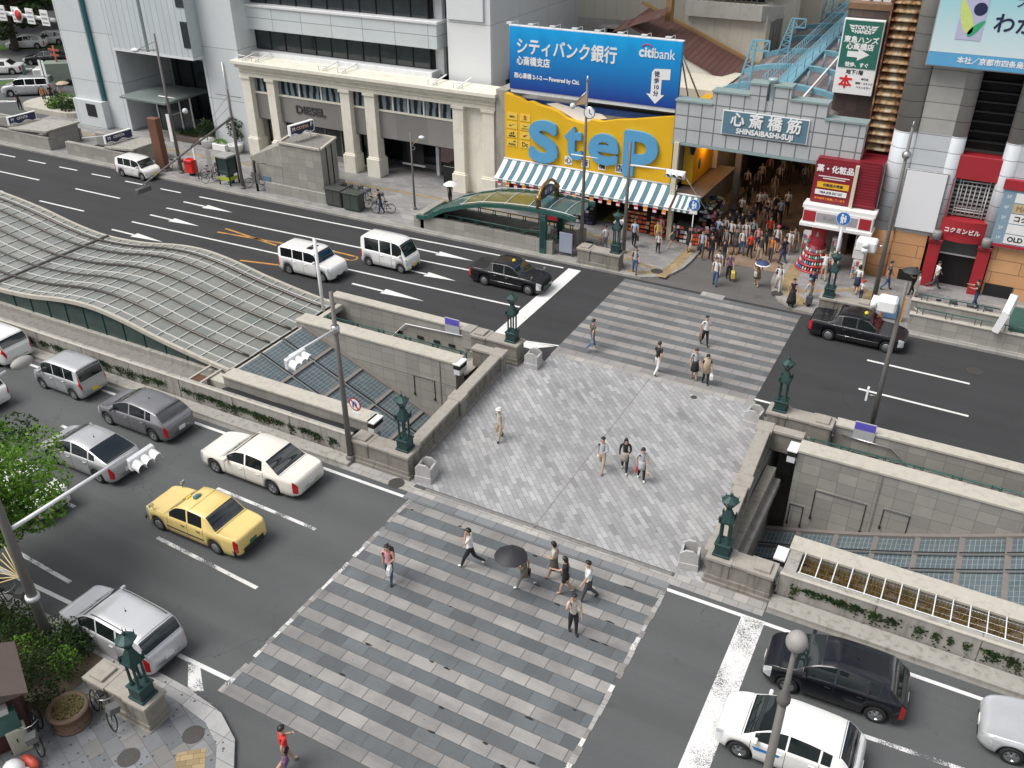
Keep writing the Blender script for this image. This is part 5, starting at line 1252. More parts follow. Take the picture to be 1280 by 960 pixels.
def leafp(cx,cz,L,w,a,m):
    pts=[]
    for i in range(16):
        u=2*math.pi*i/16; x=L/2*math.cos(u); z=w/2*math.sin(u)*(1-.35*math.cos(u)); pts.append((cx+x*math.cos(a)-z*math.sin(a),51.245,cz+x*math.sin(a)+z*math.cos(a)))
    return MB().add(pts,[tuple(range(16))],m)
leafp(-2.6,14.35,1.7,.5,R(112),M('leaf_lime',(.55,.65,.2))).build('emblem_leaf',t); leafp(-2.05,13.85,1.0,.32,R(50),M('leaf_green',(.03,.35,.15))).build('emblem_leaf',t)
MB().add([(-2.05+.3*math.cos(i*.393),51.244,14.72+.3*math.sin(i*.393)) for i in range(16)],[tuple(range(16))],m_navy).build('emblem_dot',t)
t=thing('directory_sign','floor directory sign with a red top at the right edge','sign',(2.6,51.8,3.3))
MB().box(1.15,4.6,51.75,51.98,3.25,6.2,M('directory_blue',(.22,.32,.4))).build('panel',t); MB().box(1.0,4.7,51.68,51.98,3.1,3.25,m_red).build('red_base',t); MB().box(1.05,4.7,51.68,51.98,6.2,6.7,m_red).build('red_trim',t)
mb=MB()
for k,(s_,m) in enumerate((('OLD BAR',m_black),('',m_black),('コクミン薬局',m_black),('MAISON',M('letter_tan',(.3,.2,.1))),('',m_black))):
    mb2=MB().box(1.75,4.5,51.72,51.75,3.32+.56*k,3.82+.56*k,[m_white,m_white,m_white,M('strip_beige',(.5,.4,.25)),m_white][k]); mb2.build('tenant_strip',t)
    if s_: text(mb,s_,(1.9,51.72,3.57+.56*k),XR,ZU,.36,m,bold=.012,ext=.004,align='LEFT')
    text(mb,'%dF'%(k+1),(1.45,51.75,3.57+.56*k),XR,ZU,.24,m_white,ext=.004)
text(mb,'コクミンビル',(2.2,51.68,6.45),XR,ZU,.3,m_white,bold=.01,ext=.004,align='LEFT')
mb.build('lettering',t)

# ---- buildings behind the billboard and arcade
m_bg1=tiles('beige_siding',.9,6,0,[(.55,.52,.44),(.57,.535,.455)],(.36,.34,.29),.02,0,.8,.03,.3,axes=(0,2),bump=.1)
m_bg2=M('cream_render',(.6,.56,.46),.85,0,.1,.7,grime=.35); m_bg3=M('grey_render',(.42,.405,.37),.85,0,.1,.7,grime=.45)
m_rroof=tiles('brown_metal_roof',.35,30,0,[(.12,.06,.05),(.135,.068,.058)],(.06,.03,.028),.04,0,.5,.06,.25,axes=(0,1))
t=thing('rear_building','beige sided building with a dark flue behind the blue billboard','building',(-27,72,0))
MB().box(-34.6,-20.2,69,80,0,20,m_bg1).build('wall',t); MB().box(-34.6,-20.2,68.9,69,0,9.6,m_bg3).build('lower_wall',t)
mb=MB(); mb.lathe([(.35,7),(.35,9.2)],m_black,(-27.6,67.5,0),12); mb.box(-28.4,-26.7,66.9,68.1,9.3,9.4,m_bg3); mb.build('flue',t)
MB().box(-33.3,-32.7,68.3,68.9,0,20,M('brown_pipe',(.1,.07,.05))).build('downpipe',t)
t=thing('brown_roof_house','house with a long brown metal roof sloping behind the billboard','house',(-18,60,0))
MB().box(-24,-15.8,56.5,62,5,8.2,m_bg2).build('wall',t)
mb=MB(); mb.add([(-23.6,60.5,11.0),(-14.8,60.5,7.4),(-14.8,64.5,7.9),(-23.6,64.5,11.4),(-23.6,60.5,10.8),(-14.8,60.5,7.2)],[(0,1,2,3),(4,5,1,0)],m_rroof); mb.build('roof',t)
MB().add([(-22.2,60.6,6),(-15,60.6,6),(-15,60.6,7.3),(-22.2,60.6,10.2)],[(0,1,2,3)],M('gable_white',(.6,.58,.52),.8,0,.05,1)).build('gable',t)
MB().bar((-24.2,64.6,11.7),(-14.9,64.6,8.05),.3,.2,M('ochre_fascia',(.3,.19,.08))).build('fascia_board',t)
mb=MB(); mb.add([(-24.5,60,10.4),(-21.2,60,11.6),(-21.2,62,12.0),(-24.5,62,10.8)],[(0,1,2,3)],m_rroof); mb.build('porch_roof',t); MB().box(-21.6,-21.2,62.2,62.8,11,14,M('ochre_post',(.28,.16,.07))).build('post',t)
t=thing('balcony_building','cream building with a concrete balcony corner behind the brown roof','building',(-19,68,0))
MB().box(-21.2,-15.6,66,76,0,11.2,m_bg2).build('wall',t)
mb=MB(); mb.box(-21.3,-15.9,65.5,66,10.9,11.9,m_bg3); mb.add([(-15.9,65.5,10.9),(-14.9,67.5,10.9),(-14.9,67.5,11.6),(-15.9,65.5,11.9),(-15.9,67.5,11.9)],[(0,1,2,3),(3,2,4)],m_bg3); mb.build('balcony',t)
MB().box(-21.3,-16.2,67,67.1,11.9,13.2,m_dark).build('balcony_opening',t)
for i in range(14): MB().tube([(-21.2+.37*i,65.7,11.9),(-21.2+.37*i,65.7,12.6)],.03,m_concd,5).build('baluster',t)
MB().box(-21.3,-15.6,65.6,76,13.2,22,m_bg3).build('upper_wall',t)
for i in range(4): MB().box(-15.6,-15.55,67.2+.9*i,67.9+.9*i,8.2,10.6,m_concd).build('shutter',t)
t=thing('rear_house','low beige block with a rooftop frame left of the arcade roof','building',(-15.5,83,0))
MB().box(-21,-14.6,79,90,0,10.6,m_bg2).build('wall',t); MB().box(-21,-14.6,79,90,10.6,10.75,m_bg3).build('roof_slab',t)
mb=MB()
for x in (-17.5,-15,): 
    for y in (80,84): mb.tube([(x,y,10.7),(x,y,13)],.04,m_gtrim,5)
for y in (80,84): mb.tube([(-17.5,y,13),(-15,y,13)],.04,m_gtrim,5)
mb.tube([(-17.5,80,11.7),(-15,80,11.7)],.04,m_gtrim,5); mb.build('rooftop_frame',t)
t=thing('rear_block','grey block with dark windows at the top of the photograph','building',(-17,96,0))
MB().box(-27,-15.2,92,104,0,22,m_bg3).build('wall',t)
for i in range(4):
    for k in range(2): MB().box(-26+2.6*i,-24.4+2.6*i,91.96,92,10+3.4*k,11.8+3.4*k,m_glass).build('window',t)
t=thing('rear_block','grey walled block right of the arcade roof, behind the sign tower','building',(-5,75,0))
MB().box(-8.3,2,63,90,0,12.8,m_bg3).build('wall',t)
# ------------------------------------------------------------------ street furniture
def PX(x,y,z=0.0):
    d=Vector(((x-640)/1130,-(y-480)/1130,-1)); d=cam.matrix_world.to_3x3()@d
    return Vector((0,0,CH))+d*((z-CH)/d.z)
def pole(name,label,x,y,h,r0=.11,r1=.06,cat='pole',base=True,m=None):
    t=thing(name,label,cat,(x,y,0)); m=m or m_pole
    MB().tube([(x,y,0),(x,y,h*.5),(x,y,h)],[r0,(r0+r1)/2,r1],m,10).build('shaft',t)
    if base: MB().lathe([(r0*1.5,0),(r0*1.5,.25),(r0*1.1,.32)],m,(x,y,0),10).build('base_collar',t)
    return t
m_lens_dark=M('signal_lens',(.05,.05,.05),.2,0,.2,5)
def signal_head(t,c,axis,face,n=3,sp=.33,red=False):
    """three-lamp horizontal head; axis = unit vector along the row, face = unit vector the lamps look along"""
    a=Vector(axis).normalized(); f=Vector(face).normalized(); u=Vector((0,0,1)); c=Vector(c)
    T=Matrix(((a.x,f.x,u.x,c.x),(a.y,f.y,u.y,c.y),(a.z,f.z,u.z,c.z),(0,0,0,1)))
    MB().box(-sp*1.55,sp*1.55,-.09,.09,-.21,.21,m_whiteg,T).build('signal_box',t,.03)
    for k in range(n):
        x=(k-1)*sp
        pts=[]
        mb=MB()
        P=[[T@Vector((x+r_*math.cos(R(w)),.09+d,r_*math.sin(R(w)))) for w in range(-20,201,20)] for d,r_ in ((0,.165),(.32,.175))]
        mb.grid(P,m_white,flip=False); mb.build('visor',t)
        mb=MB(); mb.add([T@Vector((x+.14*math.cos(i*.5236),.1,.14*math.sin(i*.5236))) for i in range(12)],[tuple(range(12))],m_red if (red and k==2) else m_lens_dark); mb.build('lens',t)
def roundsign(t,c,right,r,kind):
    c=Vector(c); r_=Vector(right).normalized(); u=Vector((0,0,1)); n=r_.cross(u)
    def disc(rad,off,m,k=20): return MB().add([c+n*off+r_*rad*math.cos(i*2*math.pi/k)+u*rad*math.sin(i*2*math.pi/k) for i in range(k)],[tuple(range(k))],m)
    MB().add([c-n*.012+r_*r*math.cos(i*.314)+u*r*math.sin(i*.314) for i in range(20)],[tuple(reversed(range(20)))],m_steel).build('sign_back',t)
    if kind=='ped':
        disc(r,0,m_white).build('sign_rim',t); disc(r*.94,.004,m_signblue).build('sign_face',t)
        mb=MB()
        for dx,s in ((-.1,1.0),(.16,.72)):
            o=c+n*.009+r_*dx*r*1.6
            mb.add([o+r_*.09*s*r*2*math.cos(i*.785)+u*(.52*s*r+.09*s*r*2*math.sin(i*.785)) for i in range(8)],[tuple(range(8))],m_white)
            mb.add([o+r_*q*s*r+u*w*s*r for q,w in ((-.2,.3),(-.26,-.1),(-.15,-.15),(-.2,-.72),(-.02,-.72),(0,-.3),(.05,-.72),(.22,-.72),(.16,-.12),(.28,-.1),(.2,.3))],[tuple(range(11))],m_white)
        mb.build('walker_mark',t)
    elif kind=='no':
        disc(r,0,m_red).build('sign_rim',t); disc(r*.8,.004,m_white).build('sign_face',t)
        mb=MB(); o=c+n*.008
        mb.tube([o+r_*(-.3*r)+u*(-.5*r),o+r_*(-.3*r)+u*(.2*r),o+r_*(-.1*r)+u*(.42*r),o+r_*(.2*r)+u*(.3*r),o+r_*(.25*r)+u*(-.1*r)],.09*r,m_signblue,5); mb.build('arrow_mark',t)
        mb=MB(); mb.bar(o+n*.006+r_*(-.55*r)+u*(.55*r),o+n*.006+r_*(.55*r)+u*(-.55*r),.1*r,.16*r,m_red); mb.build('slash_mark',t)
# median pole, left: mast with signal arm and prohibition sign
t=pole('signal_pole','grey signal pole with a round no-turn sign, beside the left near lantern',-20.12,23.35,7.7,.13,.08,'traffic signal')
MB().tube([(-20.12,23.35,6.15),(-20.12,20.75,6.3)],.045,m_whiteg,8).build('arm',t); MB().lathe([(.16,6.0),(.16,6.3)],m_steel,(-20.12,23.35,0),10).build('clamp',t)
signal_head(t,(-20.0,20.9,6.15),(0,-1,0),(1,0,-.25))
roundsign(t,(-19.55,23.3,2.98),(1,-.05,0),.3,'no'); MB().box(-19.75,-19.35,23.28,23.31,2.5,2.62,m_white).build('sub_plate',t)
t=pole('sign_post','slim white post at the end of the left stair passage',-29.0,32.9,4.6,.09,.09,'post',True,m_white)
# far pavement poles
t=pole('clock_pole','tall grey pole with a small clock in front of the yellow sign',-20.31,46.6,10.4,.12,.06)
MB().lathe([(.06,10.4),(.1,10.45),(.02,10.7)],m_steel,(-20.31,46.6,0),8).build('finial',t)
T=Matrix.Translation((-20.07,46.5,8.75))@Matrix.Rotation(R(90),4,'X')
MB().lathe([(.3,-.1),(.34,0),(.34,.04)],m_steel,T=T,n=20).build('clock_case',t); MB().lathe([(.29,.041),(1e-4,.045)],m_white,T=T,n=20,smooth=False).build('clock_face',t)
mb=MB(); mb.bar((-20.07,46.44,8.75),(-20.07,46.44,8.95),.03,.02,m_black); mb.bar((-20.07,46.44,8.75),(-19.93,46.44,8.7),.03,.02,m_black); mb.build('clock_hands',t)
MB().add([(-20.35,46.6,9.9),(-20.35,46.6,9.2),(-21.05,46.6,9.0)],[(0,1,2)],M('tan_bracket',(.4,.27,.15))).tube([(-20.35,46.6,9.85),(-21.1,46.6,9.05)],.03,m_steel,6).build('bracket',t); MB().ball((-21.15,46.6,8.98),.17,m_whiteg,10,6).build('globe',t)
MB().tube([(-21.15,46.6,6.24),(-19.5,46.6,6.24)],.035,m_white,6).build('cross_rod',t)
t=pole('signal_pole','grey signal pole with a white arm across the right end of the yellow sign',-18.2,48.2,6.9,.12,.08,'traffic signal')
MB().tube([(-18.2,48.2,5.6),(-15.4,48.15,5.7)],.05,m_white,8).build('arm',t); signal_head(t,(-15.3,48.0,5.55),(1,0,0),(0,-1,-.2),3,.36,True)
MB().tube([(-14.9,48.1,5.6),(-13.0,48.5,3.0)],.02,m_steel,5).build('stay',t)
t=pole('street_light','slim grey street light with a short bracket before the cream shopfront',-33.53,48.5,5.4,.08,.05,'street lamp')
MB().tube([(-33.5,48.5,4.5),(-32.75,48.4,5.15)],.025,M('tan_bracket',(.4,.27,.15)),5).build('bracket',t); MB().ball((-32.6,48.4,5.2),.17,m_whiteg,10,6,(1.3,1,.7)).build('lamp_head',t)
t=pole('signal_pole','tall leaning-look grey pole with a ball near its top before the tiled building',-3.55,47.2,9.9,.14,.07,'traffic signal')
MB().ball((-3.55,47.2,8.55),.22,m_steel,12,7).build('ball_joint',t); MB().lathe([(.03,9.9),(.05,10),(.01,10.2)],m_steel,(-3.55,47.2,0),8).build('finial',t)
MB().box(-4.95,-3.95,46.7,47.5,3.45,4.05,m_white).build('signal_housing',t,.08); MB().tube([(-3.95,47.2,3.75),(-3.55,47.2,3.75)],.05,m_steel,6).build('arm',t)
for zc in (3.6,3.9): MB().lathe([(.16,0),(.17,.2)],m_white,T=Matrix.Translation((-4.45,46.7,zc))@Matrix.Rotation(R(90),4,'X'),n=10).build('visor',t)
t=pole('signal_pole','grey signal pole with white housings beside the right stair passage',-1.62,35.5,7.1,.12,.08,'traffic signal')
MB().box(-2.5,-1.75,35.1,35.8,5.75,6.3,m_white).build('signal_housing',t,.08); MB().tube([(-1.75,35.5,6.0),(-1.62,35.5,6.0)],.05,m_steel,6).build('arm',t)
for yy in (35.2,35.45,35.7): MB().lathe([(.15,0),(.16,.22)],m_white,T=Matrix.Translation((-2.5,yy,6.02))@Matrix.Rotation(R(-90),4,'Y'),n=10).build('visor',t)
MB().box(-2.12,-2.04,35.3,35.5,1.55,2.15,m_white).build('side_sign',t); MB().tube([(-2.1,35.4,1.8),(-1.6,35.5,1.8)],.03,m_steel,5).build('sign_arm',t)
t=pole('street_light','tall grey street light beside the brown pylon',-53.4,46.8,10.1,.14,.07,'street lamp')
MB().tube([(-53.4,46.8,9.0),(-55.1,46.6,8.9)],.04,m_pole,6).tube([(-53.4,46.8,9.6),(-55.0,46.6,8.95)],.02,m_pole,5).build('arm',t); MB().ball((-55.4,46.6,8.85),.25,m_whiteg,10,6,(1.5,1,.6)).build('lamp_head',t)
MB().tube([(-54.2,46.8,5.75),(-52.6,46.8,5.75)],.04,m_white,6).build('cross_rod',t); MB().tube([(-53.4,46.8,4.4),(-52,46.8,4.9)],.025,m_pole,5).build('bracket',t); MB().ball((-51.8,46.8,4.95),.2,m_whiteg,10,6).build('lower_lamp',t)
MB().box(-53.5,-53.2,46.45,46.5,2.6,4.6,m_white).build('banner',t)
t=pole('signal_pole','grey pole with a long arm reaching left over the far road',-46.86,46.3,7.1,.13,.08,'traffic signal')
MB().tube([(-46.86,46.3,5.2),(-45.0,40.5,4.9),(-43.2,34.8,4.5)],[.08,.06,.045],m_pole,8).build('arm',t)
MB().tube([(-48.0,46.3,6.7),(-45.7,46.3,6.7)],.03,m_pole,5).build('cross_rod',t)
for zz in (6.0,6.7): MB().tube([(-46.86,46.3,zz),(-45.0,40.5,4.95)],.012,m_black,4).build('guy_wire',t)
MB().box(-43.35,-43.05,34.3,35.3,4.1,4.4,M('signal_dark',(.09,.095,.09))).build('signal_box',t,.04)
# foreground pole left with arm, rings and lamp
t=pole('signal_pole','thick brown-grey pole rising from the shrubs with a signal arm over the road',-22.3,10.7,9.6,.17,.11,'traffic signal')
MB().tube([(-22.3,10.7,5.0),(-22.05,15.1,5.1)],[.07,.05],m_whiteg,8).build('arm',t); signal_head(t,(-21.75,15.15,4.95),(0,1,0),(1,.0,-.35))
MB().lathe([(.21,2.35),(.21,2.5)],m_whiteg,(-22.3,10.7,0),10).build('clamp',t)
mb=MB()
for k in range(7): mb.tube([(-22.35,10.6,3.3),(-23.2-.05*k,10.6-.1*k+.3,3.9-.2*k)],.02,M('tan_rod',(.5,.4,.2)),5)
mb.build('rod_bundle',t)
MB().tube([(-22.3,10.7,9.4),(-22.9,12.5,9.25)],.045,m_whiteg,7).build('lamp_arm',t); MB().ball((-23.1,13.15,9.15),.36,M('lamp_metal_grey',(.3,.29,.275)),12,7,(.55,1,.45)).build('lamp_head',t)
t=pole('street_light','grey street light with a globe head standing before the white hatchback',-.93,12.6,7.9,.12,.085,'street lamp')
MB().lathe([(.1,7.9),(.13,7.95),(.13,8.1),(.06,8.25),(.045,9.4)],m_pole,(-.93,12.6,0),10).build('collar',t); MB().ball((-.93,12.62,9.55),.2,M('lamp_metal_grey',(.3,.29,.275),.45,.3,.15,9),14,9,(1,1,1.15)).build('globe',t)

# far pavement street furniture
t=thing('brown_pylon','rust brown steel pylon behind the small white hatchback','pylon',(-55.1,46.65,0)); MB().box(-55.55,-54.65,46.4,46.9,.0,4.1,M('pylon_brown',(.16,.075,.045),.6,.2,.15,2)).build('body',t,.03); MB().box(-55.6,-54.6,46.35,46.95,.13,.3,m_concd).build('base',t)
t=thing('post_box','red post box on the far pavement beside the bicycles','post box',(-52.3,46.8,.13))
MB().box(-52.7,-51.9,46.5,47.1,.35,1.35,M('postbox_red',(.6,.02,.015),.35,0,.05,2)).build('body',t,.04); MB().box(-52.45,-52.15,46.65,46.95,.13,.35,m_dark).build('foot',t); MB().box(-52.6,-52.35,46.47,46.5,1.1,1.16,m_dark).box(-52.25,-52.0,46.47,46.5,1.1,1.16,m_dark).build('slot',t)
t=thing('phone_booth','glass phone booth with yellow-green bands beside the grey arm pole','phone booth',(-48.5,46.7,.13))
for dx in (-.5,.5):
    for dy in (-.45,.45): MB().box(-48.5+dx-.04,-48.5+dx+.04,46.7+dy-.04,46.7+dy+.04,.13,2.15,m_black).build('frame_post',t)
MB().box(-49.1,-47.9,46.15,47.25,2.15,2.3,M('booth_roof',(.3,.31,.29),.6,0,.2,3)).build('roof',t,.03)
MB().box(-48.95,-48.05,46.24,46.26,.9,2.1,m_glassg).box(-48.05,-48.03,46.3,47.1,.9,2.1,m_glassg).build('glass_panel',t)
MB().box(-49.0,-48.0,46.2,46.24,.5,.75,M('booth_lime',(.35,.42,.04))).box(-48.0,-47.98,46.25,47.15,.5,.75,M('booth_lime',(.35,.42,.04))).build('band',t); MB().box(-48.7,-48.3,46.7,47.0,.13,1.6,m_green).build('telephone',t)
def post(name,label,x,y,h,plates,cat='sign',r=.04,m=None):
    t=thing(name,label,cat,(x,y,.13)); MB().tube([(x,y,.1),(x,y,h)],r,m or m_pole,7).build('post',t)
    for (w,z0,z1,mm) in plates: MB().box(x-w/2,x+w/2,y-.06,y-.03,z0,z1,mm).build('plate',t)
    return t
post('sign_post','thin sign post with a white stripe board beside the red post box',-51.2,46.35,2.6,[(.16,1.6,2.5,m_white)])
post('sign_post','grey timetable post among the bicycles left of the phone booth',-50.3,46.85,2.4,[(.42,.9,2.3,M('timetable',(.3,.31,.3),.5,0,.4,9))])
post('bollard_post','black post with a yellow-green top beside the stone subway entrance',-45.54,46.38,2.35,[(.7,.7,1.5,M('board_grey',(.12,.12,.12)))],'post',.09,m_black)
t=thing('notice_board','blue-grey slanted notice board beside the stone subway entrance','notice board',(-44.6,46.7,.13)); MB().box(-45.0,-44.4,46.55,46.62,.3,1.3,M('board_blue',(.12,.2,.28),.4,0,.2,4)).build('board',t); MB().box(-45,-44.9,46.6,46.65,.1,.3,m_pole).build('leg',t)
t=thing('notice_board','pale grey-blue map board at the end of the green subway railing','notice board',(-21.1,46.15,.13))
MB().box(-21.55,-20.7,46.1,46.18,.35,1.6,M('map_lilac',(.3,.33,.42),.35,0,.15,5)).build('board',t,.01)
for x in (-21.5,-20.75): MB().box(x-.04,x+.04,46.18,46.24,.1,1.6,m_pole).build('leg',t)
t=thing('notice_board','blue and orange map board in front of the right black taxi nose','notice board',(-2.5,46.4,.13))
MB().box(-3.0,-2.0,46.45,46.52,.25,1.5,M('map_blue',(.1,.2,.36),.35,0,.25,4)).build('board',t,.01); MB().box(-3.05,-2.95,46.42,46.55,.1,1.55,m_orange).build('leg',t); MB().box(-2.05,-1.95,46.42,46.55,.1,1.55,m_orange).build('leg',t)
for i,(x,lab,m) in enumerate(((-38.75,'dark electrical cabinet nearer the stone subway entrance',M('cabinet_dark',(.06,.065,.06),.5,0,.15,3)),(-37.15,'dark green electrical cabinet beside the parked bicycles',M('cabinet_green',(.045,.06,.05),.5,0,.15,3)))):
    y=46.55 if i else 46.7
    t=thing('utility_cabinet',lab,'cabinet',(x,y,.13)); MB().box(x-.65,x+.65,y-.35,y+.35,.2,1.3,m).build('body',t,.02); MB().box(x-.72,x+.72,y-.42,y+.42,1.3,1.4,m).build('lid',t,.01); MB().box(x-.6,x-.03,y-.37,y-.35,.3,1.2,m).box(x+.03,x+.6,y-.37,y-.35,.3,1.2,m).build('door',t,.01)
t=post('pedestrian_sign','round blue pedestrian sign beside the striped corner awning',-14.7,50.25,3.4,[(.45,2.55,2.75,m_white)],'sign',.035,m_white); roundsign(t,(-14.7,50.19,3.1),(1,0,0),.36,'ped')
t=post('pedestrian_sign','round blue pedestrian sign before the cosmetics shop',-6.1,49.3,4.5,[(.45,3.5,3.7,m_white),(.35,.6,2.2,M('post_notice',(.6,.55,.4)))],'sign',.09,m_whiteg); roundsign(t,(-6.1,49.17,4.15),(1,0,0),.38,'ped')
def infopanel(label,x,y): 
    t=thing('notice_board',label,'notice board',(x,y,1)); MB().box(x-.42,x+.42,y-.03,y+.03,.55,1.4,M('panel_grey',(.4,.41,.42))).build('board',t)
    MB().box(x-.4,x+.4,y-.035,y-.03,1.05,1.38,M('panel_violet',(.12,.1,.5),.4,0,.4,9)).build('print',t)
infopanel('lilac and grey notice panel on the left far-road wall',-21.6,33.85); infopanel('lilac and grey notice panel on the right far-road wall',-1.75,33.8)

# subway entrances
def crystasign(t,p0,p1,z0,z1,depth,txt='心斎橋',p=True):
    """white box sign with a navy face and wavy lower edge, from p0 to p1 (plan), face to the right of travel"""
    a=Vector((*p0,0)); b=Vector((*p1,0)); L=(b-a).length; r_=(b-a).normalized(); u=Vector((0,0,1)); n=r_.cross(u)
    T=Matrix(((r_.x,n.x,u.x,a.x),(r_.y,n.y,u.y,a.y),(0,0,1,0),(0,0,0,1)))
    k=12; lo=[(L*i/k,z0+.09*math.sin(i*1.05)) for i in range(k+1)]
    pts=lo+[(L,z1),(0,z1)]; N=len(pts)
    v=[T@Vector((q[0],0,q[1])) for q in pts]+[T@Vector((q[0],-depth,q[1])) for q in pts]
    MB().add(v,[tuple(range(N)),tuple(reversed(range(N,2*N)))]+[((i+1)%N,i,N+i,N+(i+1)%N) for i in range(N)],m_white).build('sign_box',t)
    lo2=[(.06+(L-.12)*i/k,z0+.07+.09*math.sin(i*1.05)) for i in range(k+1)]; pts=lo2+[(L-.06,z1-.06),(.06,z1-.06)]
    MB().add([T@Vector((q[0],.006,q[1])) for q in pts],[tuple(range(len(pts)))],m_navy).build('sign_face',t)
    mb=MB(); o=T@Vector((L*.5,.008,(z0+z1)/2+.05)); text(mb,'CRYSTA',o,r_,u,(z1-z0)*.42,M('sign_text_warm',(.8,.55,.3)) if p else m_white,bold=.006,ext=.003)
    o=T@Vector((L*.14,.008,(z0+z1)/2+.05)); text(mb,'M',o,r_,u,(z1-z0)*.5,m_white,bold=.01,ext=.003)
    if p: text(mb,'P',T@Vector((L*.88,.008,(z0+z1)/2+.08)),r_,u,(z1-z0)*.55,m_white,bold=.014,ext=.003)
    mb.build('sign_lettering',t)
t=thing('subway_entrance','tall grey stone subway entrance block with a navy sign on top','subway entrance',(-41.5,47.8,.13))
MB().prism([(-43.2,46.6),(-39.6,46.6),(-40.4,49.3),(-43.9,49.3)],.9,3.85,m_granite).build('block',t,.02)
MB().prism([(-44.9,46.5),(-39.35,46.45),(-40.1,49.5),(-45.5,49.5)],.1,.9,m_granite).build('plinth',t,.02)
MB().add([(-43.2,46.6,3.7),(-43.9,49.3,3.7),(-46.6,49.3,2.5),(-46.0,46.6,2.5),(-43.2,46.6,2.2),(-46.0,46.6,2.2),(-46.6,49.3,2.2)],[(0,1,2,3),(0,3,5,4),(3,2,6,5)],m_conc).build('sloped_roof',t)
MB().box(-46.0,-43.2,46.6,46.75,.9,2.1,m_granite).build('side_wall',t)
MB().bar((-43.2,46.6,3.9),(-39.6,46.6,3.9),.2,.12,m_coping).bar((-39.6,46.6,3.9),(-40.4,49.3,3.9),.2,.12,m_coping).bar((-40.4,49.3,3.9),(-43.9,49.3,3.9),.2,.12,m_coping).bar((-43.9,49.3,3.9),(-43.2,46.6,3.9),.2,.12,m_coping).build('roof_kerb',t)
MB().prism([(-43.0,46.8),(-39.9,46.8),(-40.6,49.1),(-43.6,49.1)],3.851,3.87,m_concd).build('roof_bed',t)
for f in (.33,.66): MB().bar((-39.6-.8*f+.02,46.6+2.7*f,.95),(-39.6-.8*f+.02,46.6+2.7*f,3.8),.06,.06,m_dark).build('joint',t)
crystasign(t,(-42.25,46.9),(-41.9,49.0),4.35,5.05,.28)
for q in ((-42.2,47.3),(-42.0,48.6)): MB().tube([(*q,3.85),(*q,4.4)],.06,m_white,6).build('sign_leg',t)
def lowentrance(label,x0,x1,z,sx):
    t=thing('subway_entrance',label,'subway entrance',((x0+x1)/2,47,.13))
    MB().box(x0,x1,46.0,46.35,.1,1.15,m_granite).build('front_wall',t,.015); MB().box(x1-.3,x1,46.35,49.0,.1,z,m_granite_y).build('end_wall',t,.015); MB().box(x0,x1,48.9,49.2,.1,1.15,m_granite).build('rear_wall',t,.015)
    MB().add([(sx,46.05,1.16),(x1+.05,46.0,z),(x1+.05,49.2,z),(sx,49.15,1.16),(sx,46.05,1.3),(x1+.05,46.0,z+.14),(x1+.05,49.2,z+.14),(sx,49.15,1.3)],[(3,2,1,0),(4,5,6,7),(0,1,5,4),(1,2,6,5),(2,3,7,6),(3,0,4,7)],m_conc).build('roof_slab',t)
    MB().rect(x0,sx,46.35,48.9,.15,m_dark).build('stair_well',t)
    mb=MB(); mb.tube([(x0,47.6,1.0),(sx,47.6,1.9),(sx,47.6,.2)],.03,m_whiteg,5); mb.build('handrail',t)
    crystasign(t,(sx+.1,46.3),(sx+.25,48.8),1.45,2.1,.22,'',False)
    for q in (46.5,48.5): MB().tube([(sx+.1,q,1.1),(sx+.1,q,1.5)],.05,m_white,6).build('sign_leg',t)
    return t
lowentrance('low grey subway entrance behind the white kei hatchback',-65.0,-57.3,1.45,-60.6); lowentrance('low grey subway entrance at the far left beside the hedge bed',-78,-67.0,1.55,-72.0)
# ornate green subway entrance
t=thing('subway_entrance','green arched glass subway entrance with a gilded sign before the yellow shop','subway entrance',(-26.5,47.5,.13))
MB().box(-31.4,-21.9,45.9,46.2,.1,1.0,m_granite).build('front_wall',t,.015); MB().box(-31.5,-31.1,45.9,48.6,.1,1.15,m_granite_y).box(-31.9,-31.5,45.9,48.7,.1,.95,m_granite_y).build('end_wall',t,.02)
MB().box(-31.1,-21.0,48.3,48.6,.1,.85,m_granite).build('rear_wall',t,.015); MB().box(-21.3,-20.9,47.9,48.7,.1,1.05,m_granite_y).build('rear_pier',t,.015)
MB().add([(-22,46.2,.1),(-22,48.3,.1),(-31,48.3,-4),(-31,46.2,-4)],[(0,1,2,3)],m_conc).quad((-31.1,46.2,-4),(-31.1,48.3,-4),(-31.1,48.3,1),(-31.1,46.2,1),m_concd).build('stair',t)
RF=[(-31.6,.95),(-30.9,.98),(-29.6,1.7),(-28.3,2.15),(-26.8,2.55),(-25.2,2.75),(-23.6,2.85),(-22.3,2.86),(-21.2,2.82),(-20.4,2.7)]
mg=[M('roof_glass_green',(.07,.12,.105),.2,0,.25,1.5),M('roof_glass_olive',(.13,.12,.035),.2,0,.3,1.5),M('roof_glass_teal',(.05,.1,.1),.2,0,.25,1.5)]
for i in range(len(RF)-1):
    m=m_green if i==0 else mg[[0,0,0,1,1,1,2,2,2][i]]
    (xa,za),(xb,zb)=RF[i],RF[i+1]; wa=1.45-(.5 if i>=8 else 0)*0
    P=[[(x,47.25+w,z+.22*math.cos(w/1.45*1.4)-.1) for w in (-1.4,-.7,0,.7,1.4)] for x,z in ((xa,za),(xb,zb))]
    if i==8: P[1]=[(xb-.0-.35*abs(w)**2/2,47.25+w*.8,zb+.1) for w in (-1.4,-.7,0,.7,1.4)]
    MB().grid(P,m,flip=True).build('roof_panel',t)
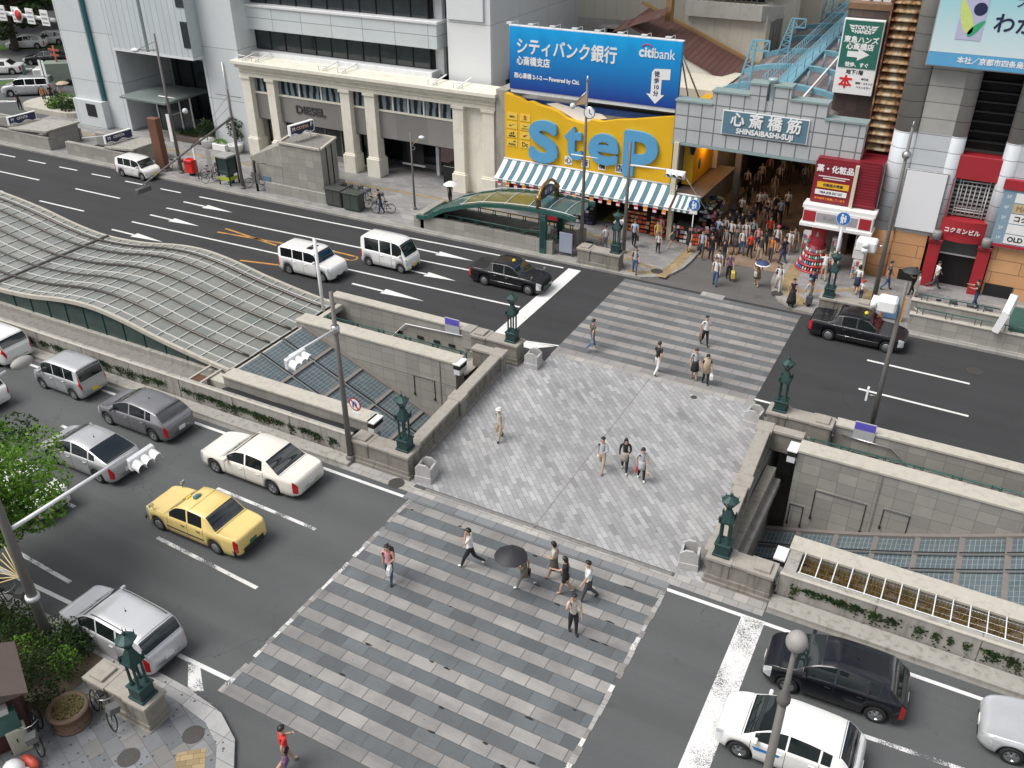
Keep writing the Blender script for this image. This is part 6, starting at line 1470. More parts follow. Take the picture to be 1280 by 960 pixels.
for s_ in (-1.4,1.4):
    mb=MB()
    for i in range(len(RF)-1): mb.bar((RF[i][0],47.25+s_,RF[i][1]-.08),(RF[i+1][0],47.25+s_,RF[i+1][1]-.08),.14,.24,m_green)
    mb.build('roof_beam',t)
    MB().tube([(x,47.25+s_,z+.14) for x,z in RF[3:]],.025,m_whiteg,5).build('gutter_rail',t)
for i in range(3,9): MB().tube([(RF[i][0],47.25+w,RF[i][1]+.22*math.cos(w/1.45*1.4)-.07) for w in (-1.4,-.7,0,.7,1.4)],.02,m_whiteg,5).build('roof_bar',t)
for y in (45.95,48.45):
    MB().box(-22.75,-22.35,y-.15,y+.15,.1,2.6,m_green).build('pillar',t,.02); MB().box(-22.68,-22.42,y-.17,y+.17,.5,2.2,m_copper).build('pillar_panel',t)
m_gilt=M('gilded_brass',(.3,.18,.06),.35,.6,.3,6)
for y in (45.95,48.45): MB().lathe([(.16,2.75),(.16,3.4),(.22,3.45),(.12,3.7)],m_gilt,(-22.9,y,0),8).build('gilt_pillar',t)
mb=MB(); pts=[(-22.9,47.2+1.25*math.cos(R(a)),3.35+.85*math.sin(R(a))) for a in range(0,181,15)]; mb.tube(pts,.1,m_gilt,6); mb.build('gilt_arch',t)
MB().add([(-22.86,47.2+1.05*math.cos(R(a)),3.3+.68*math.sin(R(a))) for a in range(0,181,15)],[tuple(reversed(range(13)))],m_navy).add([(-22.94,47.2+1.05*math.cos(R(a)),3.3+.68*math.sin(R(a))) for a in range(0,181,15)],[tuple(range(13))],m_navy).build('arch_sign',t)
mb=MB(); text(mb,'地下鉄',(-22.855,47.2,3.6),(0,1,0),ZU,.34,M('sign_pale',(.6,.6,.65)),ext=.003); mb.build('arch_lettering',t)
for y,z in ((46.05,1.0),(48.4,.85)):
    mb=MB(); mb.tube([(-30.8,y,z+.32),(-21.6,y,z+.32)],.03,m_green,6)
    for i in range(9): x=-30.6+1.1*i; mb.box(x-.1,x-.06,y-.03,y+.03,z,z+.32,m_green); mb.box(x+.06,x+.1,y-.03,y+.03,z,z+.32,m_green)
    mb.build('railing',t)
mb=MB(); mb.tube([(-22.5,47.2,1.0),(-24,47.2,.9),(-26.5,47.2,-.4)],.035,m_steel,6); mb.tube([(-22.5,47.7,1.0),(-24,47.7,.9),(-26.5,47.7,-.4)],.035,m_steel,6); mb.build('handrail',t)
# right subway entrance
t=thing('subway_entrance','open granite subway stair with green railings and a white angled post, right edge','subway entrance',(1,46.2,.13))
MB().box(-1.6,12,45.75,46.0,.1,1.0,m_granite).build('front_wall',t,.015); MB().box(-1.75,2.7,47.5,47.75,.1,1.0,m_granite).build('rear_wall',t,.015); MB().box(-1.62,12,45.7,46.05,1.0,1.07,m_coping).box(-1.77,2.7,47.45,47.8,1.0,1.07,m_coping).build('coping',t,.01)
MB().box(2.9,12,45.95,48.6,1.1,1.25,m_green).build('glass_hood',t,.02)
for y,x1 in ((45.88,11),(47.62,2.4)):
    mb=MB(); mb.tube([(-1.4,y,1.38),(x1,y,1.38)],.03,m_green,6); x=-1.3
    while x<x1: mb.box(x-.02,x+.02,y-.03,y+.03,1.07,1.38,m_green); mb.box(x+.26,x+.3,y-.03,y+.03,1.07,1.38,m_green); x+=1.35
    mb.build('railing',t)
mb=MB(); mb.bar((2.35,45.5,1.1),(2.6,45.6,2.2),.3,.25,m_white); mb.bar((2.6,45.6,2.1),(2.75,45.9,3.0),.34,.28,m_white); mb.build('angled_post',t)
MB().tube([(-1.5,46.2,1.2),(.4,46.3,.2)],.03,m_coping,5).build('handrail',t)

# potted plants, flower beds
def leafclump(mb,c,rad,n,m,rr,s=.07,flat=1.0):
    for k in range(n):
        while True:
            p=Vector((rr.uniform(-1,1),rr.uniform(-1,1),rr.uniform(-1,1)))
            if p.length<1: break
        p=p*(p.length**-.4 if p.length>.05 else 1)
        if p.length>1.05: continue
        q=Vector(c)+Vector((p.x*rad[0],p.y*rad[1],p.z*rad[2]))
        a=Vector((rr.uniform(-1,1),rr.uniform(-1,1),rr.uniform(-.7,.7))).normalized(); b=a.cross(Vector((rr.uniform(-1,1),rr.uniform(-1,1),rr.uniform(-1,1)))).normalized()
        w=s*rr.uniform(.5,1.2); h=w*rr.uniform(.4,.7)
        mb.add([q-a*w,q-b*h,q+a*w,q+b*h],[(0,1,2,3)],m)
rr=random.Random(31)
for i,(x,y,lab,hh) in enumerate(((-56.3,52.6,'round white pot with a bushy shrub by the office wall, left of its neighbours',1.7),(-53.2,52.55,'round white pot with a tall shrub beside the cream corner pier',2.0))):
    t=thing('potted_shrub',lab,'plant',(x,y,.13),0,'potted shrubs by the office wall')
    MB().lathe([(.42,.13),(.6,.75),(.62,.8),(.55,.8),(.5,.7)],m_white,(x,y,0),16).build('pot',t); MB().tube([(x,y,.6),(x+.1,y,1.3)],.04,m_bark,5).build('stem',t)
    mb=MB()
    for c in range(6): leafclump(mb,(x+rr.uniform(-.4,.4),y+rr.uniform(-.3,.3),.9+hh*rr.uniform(.15,.85)),(.42,.4,.38),120,m_leafd,rr,.09)
    mb.build('foliage',t)
t=thing('flower_trough','low white trough of yellow-green plants between the potted shrubs','planter',(-54.8,52.6,.13)); MB().box(-55.5,-54.1,52.2,52.9,.13,.65,m_white).build('trough',t,.03); mb=MB(); leafclump(mb,(-54.8,52.55,.8),(.65,.3,.22),300,m_leaf,rr,.07); mb.build('foliage',t)
t=thing('flower_bed','brown edged planting bed by the office entrance','planter',(-58.5,53.4,.13)); MB().box(-60.6,-57.4,52.7,54.2,.13,.55,M('bed_brown',(.13,.1,.08))).build('edging',t,.02); mb=MB(); leafclump(mb,(-59.0,53.5,.75),(1.4,.6,.3),500,m_leafd,rr,.09); mb.build('foliage',t)
t=thing('hedge_bed','curved concrete bed of low bushes at the office corner','planter',(-76,55,.13))
pts=arc(-74.6,55.2,2.1,-90,90,10)+arc(-79,55.2,2.1,90,270,10); MB().prism(pts,.1,.6,m_coping).build('kerb_wall',t,.03)
mb=MB(); 
for k in range(26): leafclump(mb,(-79.5+rr.random()*5.5,55.2+rr.uniform(-1.4,1.4),.8),(.7,.6,.4),110,rr.choice([m_leafd,m_leafd,m_leaf]),rr,.12)
mb.build('foliage',t)

# ------------------------------------------------------------------ lower left corner: kiosk, pot, shrubs, tree
t=thing('kiosk','small maroon kiosk with a brown roof and framed posters, lower left corner','kiosk',(-20.6,7.6,.13))
KT=Matrix.Translation((-21.1,7.72,0))@Matrix.Rotation(R(-28),4,'Z')
MB().box(-.8,.8,-1.1,1.0,.13,2.2,M('kiosk_maroon',(.055,.018,.015),.5,0,.2,3),KT).build('body',t)
MB().add([KT@Vector(p) for p in [(-1.1,-1.4,2.2),(1.1,-1.4,2.2),(1.1,1.3,2.2),(-1.1,1.3,2.2),(-1.1,0,2.75),(1.1,0,2.75)]],[(0,1,5,4),(2,3,4,5),(1,2,5),(3,0,4),(3,2,1,0)],M('kiosk_roof',(.1,.075,.065),.7,0,.2,3)).build('roof',t)
mb=MB(); mb.box(.8,.84,-1.0,.1,.6,1.9,m_whiteg,KT); mb.build('poster_frame',t)
for k,c in enumerate(((.5,.06,.06),(.3,.3,.28),(.08,.08,.08))): MB().box(.84,.855,-.92,.02,.68+.4*k,1.02+.4*k,M('kiosk_poster_%d'%k,c,.5,0,.4,9),KT).build('poster',t)
MB().box(.8,1.05,.25,.85,1.0,1.75,m_green,KT).build('side_shelf',t); MB().box(.86,1.1,.35,.7,1.75,1.95,M('parcel_pale',(.5,.47,.45)),KT).build('magazine_stack',t)
t=thing('switch_cabinet','cream metal cabinet beside the maroon kiosk','cabinet',(-20.12,7.95,.13)); CT=Matrix.Translation((-20.12,7.95,0))@Matrix.Rotation(R(-28),4,'Z')
MB().box(-.35,.35,-.25,.25,.13,1.05,M('cabinet_cream',(.42,.42,.34),.5,0,.1,3),CT).build('body',t,.02); MB().box(.35,.36,-.05,-.02,.6,.75,m_dark,CT).build('handle',t)
mb=MB(); mb.ball((-19.35,7.2,.4),.32,m_white,10,7,(1,.9,.9)); mb.ball((-19.1,7.3,.25),.2,m_white,8,6); o=mb.build('plastic_bag',smooth=True); tag(o,'white plastic rubbish bag on the pavement by the kiosk','bag')
mb=MB(); mb.ball((-19.25,7.6,.32),.26,M('bag_red',(.5,.08,.05),.5,0,.4,8),9,6,(1.3,.6,.7)); o=mb.build('cloth_bundle',smooth=True); tag(o,'red cloth bundle beside the white rubbish bag','bundle')
m_moss=leaves('dry_moss',[(.1,.08,.035),(.17,.14,.06),(.2,.17,.08),(.1,.1,.03)])
t=thing('brick_pot','round brown brick planter filled with dry yellow groundcover','planter',(-19.5,9.15,.13))
mbk=tiles('brown_brick',.22,.075,0,[(.16,.1,.065),(.19,.12,.08)],(.09,.07,.05),.012,.5,.8,.1,.3,axes=(0,2))
MB().lathe([(.55,.13),(.55,.2),(.48,.24),(.52,.62),(.58,.64),(.58,.74),(.47,.76),(.46,.68)],mbk,(-19.5,9.15,0),20).build('pot',t)
mb=MB(); mb.lathe([(.47,.68),(1e-4,.74)],m_soil,(-19.5,9.15,0),20); rr=random.Random(8)
for k in range(900): a=rr.uniform(0,6.28); q=.45*math.sqrt(rr.random()); s=rr.uniform(.015,.035); x,y=-19.5+q*math.cos(a),9.15+q*math.sin(a); z=.73+rr.uniform(0,.05); mb.add([(x-s,y,z),(x,y-s,z+.02),(x+s,y,z),(x,y+s,z+.02)],[(0,1,2,3)],m_moss)
mb.build('groundcover',t)
t=thing('shrub_bed','dark evergreen shrubs round the signal pole, lower left','shrubs',(-22.3,10,.13)); rr=random.Random(12)
mb=MB()
for k in range(70):
    x=rr.uniform(-26,-20.45); y=rr.uniform(8.9,11.25)
    if x>-20.9 and y>10.4: continue
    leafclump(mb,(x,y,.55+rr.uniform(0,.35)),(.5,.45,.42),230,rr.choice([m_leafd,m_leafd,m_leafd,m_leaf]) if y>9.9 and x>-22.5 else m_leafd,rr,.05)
mb.build('foliage',t); MB().rect(-27,-20.4,8.6,11.2,.14,m_soil).build('soil',t)
def tree(name,label,x,y,h,cr,ch,n,m,seed,leaf=.09,trunk=.16,group=None,clumps=22):
    t=thing(name,label,'tree',(x,y,0),0,group); rr=random.Random(seed); mb=MB()
    cz=h-ch/2; mb.tube([(x,y,0),(x+.1,y,cz*.5),(x+.05,y+.1,cz),(x,y,h-.4)],[trunk,trunk*.8,trunk*.55,.03],m_bark,8)
    cs=[]
    for k in range(clumps):
        a=rr.uniform(0,6.28); q=cr*math.sqrt(rr.uniform(.05,1)); z=cz+rr.uniform(-.5,.5)*ch*math.sqrt(max(.1,1-(q/cr)**2))
        c=Vector((x+q*math.cos(a),y+q*math.sin(a),z)); cs.append(c)
        s=Vector((x,y,min(cz-.1,z-.5))); mb.tube([s,s.lerp(c,.5)+Vector((0,0,.1)),c],[trunk*.35,trunk*.2,.012],m_bark,5)
    mb.build('trunk',t); mb=MB()
    for c in cs: leafclump(mb,c,(cr*.36,cr*.36,ch*.17),n,m if rr.random()<.8 else m_leafd,rr,leaf)
    mb.build('crown',t); return t
tree('street_tree','bright green street tree overhanging the traffic at the left edge',-26.9,11.9,6.1,2.7,4.0,430,m_leaf,5,.085,.17,None,40)

# ------------------------------------------------------------------ far avenue at the top left
struct(MB().poly([(-160,40),(-76,52),(-76,62),(-95,79),(-140,112),(-260,160),(-260,50)],KZ+.006,m_asph_near),'road')
def gstrip(p0,p1,w,name):
    a=Vector(p0); b=Vector(p1); d=(b-a).normalized(); n=Vector((-d.y,d.x))*w/2
    return MB().poly([(a-n)[:],(b-n)[:],(b+n)[:],(a+n)[:]],KZ+.012,M('lawn',(.05,.11,.015),.9,0,.4,3))
struct(gstrip((-96,55.5),(-79,68.5),1.9,'g'),'grass'); struct(gstrip((-112,67),(-84,88),3.2,'g'),'grass')
g=MB()
for k,(a,b) in enumerate((((-93,60.0),(-84,67)),((-101,62.5),(-90,71)),((-98.5,61.5),(-94,65)))): 
    d=(Vector(b)-Vector(a)).normalized(); n=Vector((-d.y,d.x))*.15; A=Vector(a); B=Vector(b); g.poly([(A-n)[:],(B-n)[:],(B+n)[:],(A+n)[:]],KZ+.012,m_paint)
for k in range(5): g.poly([(-85.5-.8*k,53.2-.3*k),(-83.2-.8*k,54.9-.3*k),(-83.5-.8*k,55.2-.3*k),(-85.8-.8*k,53.5-.3*k)],KZ+.012,m_paint)
struct(g,'road_marking')
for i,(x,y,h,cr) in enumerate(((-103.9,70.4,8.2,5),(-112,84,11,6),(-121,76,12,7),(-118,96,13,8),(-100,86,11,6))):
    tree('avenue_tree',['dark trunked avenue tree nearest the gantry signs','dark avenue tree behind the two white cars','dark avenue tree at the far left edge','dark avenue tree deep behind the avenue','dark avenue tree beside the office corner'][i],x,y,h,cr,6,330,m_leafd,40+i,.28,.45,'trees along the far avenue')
t=thing('dark_arcade_building','dark building with round arches beyond the avenue trees','building',(-128,95,0))
BT=Matrix.Translation((-122,90,0))@Matrix.Rotation(R(37),4,'Z')
MB().box(-30,30,2,14,0,24,M('brown_facade',(.07,.05,.045),.7,0,.3,.5),BT).build('wall',t)
for k in range(7):
    pts=[(-24+8*k+2.6*math.cos(R(a)),4+2.6*math.sin(R(a))) for a in range(0,181,15)]+[(-26.6+8*k,0),(-21.4+8*k,0)]
    MB().add([BT@Vector((p[0],1.95,p[1])) for p in pts],[tuple(range(len(pts)))],m_dark).build('arch_opening',t)
    MB().tube([BT@Vector((-24+8*k+2.75*math.cos(R(a)),1.9,4+2.75*math.sin(R(a)))) for a in range(0,181,15)],.3,m_coping,6).build('arch_trim',t)
t=thing('sign_gantry','white overhead gantry carrying four white sign boards and a red disc','gantry',(-86,62,0))
MB().tube([(-98,62.3,6.45),(-84.2,62,6.3)],.2,m_white,8).build('beam',t); MB().tube([(-98,62.3,0),(-98,62.3,6.6)],.25,m_whiteg,8).build('post',t)
for k in range(4):
    x=-91.7+2.15*k; MB().box(x-.55,x+.55,61.7,61.78,5.75,7.2,m_white).build('sign_board',t); 
    mb=MB()
    for j in range(3): mb.box(x-.4,x+.4,61.68,61.7,5.95+.4*j,6.1+.4*j,M('sign_grey',(.3,.3,.3)))
    mb.build('sign_print',t)
T=Matrix.Translation((-88.95,61.6,6.5))@Matrix.Rotation(R(90),4,'X'); MB().lathe([(.62,0),(.62,.05)],m_white,T=T,n=20).build('disc_rim',t); MB().lathe([(.5,.05),(.5,.07)],M('disc_red',(.45,.02,.03)),T=T,n=20).build('disc_face',t)
t=post('signal_pole','dark signal post with a white board among the avenue pedestrians',-85.8,58.4,2.6,[(.5,1.6,2.5,m_green)],'traffic signal',.1,m_black); 
t=post('sign_post','dark post with a tall white board beside the silver minivan',-82.6,58.2,3.5,[(.8,1.9,3.4,m_whiteg)],'sign',.1,m_black)
t=post('sign_post','rust red post with crossed boards beside the office corner',-85.1,61.7,3.9,[(1.6,3.4,3.6,M('rust_red',(.35,.08,.05))),(1.3,2.9,3.1,M('rust_red',(.35,.08,.05)))],'sign',.09,M('rust_red',(.35,.08,.05)))

# bicycles
m_tyre=M('tyre',(.015,.015,.016),.8,0,.2,8); m_chrome=M('chrome',(.5,.5,.5),.25,.8,.1,5)
def bicycle(label,x,y,rz,mf,z=.13,group=None,lean=0,basket=True):
    t=thing('bicycle',label,'bicycle',(x,y,z),rz,group)
    T0=Matrix.Rotation(lean,4,'X')
    for wx in (-.52,.52):
        pts=[T0@Vector((wx+.32*math.cos(a*math.pi/8),0,.34+.32*math.sin(a*math.pi/8))) for a in range(16)]
        w=MB().tube(pts,.02,m_tyre,5,closed=True).build('wheel',t,local=True)
        mb=MB()
        for a in range(8): mb.tube([T0@Vector((wx,0,.34)),T0@Vector((wx+.3*math.cos(a*.785),0,.34+.3*math.sin(a*.785)))],.004,m_chrome,3)
        mb.build('spokes',w,local=True)
    q=lambda a,b:T0@Vector((a,0,b))
    mb=MB(); mb.tube([q(-.52,.34),q(-.05,.32),q(-.18,.8)],.018,mf,5); mb.tube([q(-.52,.34),q(-.15,.68),q(.32,.72)],.016,mf,5); mb.tube([q(-.05,.32),q(.35,.68)],.02,mf,5); mb.tube([q(.52,.34),q(.33,.95)],.018,mf,5); mb.build('frame',t,local=True)
    MB().box(-.32,-.06,-.07,.07,.8,.86,m_black,T0).build('saddle',t,local=True)
    MB().tube([T0@Vector((.2,-.27,.98)),T0@Vector((.34,-.1,1.0)),T0@Vector((.34,.1,1.0)),T0@Vector((.2,.27,.98))],.015,m_chrome,5).build('handlebar',t,local=True)
    if basket: MB().box(.42,.7,-.15,.15,.68,.9,M('basket_grey',(.12,.12,.12),.6,0,.4,30),T0).build('basket',t,local=True)
    MB().tube([q(-.6,.68),q(-.45,.7),q(-.25,.62)],.02,m_chrome,4).build('rack',t,local=True)
    return t
mfs=[M('frame_red',(.35,.03,.03),.35),M('frame_blue',(.03,.06,.25),.35),M('frame_silver',(.45,.45,.46),.3,.5),m_black,M('frame_green',(.03,.15,.1),.35),M('frame_orange',(.6,.15,.02),.4)]
bikes=[('orange bicycle beside the brown pylon',-54.2,47.0,20,5),('red bicycle leaning by the timetable post',-50.9,47.3,70,0),('dark bicycle between the timetable post and the phone booth',-49.9,46.4,75,3),('silver bicycle left of the phone booth',-49.5,47.1,60,2),
('dark bicycle right of the phone booth',-46.3,47.1,50,3),('silver bicycle behind the black post with the yellow-green top',-45.7,47.7,20,2),('black bicycle under the sloping roof of the stone subway entrance',-48.2,49.7,-15,3),
('blue bicycle behind the dark green cabinet',-37.4,47.9,80,1),('grey bicycle close behind the first cabinet',-38.9,47.9,85,2),('green bicycle in the row behind the cabinets',-38.2,48.1,80,4),('black bicycle at the right end of the parked row',-36.2,47.6,70,3),('silver bicycle at the left end of the parked row',-39.6,48.0,75,2)]
for lab,x,y,a,k in bikes: bicycle(lab,x,y,R(a),mfs[k],.13,'bicycles parked on the far pavement')
bicycle('black city bicycle ridden beside the parked row on the far pavement',-35.0,46.9,R(205),mfs[3])
bicycle('dark bicycle lying against the stone pedestal, lower left corner',-18.75,9.6,R(-14),mfs[3],.13,None,R(-14)); bicycle('dark bicycle parked against the round brick planter',-19.72,8.35,R(-36),mfs[3],.13,None,R(10)); bicycle('dark bicycle by the shrubs at the left edge under the tree',-25.0,11.25,R(20),mfs[3],.13)
for i,(x,y) in enumerate(((-.3,48.3),(.5,48.2),(1.4,48.15))): bicycle(['dark bicycle behind the right subway railing, leftmost of three','silver bicycle behind the right subway railing, middle of three','blue bicycle at the right subway railing, rightmost of three'][i],x,y,R(15),mfs[(3,2,1)[i]])
# ------------------------------------------------------------------ vehicles (nose towards local -x)
def lerpt(tab,x):
    if x<=tab[0][0]: return tab[0][1]
    for (a,b),(c,d) in zip(tab,tab[1:]):
        if a<=x<=c: return b+(d-b)*(x-a)/(c-a) if c>a else d
    return tab[-1][1]
def smt(tab,x):
    """monotone cubic through a table"""
    n=len(tab)
    if x<=tab[0][0]: return tab[0][1]
    if x>=tab[-1][0]: return tab[-1][1]
    for i in range(n-1):
        if tab[i][0]<=x<=tab[i+1][0]:
            def sl(k): 
                return (tab[k+1][1]-tab[k][1])/max(1e-6,(tab[k+1][0]-tab[k][0]))
            def tan(k):
                if k==0: return sl(0)
                if k==n-1: return sl(n-2)
                a,b=sl(k-1),sl(k)
                return 0 if a*b<=0 else 2*a*b/(a+b)
            h=tab[i+1][0]-tab[i][0]; u=(x-tab[i][0])/h; m0,m1=tan(i)*h,tan(i+1)*h
            return (2*u**3-3*u*u+1)*tab[i][1]+(u**3-2*u*u+u)*m0+(-2*u**3+3*u*u)*tab[i+1][1]+(u**3-u*u)*m1
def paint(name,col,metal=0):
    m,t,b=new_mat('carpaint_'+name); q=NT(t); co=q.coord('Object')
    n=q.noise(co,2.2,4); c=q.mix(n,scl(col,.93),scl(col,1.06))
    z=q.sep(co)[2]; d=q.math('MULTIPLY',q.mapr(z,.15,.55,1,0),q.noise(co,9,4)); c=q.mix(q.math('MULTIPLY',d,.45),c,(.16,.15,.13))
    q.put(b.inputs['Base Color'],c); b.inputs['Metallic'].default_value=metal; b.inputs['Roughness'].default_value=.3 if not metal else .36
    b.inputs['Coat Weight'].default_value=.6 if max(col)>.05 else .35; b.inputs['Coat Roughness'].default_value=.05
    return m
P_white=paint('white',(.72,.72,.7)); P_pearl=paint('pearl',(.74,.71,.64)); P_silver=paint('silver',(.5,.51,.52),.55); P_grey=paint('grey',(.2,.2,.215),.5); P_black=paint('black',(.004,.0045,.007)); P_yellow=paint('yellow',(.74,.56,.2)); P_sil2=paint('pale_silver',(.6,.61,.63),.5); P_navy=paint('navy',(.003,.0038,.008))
m_cglass2=glass('car_glass',(.012,.017,.018),.03,.6,1); m_tail=M('tail_lamp_red',(.42,.008,.012),.18,0,.2,9,coat=.6); m_amber=M('amber_lamp',(.6,.2,.02),.2,0,.2,9); m_head=M('head_lamp',(.55,.57,.58),.08,.35,.3,14,coat=1); m_plate_w=M('plate_white',(.7,.7,.68),.5); m_plate_y=M('plate_yellow',(.75,.55,.03),.5); m_plate_g=M('plate_green',(.03,.15,.07),.5); m_trim=M('trim_black',(.02,.02,.021),.6,0,.2,8)
m_rim=M('alloy_rim',(.42,.43,.44),.3,.8,.15,12)
PROF={
 'sedan':dict(top=[(0,.38),(.012,.46),(.05,.53),(.18,.605),(.27,.635),(.345,.80),(.415,.945),(.52,1),(.63,.985),(.70,.945),(.77,.80),(.83,.675),(.9,.66),(.975,.64),(.995,.55),(1,.42)],
   belt=[(0,.34),(.03,.46),(.1,.53),(.27,.60),(.8,.635),(.96,.62),(.99,.53),(1,.38)],ws=(.272,.41),rg=(.70,.825),side=[(.325,.50),(.515,.675)],tum=.80),
 'taxi':dict(top=[(0,.40),(.008,.47),(.04,.54),(.18,.60),(.27,.625),(.335,.80),(.40,.945),(.5,1),(.62,.99),(.69,.955),(.745,.80),(.795,.665),(.9,.65),(.985,.63),(.996,.55),(1,.42)],
   belt=[(0,.36),(.02,.47),(.1,.54),(.27,.59),(.8,.62),(.97,.61),(.99,.53),(1,.38)],ws=(.272,.395),rg=(.69,.79),side=[(.315,.495),(.51,.655)],tum=.82),
 'hatch':dict(top=[(0,.38),(.012,.46),(.05,.54),(.13,.605),(.2,.645),(.3,.815),(.40,.945),(.5,1),(.62,.992),(.75,.96),(.85,.915),(.9,.81),(.945,.675),(.975,.62),(.994,.5),(1,.4)],
   belt=[(0,.33),(.03,.46),(.1,.54),(.22,.605),(.85,.66),(.96,.62),(.99,.5),(1,.36)],ws=(.205,.395),rg=(.852,.942),side=[(.285,.50),(.515,.72),(.735,.80)],tum=.765),
 'liftback':dict(top=[(0,.36),(.015,.44),(.05,.52),(.12,.585),(.18,.63),(.29,.81),(.41,.96),(.5,1),(.6,.99),(.72,.93),(.84,.82),(.95,.705),(.972,.67),(.99,.55),(1,.4)],
   belt=[(0,.33),(.03,.44),(.1,.52),(.18,.595),(.85,.67),(.965,.64),(.99,.5),(1,.36)],ws=(.185,.40),rg=(.72,.945),side=[(.28,.49),(.505,.71),(.725,.80)],tum=.78),
 'wagon':dict(top=[(0,.38),(.015,.46),(.06,.54),(.16,.60),(.23,.635),(.305,.80),(.385,.94),(.5,1),(.75,.995),(.87,.965),(.915,.935),(.95,.80),(.975,.66),(.988,.60),(.997,.5),(1,.4)],
   belt=[(0,.33),(.03,.46),(.1,.54),(.23,.605),(.85,.645),(.965,.62),(.99,.5),(1,.36)],ws=(.235,.38),rg=(.918,.97),side=[(.295,.48),(.495,.685),(.705,.86)],tum=.82),
 'kei':dict(top=[(0,.36),(.015,.45),(.05,.53),(.12,.58),(.165,.61),(.23,.79),(.295,.93),(.4,.99),(.6,1),(.85,.985),(.935,.96),(.965,.82),(.982,.62),(.995,.5),(1,.38)],
   belt=[(0,.33),(.03,.44),(.1,.53),(.165,.575),(.9,.61),(.97,.6),(.99,.5),(1,.34)],ws=(.17,.29),rg=(.938,.981),side=[(.24,.465),(.48,.69),(.705,.875)],tum=.87),
 'keivan':dict(top=[(0,.34),(.012,.44),(.03,.50),(.055,.54),(.11,.72),(.175,.92),(.28,.985),(.5,1),(.9,.99),(.965,.965),(.982,.8),(.99,.55),(.997,.45),(1,.34)],
   belt=[(0,.31),(.02,.43),(.055,.5),(.9,.55),(.98,.54),(.99,.46),(1,.3)],ws=(.06,.172),rg=(.968,.9895),side=[(.13,.33),(.35,.575),(.6,.9)],tum=.88),
 'boxy':dict(top=[(0,.40),(.012,.48),(.04,.56),(.15,.62),(.225,.65),(.275,.82),(.32,.95),(.42,1),(.7,1),(.93,.985),(.965,.965),(.978,.8),(.985,.62),(.996,.5),(1,.38)],
   belt=[(0,.35),(.025,.46),(.1,.56),(.225,.61),(.93,.62),(.98,.6),(.99,.5),(1,.34)],ws=(.23,.318),rg=(.967,.984),side=[(.275,.50),(.515,.70),(.715,.93)],tum=.87),
}
